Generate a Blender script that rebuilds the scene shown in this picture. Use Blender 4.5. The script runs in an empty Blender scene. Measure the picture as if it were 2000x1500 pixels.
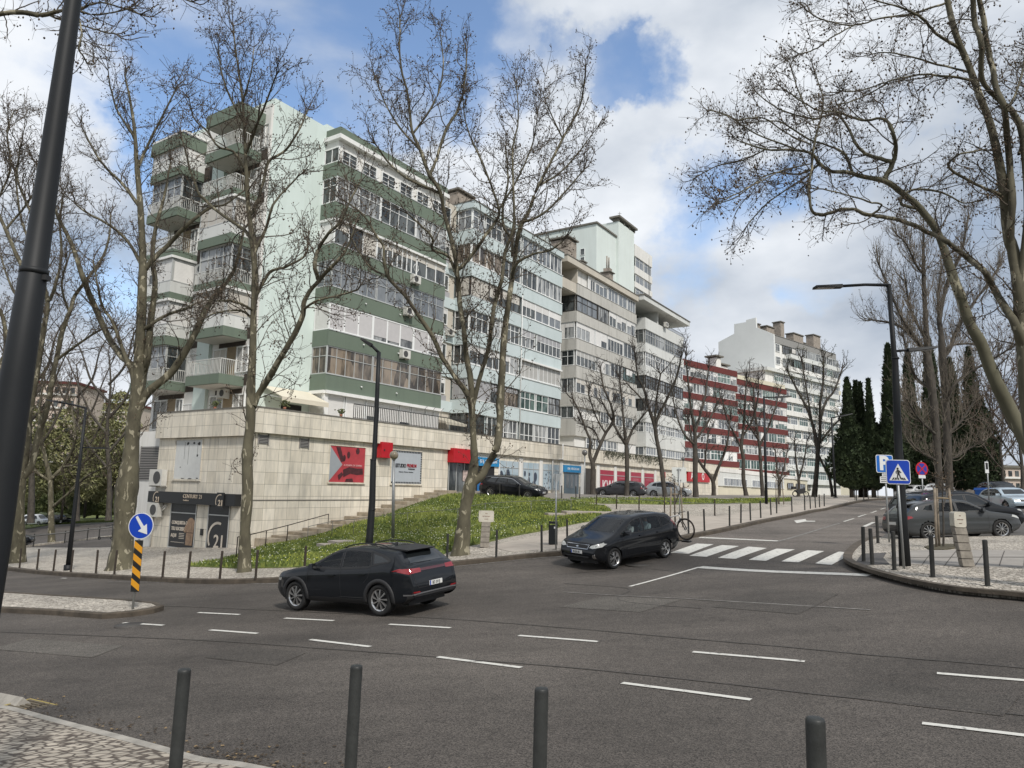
import bpy, bmesh, math, random
import numpy as np
from mathutils import Vector, Matrix, noise as mnoise
from mathutils.geometry import delaunay_2d_cdt
from mathutils.bvhtree import BVHTree
random.seed(7)
SC = bpy.context.scene
COL = SC.collection
R_ = math.radians
# == camera
FPX, PITCH, ROLL = 1387.0, R_(8.3), R_(1.3)
_r = np.array([1, 0, 0.0]); _u = np.array([0, -math.sin(PITCH), math.cos(PITCH)]); _f = np.array([0, math.cos(PITCH), math.sin(PITCH)])
CR = _r * math.cos(ROLL) + _u * math.sin(ROLL)
CU = _u * math.cos(ROLL) - _r * math.sin(ROLL)
CF = _f
cam_d = bpy.data.cameras.new("camera"); cam = bpy.data.objects.new("camera", cam_d); COL.objects.link(cam)
cam_d.sensor_width = 36; cam_d.lens = 36 * FPX / 2000; cam_d.clip_start = 0.05; cam_d.clip_end = 4000
cam.matrix_world = Matrix(((CR[0], CU[0], -CF[0], 0), (CR[1], CU[1], -CF[1], 0), (CR[2], CU[2], -CF[2], 0), (0, 0, 0, 1)))
SC.camera = cam
# == world: blue sky with broken cloud
SUN_EL, SUN_AZ = R_(47), R_(155)      # clockwise from +Y: behind the camera
w = bpy.data.worlds.new("World"); SC.world = w; w.use_nodes = True
nt = w.node_tree; nt.nodes.clear()
def N(t, tree=None, **k):
 n = (tree or nt).nodes.new(t)
 for a, b in k.items(): setattr(n, a, b)
 return n
sky = N('ShaderNodeTexSky', sky_type='NISHITA', sun_disc=False, sun_elevation=SUN_EL, sun_rotation=SUN_AZ, air_density=1.0, dust_density=0.6, ozone_density=1.5)
bg1 = N('ShaderNodeBackground'); bg1.inputs[1].default_value = 0.15
bg2 = N('ShaderNodeBackground'); bg2.inputs[1].default_value = 0.80
tc = N('ShaderNodeTexCoord'); mp = N('ShaderNodeMapping'); mp.inputs['Scale'].default_value = (1, 1, 1.9)
n1 = N('ShaderNodeTexNoise'); n1.inputs['Scale'].default_value = 3.6; n1.inputs['Detail'].default_value = 8; n1.inputs['Roughness'].default_value = .52; n1.inputs['Distortion'].default_value = .25
n2 = N('ShaderNodeTexNoise'); n2.inputs['Scale'].default_value = 2.6; n2.inputs['Detail'].default_value = 6; n2.inputs['Roughness'].default_value = .5
L = nt.links.new
L(tc.outputs['Generated'], mp.inputs[0]); L(mp.outputs[0], n1.inputs[0]); L(mp.outputs[0], n2.inputs[0])
def math_(op, a, b, c=None, clamp=False):
 m = N('ShaderNodeMath', operation=op); m.use_clamp = clamp
 for i, v in enumerate((a, b, c)):
  if v is None: continue
  if isinstance(v, (int, float)): m.inputs[i].default_value = v
  else: L(v, m.inputs[i])
 return m.outputs[0]
def pray(u, v):
 d = CF + CR * (u - 1000) / FPX + CU * (750 - v) / FPX
 return d / np.linalg.norm(d)
gaps = [((330, 60), .17, .50), ((640, 40), .16, .68), ((820, 150), .13, .5), ((590, 250), .10, .35), ((1225, 185), .060, .62), ((1130, 120), .05, .3), ((1160, 200), .05, .35),
  ((1010, 90), .07, .35), ((1400, 430), .09, .5), ((1990, 130), .09, .55), ((1630, 620), .055, .6), ((310, 260), .10, .35), ((450, 160), .14, .45),
  ((150, 500), .08, .3), ((1600, 330), .09, .3), ((1940, 560), .08, .3), ((1150, 20), .07, .2)]
acc = None
nd = N('ShaderNodeTexNoise'); nd.inputs['Scale'].default_value = 4.2; nd.inputs['Detail'].default_value = 7; nd.inputs['Roughness'].default_value = .6; L(tc.outputs['Generated'], nd.inputs[0])
v0 = N('ShaderNodeVectorMath', operation='SUBTRACT'); L(nd.outputs['Color'], v0.inputs[0]); v0.inputs[1].default_value = (.5, .5, .5)
v1 = N('ShaderNodeVectorMath', operation='SCALE'); L(v0.outputs[0], v1.inputs[0]); v1.inputs['Scale'].default_value = .42
v2 = N('ShaderNodeVectorMath', operation='ADD'); L(tc.outputs['Generated'], v2.inputs[0]); L(v1.outputs[0], v2.inputs[1])
v3 = N('ShaderNodeVectorMath', operation='NORMALIZE'); L(v2.outputs[0], v3.inputs[0])
for (px, rad, amt) in gaps:
 d = pray(*px)
 dp = N('ShaderNodeVectorMath', operation='DOT_PRODUCT'); L(v3.outputs[0], dp.inputs[0]); dp.inputs[1].default_value = tuple(d)
 mr = N('ShaderNodeMapRange', interpolation_type='SMOOTHSTEP'); mr.clamp = True
 L(dp.outputs['Value'], mr.inputs[0]); mr.inputs[1].default_value = math.cos(rad * 1.35); mr.inputs[2].default_value = 1.0; mr.inputs[3].default_value = 0; mr.inputs[4].default_value = amt
 acc = mr.outputs[0] if acc is None else math_('ADD', acc, mr.outputs[0])
acc = math_('MINIMUM', acc, .72)
cover = math_('SUBTRACT', math_('MULTIPLY_ADD', n1.outputs[0], 1.75, .03), acc)
mask = N('ShaderNodeMapRange', interpolation_type='SMOOTHSTEP'); L(cover, mask.inputs[0]); mask.inputs[1].default_value = .05; mask.inputs[2].default_value = .72
cr = N('ShaderNodeValToRGB'); L(n2.outputs[0], cr.inputs[0])
cr.color_ramp.elements[0].position = .36; cr.color_ramp.elements[0].color = (.34, .40, .49, 1)
cr.color_ramp.elements[1].position = .62; cr.color_ramp.elements[1].color = (.80, .83, .87, 1)
ms = N('ShaderNodeMixShader'); out = N('ShaderNodeOutputWorld')
L(sky.outputs[0], bg1.inputs[0]); L(cr.outputs[0], bg2.inputs[0])
L(mask.outputs[0], ms.inputs[0]); L(bg1.outputs[0], ms.inputs[1]); L(bg2.outputs[0], ms.inputs[2]); L(ms.outputs[0], out.inputs[0])
# == sun (thin cloud in front of it)
sl = bpy.data.lights.new("sun", 'SUN'); sl.energy = 2.5; sl.angle = R_(7); sl.color = (1, .95, .88)
so = bpy.data.objects.new("sun", sl); COL.objects.link(so)
sd = Vector((math.sin(SUN_AZ) * math.cos(SUN_EL), math.cos(SUN_AZ) * math.cos(SUN_EL), math.sin(SUN_EL)))
so.rotation_euler = sd.to_track_quat('Z', 'Y').to_euler()
SC.view_settings.view_transform = 'Standard'; SC.view_settings.look = 'None'; SC.view_settings.exposure = 0.52; SC.view_settings.gamma = 1
SC.render.engine = 'CYCLES'; SC.cycles.max_bounces = 6; SC.cycles.transparent_max_bounces = 12
# == materials
MATS = {}
def mat(name, c=(.5, .5, .5), rough=.7, metal=0.0, vary=0.0, vscale=3.0, bump=0.0, bscale=40.0, spec=None, c2=None, stretch=None, emit=None, trans=0, alpha=1, rnd=0.0, coat=0, coord='Object'):
 if name in MATS: return MATS[name]
 m = bpy.data.materials.new(name); m.use_nodes = True; t = m.node_tree
 b = t.nodes['Principled BSDF']
 b.inputs['Roughness'].default_value = rough; b.inputs['Metallic'].default_value = metal
 b.inputs['Base Color'].default_value = (*c, 1)
 if spec is not None: b.inputs['Specular IOR Level'].default_value = spec
 if coat: b.inputs['Coat Weight'].default_value = coat; b.inputs['Coat Roughness'].default_value = .04
 if trans: b.inputs['Transmission Weight'].default_value = trans
 if alpha < 1: b.inputs['Alpha'].default_value = alpha
 src = None
 if vary or c2 or bump:
  co = t.nodes.new('ShaderNodeTexCoord'); ma = t.nodes.new('ShaderNodeMapping'); t.links.new(co.outputs[coord], ma.inputs[0])
  if stretch: ma.inputs['Scale'].default_value = stretch
 if vary or c2:
  nn = t.nodes.new('ShaderNodeTexNoise'); nn.inputs['Scale'].default_value = vscale; nn.inputs['Detail'].default_value = 6; nn.inputs['Roughness'].default_value = .65
  t.links.new(ma.outputs[0], nn.inputs[0])
  rp = t.nodes.new('ShaderNodeValToRGB'); t.links.new(nn.outputs[0], rp.inputs[0])
  rp.color_ramp.elements[0].position = .34; rp.color_ramp.elements[1].position = .66
  lo = tuple(x * (1 - vary) for x in c); hi = tuple(min(1, x * (1 + vary * .6)) for x in c)
  if c2: lo, hi = c, c2
  rp.color_ramp.elements[0].color = (*lo, 1); rp.color_ramp.elements[1].color = (*hi, 1)
  src = rp.outputs[0]
 if rnd:
  oi = t.nodes.new('ShaderNodeObjectInfo'); hs = t.nodes.new('ShaderNodeHueSaturation')
  mr = t.nodes.new('ShaderNodeMapRange'); t.links.new(oi.outputs['Random'], mr.inputs[0]); mr.inputs[3].default_value = 1 - rnd; mr.inputs[4].default_value = 1 + rnd
  t.links.new(mr.outputs[0], hs.inputs['Value'])
  if src: t.links.new(src, hs.inputs['Color'])
  else: hs.inputs['Color'].default_value = (*c, 1)
  src = hs.outputs[0]
 if src: t.links.new(src, b.inputs['Base Color'])
 if bump:
  nb = t.nodes.new('ShaderNodeTexNoise'); nb.inputs['Scale'].default_value = bscale; nb.inputs['Detail'].default_value = 4; t.links.new(ma.outputs[0], nb.inputs[0])
  bp = t.nodes.new('ShaderNodeBump'); bp.inputs['Strength'].default_value = bump; bp.inputs['Distance'].default_value = .02
  t.links.new(nb.outputs[0], bp.inputs['Height']); t.links.new(bp.outputs[0], b.inputs['Normal'])
 if emit: b.inputs['Emission Color'].default_value = (*emit[:3], 1); b.inputs['Emission Strength'].default_value = emit[3]
 MATS[name] = m
 return m
def nodes_of(m): return m.node_tree, m.node_tree.nodes['Principled BSDF']
# == mesh helper
class MB:
 def __init__(s): s.v = []; s.f = []; s.m = []; s.sm = []
 def add(s, vs, fs, mi=0, smooth=False):
  o = len(s.v); s.v += [tuple(map(float, p)) for p in vs]
  for f in fs: s.f.append([i + o for i in f]); s.m.append(mi); s.sm.append(smooth)
  return s
 def box(s, x0, x1, y0, y1, z0, z1, mi=0):
  if x1 < x0: x0, x1 = x1, x0
  if y1 < y0: y0, y1 = y1, y0
  if z1 < z0: z0, z1 = z1, z0
  v = [(x0, y0, z0), (x1, y0, z0), (x1, y1, z0), (x0, y1, z0), (x0, y0, z1), (x1, y0, z1), (x1, y1, z1), (x0, y1, z1)]
  return s.add(v, [(0, 3, 2, 1), (4, 5, 6, 7), (0, 1, 5, 4), (1, 2, 6, 5), (2, 3, 7, 6), (3, 0, 4, 7)], mi)
 def quad(s, a, b, c, d, mi=0): return s.add([a, b, c, d], [(0, 1, 2, 3)], mi)
 def tube(s, pts, rad, n=8, mi=0, cap=True, smooth=True):
  P = [np.array(p, float) for p in pts]
  if not hasattr(rad, '__len__'): rad = [rad] * len(P)
  o = []; ref = None
  for i, p in enumerate(P):
   t = P[min(i + 1, len(P) - 1)] - P[max(i - 1, 0)]; t = t / (np.linalg.norm(t) + 1e-9)
   if ref is None: ref = np.array([0, 0, 1.0]) if abs(t[2]) < .9 else np.array([1.0, 0, 0])
   a = np.cross(ref, t); a /= (np.linalg.norm(a) + 1e-9); b = np.cross(t, a); ref = b if abs(np.dot(b, t)) < .9 else ref
   for k in range(n):
    an = 2 * math.pi * k / n; o.append(p + rad[i] * (math.cos(an) * a + math.sin(an) * b))
  fs = [(i * n + k, i * n + (k + 1) % n, (i + 1) * n + (k + 1) % n, (i + 1) * n + k) for i in range(len(P) - 1) for k in range(n)]
  if cap: fs += [tuple(range(n))[::-1], tuple((len(P) - 1) * n + k for k in range(n))]
  return s.add(o, fs, mi, smooth)
 def cyl(s, x, y, z0, z1, r0, r1=None, n=14, mi=0):
  r1 = r0 if r1 is None else r1
  return s.tube([(x, y, z0), (x, y, z1)], [r0, r1], n, mi)
 def prism(s, poly, h0, h1, axis='z', mi=0):
  def P(a, b, h): return {'z': (a, b, h), 'y': (a, h, b), 'x': (h, a, b)}[axis]
  n = len(poly); v = [P(a, b, h0) for a, b in poly] + [P(a, b, h1) for a, b in poly]
  return s.add(v, [tuple(range(n))[::-1], tuple(range(n, 2 * n))] + [(i, (i + 1) % n, n + (i + 1) % n, n + i) for i in range(n)], mi)
 def xform(s, M, start=0):
  for i in range(start, len(s.v)): s.v[i] = tuple(M @ Vector(s.v[i]))
  return s
 def build(s, name, mats, parent=None, fixn=False, loc=None):
  me = bpy.data.meshes.new(name); me.from_pydata(s.v, [], s.f)
  if not isinstance(mats, (list, tuple)): mats = [mats]
  for m in mats: me.materials.append(m)
  if s.f:
   me.polygons.foreach_set('material_index', s.m); me.polygons.foreach_set('use_smooth', s.sm)
  if fixn:
   b = bmesh.new(); b.from_mesh(me); bmesh.ops.recalc_face_normals(b, faces=b.faces); b.to_mesh(me); b.free()
  me.update()
  o = bpy.data.objects.new(name, me); COL.objects.link(o)
  if parent: o.parent = parent
  if loc is not None: o.location = loc
  return o
def tag(o, label, cat, group=None):
 o['label'] = label; o['category'] = cat
 if group: o['group'] = group
 return o
def empty(name, loc=(0, 0, 0), rz=0, label=None, cat=None, group=None, M=None):
 o = bpy.data.objects.new(name, None); COL.objects.link(o); o.empty_display_size = .2
 if M is not None: o.matrix_world = M
 else: o.location = loc; o.rotation_euler = (0, 0, rz)
 if label: tag(o, label, cat, group)
 return o
def struct(o, kind='structure'): o['kind'] = kind; return o
def copy_tree(o, parent=None):
 c = o.copy(); COL.objects.link(c)
 if parent: c.parent = parent
 for ch in o.children: copy_tree(ch, c)
 return c
def text_mesh(txt, size, depth=.004, bold=0.0, align='CENTER', xs=1.0, shear=0):
 cu = bpy.data.curves.new('txt', 'FONT'); cu.body = txt; cu.size = size; cu.align_x = align; cu.align_y = 'CENTER'; cu.extrude = depth; cu.offset = bold; cu.resolution_u = 3; cu.shear = shear
 ob = bpy.data.objects.new('txt', cu); COL.objects.link(ob); bpy.context.view_layer.update()
 me = bpy.data.meshes.new_from_object(ob); bpy.data.objects.remove(ob)
 vs = [(v.co.x * xs, v.co.y, v.co.z) for v in me.vertices]; fs = [tuple(p.vertices) for p in me.polygons]
 bpy.data.meshes.remove(me)
 return vs, fs
# == terrain height (metres below the camera), thin plate through surveyed points
def wp(u, v, Y):
 d = CF + CR * (u - 1000) / FPX + CU * (750 - v) / FPX
 return d * (Y / d[1])
A1 = R_(56.7); E1 = np.array([math.cos(A1), math.sin(A1), 0]); N1 = np.array([math.sin(A1), -math.cos(A1), 0])
def fp(s, D, z=0): return E1 * s - N1 * D + np.array([0, 0, z])
ctrl = [(-4, 4, -2.25), (0, 3.5, -2.1), (3, 3.5, -2.05), (8, 4, -1.95), (-9, 6, -2.75), (0, 6.5, -2.32), (6, 6, -2.15), (0, 9, -2.5), (5, 9, -2.3), (-6, 9, -2.85), (0, -2, -1.95), (-12, -2, -2.7), (12, -2, -1.6),
  (14, 6, -1.75), (-12, 15, -3.42), (-6, 15, -3.02), (0, 15, -2.62), (6, 15, -2.18), (11, 15, -1.85), (-16, 21, -3.75), (-5, 20, -2.97), (2, 20, -2.5), (8, 20, -2.02), (-30, 15, -4.7), (22, 15, -1.3),
  (-30, 25, -4.75), (-45, 40, -5.8), (-60, 60, -7.0), (30, 30, -1.1), (45, 50, -.6), (60, 90, 0)]
for u, v, Y in [(1687, 1097, 19.8), (1715, 1061, 27), (1747, 1113, 18), (1929, 1144, 14.9), (1058, 1079, 24.5), (969, 1090, 25.5), (317, 1130, 26), (70, 1112, 34), (450, 1135, 24), (1195, 1110, 22.4),
    (1376, 1038, 31), (1572, 998, 48), (1610, 990, 52), (1671, 975, 73), (1800, 973, 82), (65, 1067, 65), (170, 1054, 68), (100, 1062, 58), (185, 1019, 130), (1860, 1057, 25), (1970, 1001, 41),
    (1005, 977, 49), (1157, 970, 60), (1299, 974, 62), (1457, 970, 85), (1204, 995, 45), (1396, 1006, 42), (1600, 973, 85), (1905, 985, 55), (20, 1000, 190), (1690, 1003, 50), (150, 1085, 42)]:
 ctrl.append(tuple(wp(u, v, Y)))
for s, D, z in [(24.3, 33.5, -3.62), (24.3, 36.9, -3.85), (24.3, 40, -4.0), (24.3, 43, -4.2), (26, 31.5, -3.35), (29.7, 31.5, -2.75), (35, 31.5, -1.6), (40.2, 31.8, -.62), (24, 48, -4.6), (57, 31.5, -.7), (80, 31.5, -.6), (104, 31.5, -.5), (150, 31, -.3), (42, 26, -.85), (37, 26, -1.55)]:
 ctrl.append(tuple(fp(s, D, z)))
for a in range(0, 360, 30):
 x, y = 420 * math.sin(R_(a)), 420 * math.cos(R_(a)) + 40
 ctrl.append((x, y, -1.0 if 0 <= a <= 120 else (-13 if 240 <= a <= 330 else -6)))
CT = np.array(ctrl, float)
def _U(r2): return r2 * np.log(r2 + 1e-9) * .5
n_ = len(CT)
d2 = ((CT[:, None, :2] - CT[None, :, :2]) ** 2).sum(-1)
K = _U(d2) + np.eye(n_) * 8.0
Pm = np.c_[np.ones(n_), CT[:, :2]]
Am = np.block([[K, Pm], [Pm.T, np.zeros((3, 3))]])
Ws = np.linalg.solve(Am, np.r_[CT[:, 2], 0, 0, 0])
def Hn(xy):
 xy = np.atleast_2d(np.asarray(xy, float))
 out = np.empty(len(xy))
 for i in range(0, len(xy), 4000):
  q = xy[i:i + 4000]
  d = ((q[:, None] - CT[None, :, :2]) ** 2).sum(-1)
  out[i:i + 4000] = _U(d) @ Ws[:n_] + Ws[n_] + q @ Ws[n_ + 1:]
 return out
def H(x, y): return float(Hn([(x, y)])[0])
def gp(u, v, off=0.0, tmax=400):
 """point of the terrain (raised by off) seen at photo pixel u, v"""
 d = CF + CR * (u - 1000) / FPX + CU * (750 - v) / FPX
 t = np.concatenate([np.arange(2, 60, .25), np.arange(60, tmax, 1.0)])
 P = d[None] * t[:, None]
 g = P[:, 2] - Hn(P[:, :2]) - off
 k = np.where(g < 0)[0]
 if len(k) == 0: return d * tmax
 i = max(1, k[0]); a, b = g[i - 1], g[i]
 tt = t[i - 1] + (t[i] - t[i - 1]) * a / (a - b)
 p = d * tt
 return np.array([p[0], p[1], H(p[0], p[1]) + off])
def gpl(pts, off=0.0): return [tuple(gp(u, v, off)[:2]) for u, v in pts]
def densify(poly, step, closed=True):
 out = []
 n = len(poly)
 for i in range(n if closed else n - 1):
  a = np.array(poly[i]); b = np.array(poly[(i + 1) % n]); k = max(1, int(np.linalg.norm(b - a) / step))
  for j in range(k): out.append(tuple(a + (b - a) * j / k))
 if not closed: out.append(tuple(poly[-1]))
 return out
def smooth_line(pts, per=6):
 P = [np.array(p, float) for p in pts]; out = []
 for i in range(len(P) - 1):
  p0 = P[max(i - 1, 0)]; p1 = P[i]; p2 = P[i + 1]; p3 = P[min(i + 2, len(P) - 1)]
  for j in range(per):
   t = j / per
   out.append(.5 * ((2 * p1) + (-p0 + p2) * t + (2 * p0 - 5 * p1 + 4 * p2 - p3) * t * t + (-p0 + 3 * p1 - 3 * p2 + p3) * t ** 3))
 out.append(P[-1]); return out
def region(name, poly, off, spacing, m, skirt=.35, bumpf=None, kind='structure'):
 poly = densify(poly, spacing)
 pl = np.array(poly); x0, y0 = pl.min(0); x1, y1 = pl.max(0)
 xs = np.arange(x0, x1, spacing); ys = np.arange(y0, y1, spacing)
 g = np.array([(x + (spacing / 2 if j % 2 else 0), y) for j, y in enumerate(ys) for x in xs]) if len(xs) and len(ys) else np.zeros((0, 2))
 inside = np.zeros(len(g), bool); mind = np.full(len(g), 1e9)
 for i in range(len(pl)):
  a = pl[i]; b = pl[(i + 1) % len(pl)]
  c = ((a[1] > g[:, 1]) != (b[1] > g[:, 1])) & (g[:, 0] < (b[0] - a[0]) * (g[:, 1] - a[1]) / (b[1] - a[1] + 1e-12) + a[0])
  inside ^= c
  ab = b - a; t = np.clip(((g - a) @ ab) / (ab @ ab + 1e-12), 0, 1)
  mind = np.minimum(mind, np.linalg.norm(g - (a + t[:, None] * ab), axis=1))
 g = g[inside & (mind > spacing * .35)]
 vs = [Vector(p) for p in poly] + [Vector(p) for p in g]
 r = delaunay_2d_cdt(vs, [(i, (i + 1) % len(poly)) for i in range(len(poly))], [], 1, 1e-5)
 V = np.array([(v.x, v.y) for v in r[0]]); Z = Hn(V) + off
 if bumpf is not None: Z = Z + bumpf(V)
 mb = MB(); mb.add(np.c_[V, Z], [tuple(f) for f in r[2]], 0, True)
 if skirt:
  zz = Hn(poly); n = len(poly)
  zt = zz + off + (bumpf(np.array(poly)) if bumpf is not None else 0)
  mb.add([(*p, zt[i]) for i, p in enumerate(poly)] + [(*p, zz[i] + off - skirt) for i, p in enumerate(poly)], [(i, (i + 1) % n, n + (i + 1) % n, n + i) for i in range(n)])
 o = mb.build(name, m, fixn=False)
 me = o.data
 b = bmesh.new(); b.from_mesh(me)
 for f in b.faces:
  if abs(f.normal.z) > .2 and f.normal.z < 0: f.normal_flip()
 b.to_mesh(me); b.free()
 struct(o, kind)
 return o
# == GROUND
def asphalt(name, c, patch=.25):
 m = bpy.data.materials.new(name); m.use_nodes = True; t, b = nodes_of(m); b.inputs['Roughness'].default_value = .86; b.inputs['Specular IOR Level'].default_value = .35
 co = t.nodes.new('ShaderNodeTexCoord'); K = t.links.new
 def noise(sc, det=4, ro=.6, stretch=None):
  n = t.nodes.new('ShaderNodeTexNoise'); n.inputs['Scale'].default_value = sc; n.inputs['Detail'].default_value = det; n.inputs['Roughness'].default_value = ro
  if stretch:
   q = t.nodes.new('ShaderNodeMapping'); q.inputs['Scale'].default_value = stretch; q.inputs['Rotation'].default_value = (0, 0, R_(-14)); K(co.outputs['Object'], q.inputs[0]); K(q.outputs[0], n.inputs[0])
  else: K(co.outputs['Object'], n.inputs[0])
  return n.outputs[0]
 def mrange(x, a, b_, c_, d_):
  q = t.nodes.new('ShaderNodeMapRange'); K(x, q.inputs[0])
  for i, v in enumerate((a, b_, c_, d_)): q.inputs[i + 1].default_value = v
  return q.outputs[0]
 def mul(x, y):
  q = t.nodes.new('ShaderNodeMath'); q.operation = 'MULTIPLY'; K(x, q.inputs[0]); K(y, q.inputs[1]); return q.outputs[0]
 big = mrange(noise(.16, 5), .3, .7, 1 - patch, 1 + patch)
 streak = mrange(noise(.5, 5, .6, (.22, 1.6, 1)), .3, .7, .80, 1.20)
 mid = mrange(noise(3.2, 4), .3, .7, .90, 1.1)
 v = t.nodes.new('ShaderNodeTexVoronoi'); v.inputs['Scale'].default_value = 85; K(co.outputs['Object'], v.inputs[0])
 sp = t.nodes.new('ShaderNodeSeparateColor'); K(v.outputs['Color'], sp.inputs[0])
 grain = mrange(sp.outputs[0], 0, 1, .34, 1.75)
 f = mul(mul(big, streak), mul(mid, grain))
 if name == 'asphalt':      # the side street carries an older, paler surface
  sx = t.nodes.new('ShaderNodeSeparateXYZ'); K(co.outputs['Object'], sx.inputs[0])
  f = mul(f, mrange(mul(mrange(sx.outputs[1], 22, 30, 0, 1), mrange(sx.outputs[0], 3, 7, 0, 1)), 0, 1, 1, 1.75))
 cn = noise(.35, 6, .55); q = t.nodes.new('ShaderNodeMath'); q.operation = 'SUBTRACT'; K(cn, q.inputs[0]); q.inputs[1].default_value = .5
 q2 = t.nodes.new('ShaderNodeMath'); q2.operation = 'ABSOLUTE'; K(q.outputs[0], q2.inputs[0])
 f = mul(f, mrange(q2.outputs[0], 0.0, .0035, .72, 1))
 vs = t.nodes.new('ShaderNodeVectorMath'); vs.operation = 'SCALE'; vs.inputs[0].default_value = c; K(f, vs.inputs['Scale']); K(vs.outputs[0], b.inputs['Base Color'])
 bp = t.nodes.new('ShaderNodeBump'); bp.inputs['Strength'].default_value = .5; bp.inputs['Distance'].default_value = .006; K(v.outputs['Distance'], bp.inputs['Height']); K(bp.outputs[0], b.inputs['Normal'])
 MATS[name] = m; return m
def cobble(name, c, joint, scale=9.5, jw=.05, rot=20, rnd=.75, squash=1.0, vary=.3):
 m = bpy.data.materials.new(name); m.use_nodes = True; t, b = nodes_of(m); b.inputs['Roughness'].default_value = .75
 co = t.nodes.new('ShaderNodeTexCoord'); mp_ = t.nodes.new('ShaderNodeMapping'); K = t.links.new
 mp_.inputs['Rotation'].default_value = (0, 0, R_(rot)); mp_.inputs['Scale'].default_value = (1, squash, .01); K(co.outputs['Object'], mp_.inputs[0])
 v1 = t.nodes.new('ShaderNodeTexVoronoi'); v2 = t.nodes.new('ShaderNodeTexVoronoi'); v2.feature = 'DISTANCE_TO_EDGE'
 for v in (v1, v2): v.inputs['Scale'].default_value = scale; v.inputs['Randomness'].default_value = rnd; K(mp_.outputs[0], v.inputs[0])
 sp = t.nodes.new('ShaderNodeSeparateColor'); K(v1.outputs['Color'], sp.inputs[0])
 mr = t.nodes.new('ShaderNodeMapRange'); K(sp.outputs[0], mr.inputs[0]); mr.inputs[3].default_value = 1 - vary; mr.inputs[4].default_value = 1 + vary
 nn = t.nodes.new('ShaderNodeTexNoise'); nn.inputs['Scale'].default_value = .5; nn.inputs['Detail'].default_value = 6; K(co.outputs['Object'], nn.inputs[0])
 mr2 = t.nodes.new('ShaderNodeMapRange'); K(nn.outputs[0], mr2.inputs[0]); mr2.inputs[1].default_value = .3; mr2.inputs[2].default_value = .7; mr2.inputs[3].default_value = .72; mr2.inputs[4].default_value = 1.15
 mm = t.nodes.new('ShaderNodeMath'); mm.operation = 'MULTIPLY'; K(mr.outputs[0], mm.inputs[0]); K(mr2.outputs[0], mm.inputs[1])
 vs = t.nodes.new('ShaderNodeVectorMath'); vs.operation = 'SCALE'; vs.inputs[0].default_value = c; K(mm.outputs[0], vs.inputs['Scale'])
 e = t.nodes.new('ShaderNodeMapRange'); K(v2.outputs['Distance'], e.inputs[0]); e.inputs[1].default_value = jw * .4; e.inputs[2].default_value = jw * 1.7
 mx = t.nodes.new('ShaderNodeMix'); mx.data_type = 'RGBA'; K(e.outputs[0], mx.inputs[0]); mx.inputs[6].default_value = (*joint, 1); K(vs.outputs[0], mx.inputs[7]); K(mx.outputs[2], b.inputs['Base Color'])
 bp = t.nodes.new('ShaderNodeBump'); bp.inputs['Strength'].default_value = .7; bp.inputs['Distance'].default_value = .02; K(e.outputs[0], bp.inputs['Height']); K(bp.outputs[0], b.inputs['Normal'])
 MATS[name] = m; return m
M_ASPH = asphalt('asphalt', (.073, .064, .056), .32)
M_COB = cobble('limestone_setts', (.46, .42, .36), (.14, .12, .095), 10.5, .06)
M_COB2 = cobble('limestone_setts_near', (.35, .31, .255), (.075, .058, .045), 8.2, .065, 28, .55, 1.3, .2)
M_GRASSG = mat('grass_ground', (.07, .095, .022), 1, c2=(.15, .17, .05), vscale=1.6)
M_EARTH = mat('earth', (.09, .085, .05), 1, c2=(.06, .08, .03), vscale=.15)
M_KERB = mat('kerb_stone', (.075, .060, .044), .85, vary=.45, vscale=2.5, bump=.4, bscale=30)
M_KERBL = mat('kerb_stone_light', (.31, .29, .255), .85, vary=.3, vscale=4, bump=.4, bscale=30)
M_PAINT = mat('road_paint', (.12, .11, .10), .8, c2=(.54, .53, .49), vscale=9)
rp_ = [n for n in M_PAINT.node_tree.nodes if n.type == 'VALTORGB'][0]; rp_.color_ramp.elements[0].position = .30; rp_.color_ramp.elements[1].position = .44
M_PAINTW = mat('road_paint_worn', (.085, .078, .07), .8, c2=(.25, .24, .22), vscale=7)
xs = np.unique(np.concatenate([np.linspace(-2400, -130, 18), np.linspace(-130, 140, 100), np.linspace(140, 2400, 18)]))
ys = np.unique(np.concatenate([np.linspace(-600, -20, 8), np.linspace(-20, 220, 90), np.linspace(220, 2600, 18)]))
G = np.array([(x, y) for y in ys for x in xs]); Z = Hn(G)
rr = np.hypot(G[:, 0], G[:, 1] - 60); far = np.clip((rr - 260) / 300, 0, 1)
Z = Z * (1 - far) + far * np.where(G[:, 0] > -60, -2.0, -10.0) - .3
Z = Z + 15 * np.clip((-22 - G[:, 1]) / 40, 0, 1)      # unseen bank added behind the viewpoint to darken the cars' reflections
nx = len(xs); mb = MB(); mb.add(np.c_[G, Z], [(j * nx + i, j * nx + i + 1, (j + 1) * nx + i + 1, (j + 1) * nx + i) for j in range(len(ys) - 1) for i in range(nx - 1)], 0, True)
struct(mb.build('ground', M_EARTH))
road_poly = [(-75, 6), (-40, -4), (30, -5), (46, 10), (60, 60), (70, 125), (20, 135), (-20, 60), (-60, 125), (-95, 120)]
road = region('road', road_poly, 0, .9, M_ASPH, skirt=.5)
bmr = bmesh.new(); bmr.from_mesh(road.data); BR = BVHTree.FromBMesh(bmr)
def road_z(x, y):
 h = BR.ray_cast(Vector((x, y, 50)), Vector((0, 0, -1)))
 return h[0].z if h[0] else H(x, y)
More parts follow.
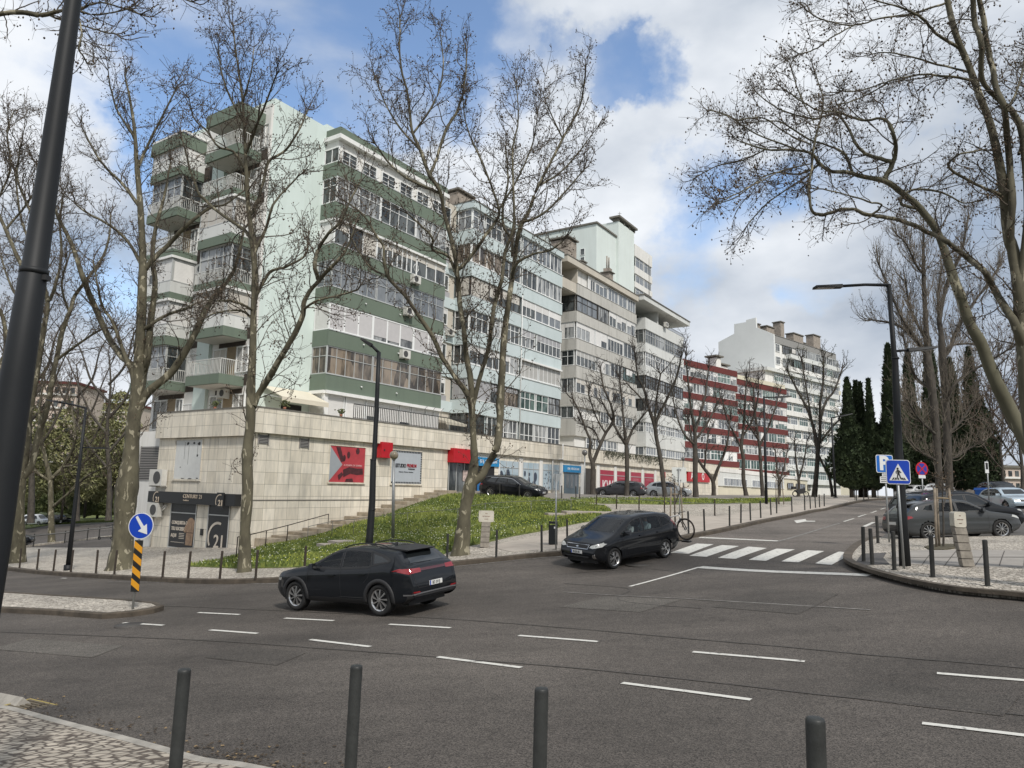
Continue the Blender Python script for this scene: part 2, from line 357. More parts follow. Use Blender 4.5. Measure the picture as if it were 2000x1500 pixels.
def kerb(name, line, off, m, wd=.22, top=.02, closed=False):
 P = [np.array(p[:2], float) for p in densify(line, .5, closed)]
 mb = MB(); n = len(P); zz = Hn(np.array(P)); vs = []
 for i, p in enumerate(P):
  a = P[(i - 1) % n] if closed or i else P[0]; b = P[(i + 1) % n] if closed or i < n - 1 else P[-1]
  t = b - a; t /= np.linalg.norm(t) + 1e-9; nr = np.array([-t[1], t[0]])
  for dw, dz in ((-.02, -.25), (-.02, off + top - .025), (.005, off + top), (wd, off + top), (wd, off - .06)):
   q = p + nr * dw; vs.append((q[0], q[1], zz[i] + dz))
 k = 5; rng = range(n if closed else n - 1)
 fs = [(i * k + j, i * k + j + 1, ((i + 1) % n) * k + j + 1, ((i + 1) % n) * k + j) for i in rng for j in range(k - 1)]
 mb.add(vs, fs)
 return struct(mb.build(name, m, fixn=True))
OFF = .13
k_far = [(-160, 1098), (0, 1113), (60, 1120), (150, 1127), (232, 1132), (317, 1137), (382, 1140), (458, 1140.5), (552, 1137), (640, 1130), (760, 1119), (888, 1105), (1000, 1094), (1098, 1085), (1200, 1073), (1290, 1062), (1361, 1049), (1418, 1038), (1487, 1022), (1560, 1008), (1600, 999), (1658, 986), (1712, 977), (1752, 974)]
K1 = gpl(k_far, 0)
K1 = [tuple(p) for p in smooth_line(K1, 3)]
back = [tuple(fp(s, D)[:2]) for s, D in [(165, 20), (165, 32.4), (105, 32.4), (24.4, 32.4), (24.4, 44), (24.4, 60)]]
low = gpl([(228, 1047), (193, 1051), (170, 1054), (126, 1060), (65, 1067), (-60, 1084), (-160, 1096)], 0)
plaza = region('pavement', K1 + back + low, OFF, 1.1, M_COB)
kerb('kerb', K1, OFF, M_KERB)
up = gpl([(870, 966), (935, 974), (1130, 976), (1330, 975), (1400, 973), (1500, 970)], OFF)
strip = region('car_park', up + [tuple(fp(s, 32.9)[:2]) for s in (98, 70, 41)], OFF + .03, 1.2, mat('pale_asphalt', (.19, .175, .155), .9, vary=.2, vscale=.8), skirt=.1)
M_SLAB = mat('concrete_slab', (.36, .32, .275), .85, vary=.16, vscale=1.2, bump=.2)
path_ = region('footpath', gpl([(955, 1068), (1000, 1056), (1067, 1045), (1100, 1040), (1150, 1030), (1200, 1014), (1250, 1004), (1400, 1009), (1500, 994), (1600, 981), (1668, 972), (1712, 971), (1640, 984), (1560, 1001), (1480, 1016), (1400, 1032), (1345, 1045), (1250, 1056), (1090, 1072), (1000, 1078)], OFF), OFF + .012, .8, M_SLAB, skirt=.05)
k_r = [(2090, 1183), (2000, 1171.5), (1880, 1160), (1800, 1146), (1740, 1131), (1700, 1119), (1672, 1107), (1664, 1098), (1668, 1086), (1682, 1071), (1700, 1061), (1722, 1055)]
K2 = [tuple(p) for p in smooth_line(gpl(k_r, 0), 3)]
rc = region('pavement', K2 + gpl([(1800, 1056), (2000, 1053), (2150, 1052)], 0) + gpl([(2180, 1110), (2180, 1160)], 0), OFF, .5, M_COB)
kerb('kerb', K2[::-1][::-1], OFF, M_KERB)
M_PAVER = mat('stone_paving', (.27, .25, .225), .8, vary=.14, vscale=1.5, bump=.15)
slabs = region('stone_paving', gpl([(1738, 1078), (1800, 1075), (2120, 1077), (2140, 1108), (1900, 1108), (1745, 1102)], OFF), OFF + .012, .5, M_PAVER, skirt=.03)
mbj = MB()
def lay_line(mb, a, b, wd, off, mi=0, step=.4):
 a = np.array(a[:2]); b = np.array(b[:2]); n = max(1, int(np.linalg.norm(b - a) / step)); t = (b - a) / np.linalg.norm(b - a); nr = np.array([-t[1], t[0]]) * wd / 2
 P = [a + (b - a) * i / n for i in range(n + 1)]; vs = []
 for p in P:
  for s_ in (-1, 1): q = p + nr * s_; vs.append((q[0], q[1], H(*q) + off))
 mb.add(vs, [(2 * i, 2 * i + 2, 2 * i + 3, 2 * i + 1) for i in range(n)], mi)
lay_line(mbj, gp(1735, 1091, OFF), gp(2130, 1090, OFF), .07, OFF + .018)
for u0, u1 in [(1762, 1775), (1800, 1822), (1845, 1868), (1905, 1925), (1952, 1962), (2000, 2004)]:
 lay_line(mbj, gp(u0, 1106, OFF), gp(u1, 1077, OFF), .02, OFF + .018)
struct(mbj.build('paving_joints', mat('dark_joint', (.06, .052, .045), .9)))
region('tactile_paving', gpl([(1672, 1098), (1684, 1082), (1731, 1080), (1725, 1090), (1737, 1102), (1690, 1105)], OFF), OFF + .014, .4, mat('tactile_dark', (.075, .07, .066), .85, vary=.3, vscale=20), skirt=.03)
dirt = region('tree_pit', gpl([(1805, 1069), (1830, 1063.5), (1870, 1064), (1877, 1070), (1845, 1074.5), (1815, 1074)], OFF), OFF + .03, .3, mat('pit_earth', (.07, .06, .035), 1, vary=.4, vscale=6), skirt=.05)
region('car_park', gpl([(1722, 1054), (1745, 1020), (1800, 998), (1880, 985), (2100, 985), (2150, 1050)], 0), .02, .8, mat('bay_asphalt', (.085, .08, .074), .9, vary=.25, vscale=1.0), skirt=.1)
k_n = [(-160, 1345), (-20, 1388), (30, 1398), (120, 1424), (230, 1454), (335, 1484), (400, 1503), (470, 1512), (560, 1530), (700, 1548), (900, 1580), (1150, 1610), (1500, 1640), (2000, 1660), (2600, 1660)]
K3 = [tuple(p) for p in smooth_line(gpl(k_n, 0), 3)]
nearp = region('pavement', K3 + [(7, .4), (0, -1.0), (-9, -1)], .09, .35, M_COB2)
kerb('kerb', K3[::-1], .09, M_KERBL, .10, .008)
mb = MB(); a = gp(-60, 1358); b = gp(44, 1380)
mb.tube([a + [0, 0, .0], b + [0, 0, .0]], .11, 4, smooth=False)
struct(mb.build('kerb', M_KERBL))
k_i = [(-140, 1192), (0, 1196), (100, 1201), (200, 1209), (255, 1205), (300, 1198), (318, 1192), (305, 1186), (250, 1180), (120, 1171), (0, 1163), (-140, 1156)]
KI = gpl(k_i, 0)
isl = region('refuge_island', KI, .12, .5, M_COB)
kerb('kerb', KI, .12, M_KERB, .14, .012, True)
kerb('kerb', KI[::-1], .12, M_KERB, .001, .0, True)
# == lawn and verges
def lump(V): return np.array([.10 * mnoise.noise(Vector((x * .35, y * .35, 0))) + .05 * mnoise.noise(Vector((x * 1.3, y * 1.3, 3))) for x, y in V])
lawn_px = [(372, 1107), (430, 1097), (490, 1080), (535, 1063), (585, 1043), (640, 1027), (719, 1001), (790, 983), (860, 970), (928, 968.5), (1067, 976), (1113, 981), (1180, 990), (1195, 1000), (1150, 1019), (1117, 1025), (1067, 1036), (1000, 1048), (955, 1059), (905, 1069), (860, 1085), (760, 1098), (700, 1104), (560, 1109), (470, 1111)]
lawn_poly = gpl(lawn_px, OFF)
lawn = region('lawn', lawn_poly, OFF + .06, .5, M_GRASSG, bumpf=lump, skirt=.25)
verge_poly = gpl([(1113, 973.5), (1400, 976), (1545, 974), (1545, 979), (1480, 983), (1300, 986), (1180, 984), (1120, 980)], OFF)
verge = region('lawn', verge_poly, OFF + .05, 1.0, M_GRASSG, skirt=.25)
def in_poly(poly, G):
 pl = np.array(poly); ins = np.zeros(len(G), bool)
 for i in range(len(pl)):
  a = pl[i]; b = pl[(i + 1) % len(pl)]
  ins ^= ((a[1] > G[:, 1]) != (b[1] > G[:, 1])) & (G[:, 0] < (b[0] - a[0]) * (G[:, 1] - a[1]) / (b[1] - a[1] + 1e-12) + a[0])
 return ins
def grass(name, poly, count, off, h, flowers, bumpf=None, seed=1, kind='stuff'):
 rng = np.random.default_rng(seed); pl = np.array(poly); lo, hi = pl.min(0), pl.max(0)
 Gp = rng.uniform(lo, hi, (count * 2, 2)); Gp = Gp[in_poly(poly, Gp)][:count]
 Z = Hn(Gp) + off + (bumpf(Gp) if bumpf is not None else 0)
 n = len(Gp); dens = np.array([mnoise.noise(Vector((x * .5, y * .5, 9))) for x, y in Gp])
 hh = h * (.6 + .7 * rng.random(n)) * (1 + .8 * np.clip(dens, -.6, .6)); an = rng.random(n) * 2 * math.pi
 wd = .035 + .04 * rng.random(n); lean = (rng.random((n, 2)) - .5) * h
 dx, dy = np.cos(an) * wd, np.sin(an) * wd
 V = np.empty((n, 3, 3)); V[:, 0] = np.c_[Gp[:, 0] - dx, Gp[:, 1] - dy, Z - .02]; V[:, 1] = np.c_[Gp[:, 0] + dx, Gp[:, 1] + dy, Z - .02]; V[:, 2] = np.c_[Gp + lean, Z + hh]
 mb = MB(); mb.v = [tuple(p) for p in V.reshape(-1, 3)]; mb.f = [(3 * i, 3 * i + 1, 3 * i + 2) for i in range(n)]
 mi = (dens + rng.normal(0, .35, n) > .1).astype(int); mb.m = list(map(int, mi)); mb.sm = [False] * n
 k = int(n * flowers); idx = rng.choice(n, k, replace=False)
 for i in idx:
  x, y = Gp[i]; z = Z[i] + hh[i] * .9; r = .016 + .020 * rng.random()
  yel = mnoise.noise(Vector((x * .12, y * .12, 4))) + .5 * rng.normal() * .4 > (-.1 if y > 36 else .35)
  o = len(mb.v); mb.v += [(x - r, y, z), (x, y - r, z + r * .4), (x + r, y, z), (x, y + r, z + r * .8)]; mb.f.append((o, o + 1, o + 2, o + 3)); mb.m.append(3 if yel else 2); mb.sm.append(False)
 o = mb.build(name, [mat('blade_dark', (.085, .12, .022), .8), mat('blade_light', (.20, .235, .05), .8), mat('clover_white', (.70, .70, .58), .9), mat('oxalis_yellow', (.55, .55, .05), .9)])
 o['kind'] = kind; return o
grass('grass', lawn_poly, 62000, OFF + .06, .13, .035, lump)
grass('grass', verge_poly, 9000, OFF + .05, .10, .08, None, 3)
green_poly = gpl([(-200, 1004), (-200, 1050), (0, 1036), (46, 1034), (107, 1024), (112, 1018), (100, 1010)], 0)
region('lawn', green_poly, .12, 3, M_GRASSG)
green2 = gpl([(110, 1022), (180, 1017), (232, 1016), (262, 1017), (300, 1018)], 0) + [(-60, 260), (-150, 260), (-150, 170)]
region('lawn', green2, .12, 5, M_GRASSG)
grass('grass', green_poly, 5000, .12, .3, .02, None, 5)
# == painted markings
def patch(name, px, m, off=.010, sub=.35):
 W = [np.array(gp(u, v)[:2]) for u, v in px]
 a, b, c, d = W; nu = max(1, int(np.linalg.norm(b - a) / sub)); nv = max(1, int(np.linalg.norm(d - a) / sub)); mb = MB(); vs = []
 for i in range(nu + 1):
  for j in range(nv + 1):
   s, t = i / nu, j / nv; p = a * (1 - s) * (1 - t) + b * s * (1 - t) + c * s * t + d * (1 - s) * t
   vs.append((p[0], p[1], road_z(*p) + off))
 mb.add(vs, [(i * (nv + 1) + j, (i + 1) * (nv + 1) + j, (i + 1) * (nv + 1) + j + 1, i * (nv + 1) + j + 1) for i in range(nu) for j in range(nv)])
 return struct(mb.build(name, m))
def dash(u0, v0, u1, v1, wd=.105, m=None, name='lane_marking'):
 a = gp(u0, v0)[:2]; b = gp(u1, v1)[:2]; t = (b - a) / np.linalg.norm(b - a); nr = np.array([-t[1], t[0]]) * wd / 2
 n = max(1, int(np.linalg.norm(b - a) / .35)); vs = []
 for i in range(n + 1):
  for s_ in (-1, 1):
   q = a + (b - a) * i / n + nr * s_; vs.append((q[0], q[1], road_z(*q) + .010))
 mb = MB(); mb.add(vs, [(2 * i, 2 * i + 2, 2 * i + 3, 2 * i + 1) for i in range(n)]); return struct(mb.build(name, m or M_PAINT))
for q in [(387, 1197, 468, 1201), (241, 1217, 319, 1222), (410, 1231, 503, 1238), (556, 1208, 652, 1213), (605, 1250, 723, 1264), (760, 1220, 880, 1227), (855, 1284, 1018, 1305), (1013, 1242, 1168, 1254),
    (1353, 1274, 1572, 1293), (1215, 1335, 1467, 1368), (1830, 1316, 2060, 1335), (1801, 1414, 2060, 1445), (1230, 1146, 1366, 1108)]: dash(*q)
dash(1366, 1108, 1700, 1124, .36, name='stop_line'); dash(1366, 1050, 1519, 1057, .34, name='stop_line')
dash(1519, 1058, 1640, 1022, .12, M_PAINTW)
for q in [(1648, 1019, 1668, 1013), (1676, 1010, 1692, 1005), (1700, 1002, 1712, 998), (1720, 995, 1730, 992), (1736, 989, 1744, 986)]: dash(*q)
dash(120, 1129.5, 130, 1129.9); dash(210, 1137, 560, 1141, .08, M_PAINTW); dash(890, 1107, 1096, 1087, .10, M_PAINTW)
dash(1100, 1157, 1340, 1170, .05, M_PAINTW); dash(1340, 1170, 1700, 1192, .06, M_PAINTW)
for px in [[(1361, 1062), (1394, 1063.5), (1345, 1082), (1310, 1080)], [(1410, 1065), (1444, 1067), (1380, 1088), (1346, 1086)], [(1462, 1068), (1498, 1071), (1437, 1092), (1402, 1090)],
     [(1517, 1072), (1553, 1073.5), (1496, 1096), (1462, 1094)], [(1577, 1075), (1610, 1077), (1560, 1099), (1526, 1097)], [(1638, 1078), (1671, 1080), (1624, 1104), (1592, 1101)]]:
 patch('crossing_stripe', px, M_PAINT)
patch('lane_arrow', [(1551, 1017), (1573, 1014), (1576, 1018.5), (1556, 1022)], M_PAINT); patch('lane_arrow', [(1571, 1017.2), (1592, 1017.6), (1592, 1019), (1573, 1019)], M_PAINT)
patch('lane_marking', [(1684, 1028.5), (1703, 1020), (1710, 1020.5), (1692, 1029)], M_PAINT)
for u, v, r in [(1245, 1104, .38), (257, 1222, .34)]:
 p = gp(u, v); mb = MB(); z = road_z(p[0], p[1])
 mb.cyl(p[0], p[1], z - .03, z + .012, r, n=28); mb.cyl(p[0], p[1], z - .03, z + .018, r * .84, n=28, mi=1)
 tag(mb.build('manhole_cover', [mat('cover_rim', (.05, .045, .04), .8), mat('cover_iron', (.06, .055, .05), .7, vary=.4, vscale=25)]), 'round iron manhole cover in the road by the crossing' if u > 1000 else 'round iron manhole cover in the road by the refuge island tip', 'manhole cover')
p = gp(58, 1381); mb = MB(); z = road_z(p[0], p[1])
for i in range(6): mb.box(-.28, .28, -.16 + i * .06, -.13 + i * .06, 0, .012)
mb.box(-.3, .3, -.19, -.17, 0, .014, 1); mb.box(-.3, .3, .17, .19, 0, .014, 1); mb.box(-.3, -.28, -.17, .17, 0, .014, 1); mb.box(.28, .3, -.17, .17, 0, .014, 1)
o = mb.build('drain_grating', [mat('grate', (.12, .10, .07), .8), mat('grate_paint', (.35, .27, .08), .8)]); o.location = (p[0], p[1], z + .002); o.rotation_euler = (0, 0, R_(-25)); tag(o, 'drain grating with worn yellow edges beside the near kerb', 'drain grating')
rng = np.random.default_rng(5); mb = MB()
for ln, cnt, sd_ in ((K1, 1500, -1), (K2, 1500, -1), (K3[::-1], 1200, -1)):
 P = np.array(densify(ln, .3, False)); 
 for _ in range(cnt):
  k = rng.integers(0, len(P) - 1); t = P[k + 1] - P[k]; t /= np.linalg.norm(t) + 1e-9; nr = np.array([-t[1], t[0]]); p = P[k] + t * rng.random() * .3 + nr * sd_ * (.03 + abs(rng.normal(0, .28)))
  if mnoise.noise(Vector((p[0] * .25, p[1] * .25, 0))) < -.12 * rng.random(): continue
  z = road_z(p[0], p[1]) + .012; a = rng.random() * 6.28; r = rng.uniform(.008, .024); c_, s_ = math.cos(a) * r, math.sin(a) * r
  mb.add([(p[0] - c_, p[1] - s_, z), (p[0] + s_, p[1] - c_, z + r * .5 * rng.random()), (p[0] + c_, p[1] + s_, z), (p[0] - s_, p[1] + c_, z + r * .7 * rng.random())], [(0, 1, 2, 3)], int(rng.random() < .12))
struct(mb.build('fallen_leaves', [mat('leaf_dark', (.045, .032, .02), .9), mat('leaf_tan', (.20, .14, .07), .9)]), 'stuff')
M_PT = asphalt('asphalt_patch', (.063, .056, .049), .25); M_PT2 = asphalt('asphalt_patch_pale', (.088, .080, .070), .2); M_SEAM = mat('tar_seam', (.054, .048, .042), .8, vary=.2, vscale=6)
patch('road_patch', [(1180, 1165), (1330, 1172), (1250, 1196), (1090, 1186)], M_PT2, .006); patch('road_patch', [(1480, 1150), (1640, 1160), (1560, 1200), (1390, 1186)], M_PT, .006); patch('road_patch', [(470, 1262), (600, 1275), (540, 1300), (400, 1285)], M_PT, .006)
patch('road_patch', [(1700, 1330), (1990, 1362), (1960, 1400), (1640, 1362)], M_PT, .006); patch('road_patch', [(60, 1248), (240, 1262), (180, 1285), (-20, 1268)], M_PT2, .006)
for pts in ([(0, 1235), (400, 1252), (760, 1276), (1180, 1312), (1560, 1352), (2000, 1398)], [(0, 1178), (330, 1185), (560, 1193), (900, 1212), (1300, 1243), (1700, 1280), (2010, 1306)], [(1100, 1140), (1225, 1150), (1210, 1172), (1370, 1190)], [(1120, 1120), (1260, 1112), (1350, 1120)]):
 L_ = [tuple(p) for p in smooth_line([gp(u, v + math.sin(i * 3.7)) for i, (u, v) in enumerate(pts)], 8)]; P = [np.array(p[:2]) for p in L_]; mb = MB(); vs = []
 for i, p in enumerate(P):
  tt = P[min(i + 1, len(P) - 1)] - P[max(i - 1, 0)]; tt /= np.linalg.norm(tt) + 1e-9; nr = np.array([-tt[1], tt[0]]) * (.012 + .012 * abs(math.sin(i * 1.3))); p = p + nr * .6 * math.sin(i * .9)
  for q in (p - nr, p + nr): vs.append((q[0], q[1], road_z(*q) + .008))
 mb.add(vs, [(2 * i, 2 * i + 2, 2 * i + 3, 2 * i + 1) for i in range(len(P) - 1)]); struct(mb.build('tar_seam', M_SEAM))
# == BUILDINGS
def plaster(name, c, streak=.12, dirt=(.25, .24, .21), amt=.25, sc=.7):
 m = bpy.data.materials.new(name); m.use_nodes = True; t, b = nodes_of(m); b.inputs['Roughness'].default_value = .85; K = t.links.new
 co = t.nodes.new('ShaderNodeTexCoord'); ma = t.nodes.new('ShaderNodeMapping'); ma.inputs['Scale'].default_value = (1.6, 1.6, .16); K(co.outputs['Object'], ma.inputs[0])
 n = t.nodes.new('ShaderNodeTexNoise'); n.inputs['Scale'].default_value = sc * 1.3; n.inputs['Detail'].default_value = 8; n.inputs['Roughness'].default_value = .7; K(ma.outputs[0], n.inputs[0])
 n2 = t.nodes.new('ShaderNodeTexNoise'); n2.inputs['Scale'].default_value = .35; n2.inputs['Detail'].default_value = 5; K(co.outputs['Object'], n2.inputs[0])
 mr = t.nodes.new('ShaderNodeMapRange'); K(n.outputs[0], mr.inputs[0]); mr.inputs[1].default_value = .48; mr.inputs[2].default_value = .80; mr.inputs[3].default_value = 0; mr.inputs[4].default_value = amt
 mr2 = t.nodes.new('ShaderNodeMapRange'); K(n2.outputs[0], mr2.inputs[0]); mr2.inputs[1].default_value = .3; mr2.inputs[2].default_value = .7; mr2.inputs[3].default_value = 1 - streak; mr2.inputs[4].default_value = 1 + streak * .5
 vs = t.nodes.new('ShaderNodeVectorMath'); vs.operation = 'SCALE'; vs.inputs[0].default_value = c; K(mr2.outputs[0], vs.inputs['Scale'])
 mx = t.nodes.new('ShaderNodeMix'); mx.data_type = 'RGBA'; K(mr.outputs[0], mx.inputs[0]); K(vs.outputs[0], mx.inputs[6]); mx.inputs[7].default_value = (*dirt, 1); K(mx.outputs[2], b.inputs['Base Color'])
 MATS[name] = m; return m
def glassy(name, c, c2, rough=.06, rnd=.35, spec=.6):
 """window with a dim room or a curtain behind it"""
 m = bpy.data.materials.new(name); m.use_nodes = True; t, b = nodes_of(m); b.inputs['Roughness'].default_value = rough; b.inputs['Specular IOR Level'].default_value = spec; K = t.links.new
 co = t.nodes.new('ShaderNodeTexCoord'); ma = t.nodes.new('ShaderNodeMapping'); ma.inputs['Scale'].default_value = (1.5, 1.5, .5); K(co.outputs['Object'], ma.inputs[0])
 v = t.nodes.new('ShaderNodeTexVoronoi'); v.inputs['Scale'].default_value = 1.1; K(ma.outputs[0], v.inputs[0]); sp = t.nodes.new('ShaderNodeSeparateColor'); K(v.outputs['Color'], sp.inputs[0])
 n = t.nodes.new('ShaderNodeTexNoise'); n.inputs['Scale'].default_value = 3; n.inputs['Detail'].default_value = 3; K(ma.outputs[0], n.inputs[0])
 oi = t.nodes.new('ShaderNodeObjectInfo')
 a = t.nodes.new('ShaderNodeMath'); a.operation = 'MULTIPLY_ADD'; K(sp.outputs[0], a.inputs[0]); a.inputs[1].default_value = .7; K(n.outputs[0], a.inputs[2])
 a2 = t.nodes.new('ShaderNodeMath'); a2.operation = 'MULTIPLY_ADD'; K(oi.outputs['Random'], a2.inputs[0]); a2.inputs[1].default_value = rnd; K(a.outputs[0], a2.inputs[2])
 mr = t.nodes.new('ShaderNodeMapRange'); K(a2.outputs[0], mr.inputs[0]); mr.inputs[1].default_value = .75; mr.inputs[2].default_value = 1.35
 mx = t.nodes.new('ShaderNodeMix'); mx.data_type = 'RGBA'; K(mr.outputs[0], mx.inputs[0]); mx.inputs[6].default_value = (*c, 1); mx.inputs[7].default_value = (*c2, 1); K(mx.outputs[2], b.inputs['Base Color'])
 MATS[name] = m; return m
def slatted(name, c, pitch=18.0, amt=.25, rnd=.08):
 m = mat(name, c, .6, vary=.05, vscale=2, rnd=rnd); t, b = nodes_of(m); K = t.links.new
 co = t.nodes.new('ShaderNodeTexCoord'); w_ = t.nodes.new('ShaderNodeTexWave'); w_.bands_direction = 'Z'; w_.inputs['Scale'].default_value = pitch / 6.28; K(co.outputs['Object'], w_.inputs[0])
 bp = t.nodes.new('ShaderNodeBump'); bp.inputs['Strength'].default_value = amt; bp.inputs['Distance'].default_value = .02; K(w_.outputs[0], bp.inputs['Height']); K(bp.outputs[0], b.inputs['Normal']); return m
def marble():
 m = bpy.data.materials.new('marble_tiles'); m.use_nodes = True; t, b = nodes_of(m); b.inputs['Roughness'].default_value = .55; K = t.links.new
 co = t.nodes.new('ShaderNodeTexCoord'); sx = t.nodes.new('ShaderNodeSeparateXYZ'); K(co.outputs['Object'], sx.inputs[0])
 ad = t.nodes.new('ShaderNodeMath'); ad.operation = 'ADD'; K(sx.outputs[0], ad.inputs[0]); K(sx.outputs[1], ad.inputs[1])
 cb = t.nodes.new('ShaderNodeCombineXYZ'); K(ad.outputs[0], cb.inputs[0]); K(sx.outputs[2], cb.inputs[1])
 br = t.nodes.new('ShaderNodeTexBrick'); br.offset = 0; br.squash = 1; K(cb.outputs[0], br.inputs[0])
 br.inputs['Scale'].default_value = 1; br.inputs['Brick Width'].default_value = .8; br.inputs['Row Height'].default_value = .64; br.inputs['Mortar Size'].default_value = .010; br.inputs['Mortar Smooth'].default_value = .4
 br.inputs['Color1'].default_value = (.69, .655, .58, 1); br.inputs['Color2'].default_value = (.57, .535, .46, 1); br.inputs['Mortar'].default_value = (.20, .18, .145, 1)
 fl = t.nodes.new('ShaderNodeMapping'); fl.inputs['Rotation'].default_value = (0, R_(28), R_(20)); fl.inputs['Scale'].default_value = (3.2, 3.2, .55); K(co.outputs['Object'], fl.inputs[0])
 n = t.nodes.new('ShaderNodeTexNoise'); n.inputs['Scale'].default_value = 1.1; n.inputs['Detail'].default_value = 7; n.inputs['Roughness'].default_value = .68; K(fl.outputs[0], n.inputs[0])
 rp = t.nodes.new('ShaderNodeValToRGB'); K(n.outputs[0], rp.inputs[0]); rp.color_ramp.elements[0].position = .30; rp.color_ramp.elements[0].color = (.80, .79, .77, 1); rp.color_ramp.elements[1].position = .62; rp.color_ramp.elements[1].color = (1.16, 1.13, 1.08, 1)
 mu = t.nodes.new('ShaderNodeMix'); mu.data_type = 'RGBA'; mu.blend_type = 'MULTIPLY'; mu.inputs[0].default_value = 1; K(br.outputs[0], mu.inputs[6]); K(rp.outputs[0], mu.inputs[7])
 st = t.nodes.new('ShaderNodeMapping'); st.inputs['Scale'].default_value = (2, 2, .12); K(co.outputs['Object'], st.inputs[0])
 n3 = t.nodes.new('ShaderNodeTexNoise'); n3.inputs['Scale'].default_value = 1.6; n3.inputs['Detail'].default_value = 6; K(st.outputs[0], n3.inputs[0])
 m3 = t.nodes.new('ShaderNodeMapRange'); K(n3.outputs[0], m3.inputs[0]); m3.inputs[1].default_value = .5; m3.inputs[2].default_value = .8; m3.inputs[3].default_value = 0; m3.inputs[4].default_value = .28
 mx = t.nodes.new('ShaderNodeMix'); mx.data_type = 'RGBA'; K(m3.outputs[0], mx.inputs[0]); K(mu.outputs[2], mx.inputs[6]); mx.inputs[7].default_value = (.36, .33, .27, 1); K(mx.outputs[2], b.inputs['Base Color'])
 bp = t.nodes.new('ShaderNodeBump'); bp.inputs['Strength'].default_value = .3; bp.inputs['Distance'].default_value = .01; K(br.outputs['Fac'], bp.inputs['Height']); bp.invert = True; K(bp.outputs[0], b.inputs['Normal'])
 MATS['marble'] = m; return m
M_MARB = marble()
M_MINT = plaster('mint_render', (.60, .685, .65), .05, (.38, .44, .40), .34)
M_GREEN = plaster('green_band', (.135, .172, .132), .06, (.085, .115, .09), .55)
M_WHITE = plaster('white_render', (.70, .69, .66), .06, (.33, .31, .27), .5)
M_TRIM = mat('white_trim', (.74, .74, .72), .6, vary=.08, vscale=3)
M_BLUE = plaster('pale_blue_render', (.515, .585, .59), .07, (.34, .42, .40), .4)
M_GREY = plaster('aged_grey_render', (.485, .475, .44), .10, (.17, .165, .14), .75, .9)
M_GREYW = plaster('grey_white_render', (.61, .62, .60), .08, (.33, .33, .31), .5)
M_RED = plaster('oxblood_render', (.115, .022, .019), .12, (.12, .03, .025), .4)
M_CREAM = plaster('cream_render', (.60, .56, .44), .07, (.33, .31, .26), .4)
M_BEIGE = plaster('beige_render', (.52, .48, .41), .08, (.30, .28, .25), .4)
M_TAN = mat('tan_panel', (.26, .20, .125), .8, vary=.1)
M_BROWN = mat('brown_band', (.055, .042, .034), .8, vary=.2)
M_SOFF = plaster('soffit', (.55, .53, .50), .1, (.35, .32, .28), .4)
M_ALU = mat('aluminium_frame', (.50, .51, .50), .45, .3, vary=.06)
M_WFR = mat('white_frame', (.76, .77, .76), .5)
M_DFR = mat('dark_frame', (.05, .045, .04), .5)
M_COPE = mat('coping', (.16, .15, .13), .8, vary=.25)
G_DARK = glassy('glass_dark', (.018, .022, .024), (.10, .11, .11))
G_MID = glassy('glass_curtain', (.05, .055, .058), (.34, .35, .35))
G_GREYB = glassy('glass_grey', (.13, .145, .16), (.22, .235, .25), rnd=.3)
G_WARM = glassy('glass_room', (.045, .038, .032), (.26, .21, .16))
G_GREEN = glassy('glass_greenish', (.02, .045, .038), (.14, .20, .18))
M_SHUT = slatted('roller_shutter', (.66, .65, .63), 22)
M_SHUTB = slatted('roller_shutter_beige', (.52, .49, .44), 22)
M_SHUTG = slatted('roller_shutter_grey', (.33, .33, .34), 22)
M_AWN = slatted('pleated_blind', (.40, .395, .375), 3)
M_DARK = mat('dark_recess', (.012, .012, .013), .8)
M_RAILG = mat('grey_rail', (.12, .12, .115), .6)
M_RAILW = mat('white_rail', (.55, .55, .52), .6)
M_ACU = mat('ac_case', (.58, .57, .53), .5, vary=.08)
M_ACF = mat('ac_fan', (.06, .06, .06), .6)
M_CONC = mat('chimney_concrete', (.30, .26, .22), .9, vary=.35, vscale=2)
M_PIPE = mat('drain_pipe', (.62, .62, .60), .5)
SPLIT = {'pilaster': 0, 'chimney': 'chimney_cap', 'printed_figures': 0, 'vent_pipe': 0, 'pane': 0, 'mullion': 0, 'fence_spike': 0, 'awning_arm': 0, 'tear': 0}
def comps(mb):
 par = list(range(len(mb.v)))
 def fd(i):
  while par[i] != i: par[i] = par[par[i]]; i = par[i]
  return i
 for f in mb.f:
  a = fd(f[0])
  for q in f[1:]: par[fd(q)] = a
 g = {}
 for k, f in enumerate(mb.f): g.setdefault(fd(f[0]), []).append(k)
 out = []
 for ks in g.values():
  m = MB(); ids = sorted({i for k in ks for i in mb.f[k]}); ix = {i: j for j, i in enumerate(ids)}
  m.add([mb.v[i] for i in ids], [[ix[i] for i in mb.f[k]] for k in ks]); m.m = [mb.m[k] for k in ks]; m.sm = [mb.sm[k] for k in ks]; out.append(m)
 return out
def split_build(s, name, mb, mats, parent, fixn):
 cap = SPLIT.pop(name); r = None; mats = mats if isinstance(mats, list) else [mats]; last = None
 for m in comps(mb):
  if cap and m.m[0] == 1: m.m = [0] * len(m.m); s.part(cap, m, mats[1], last or parent, fixn)
  else: last = r = s.part(name, m, mats, parent, fixn)
 SPLIT[name] = cap; return r
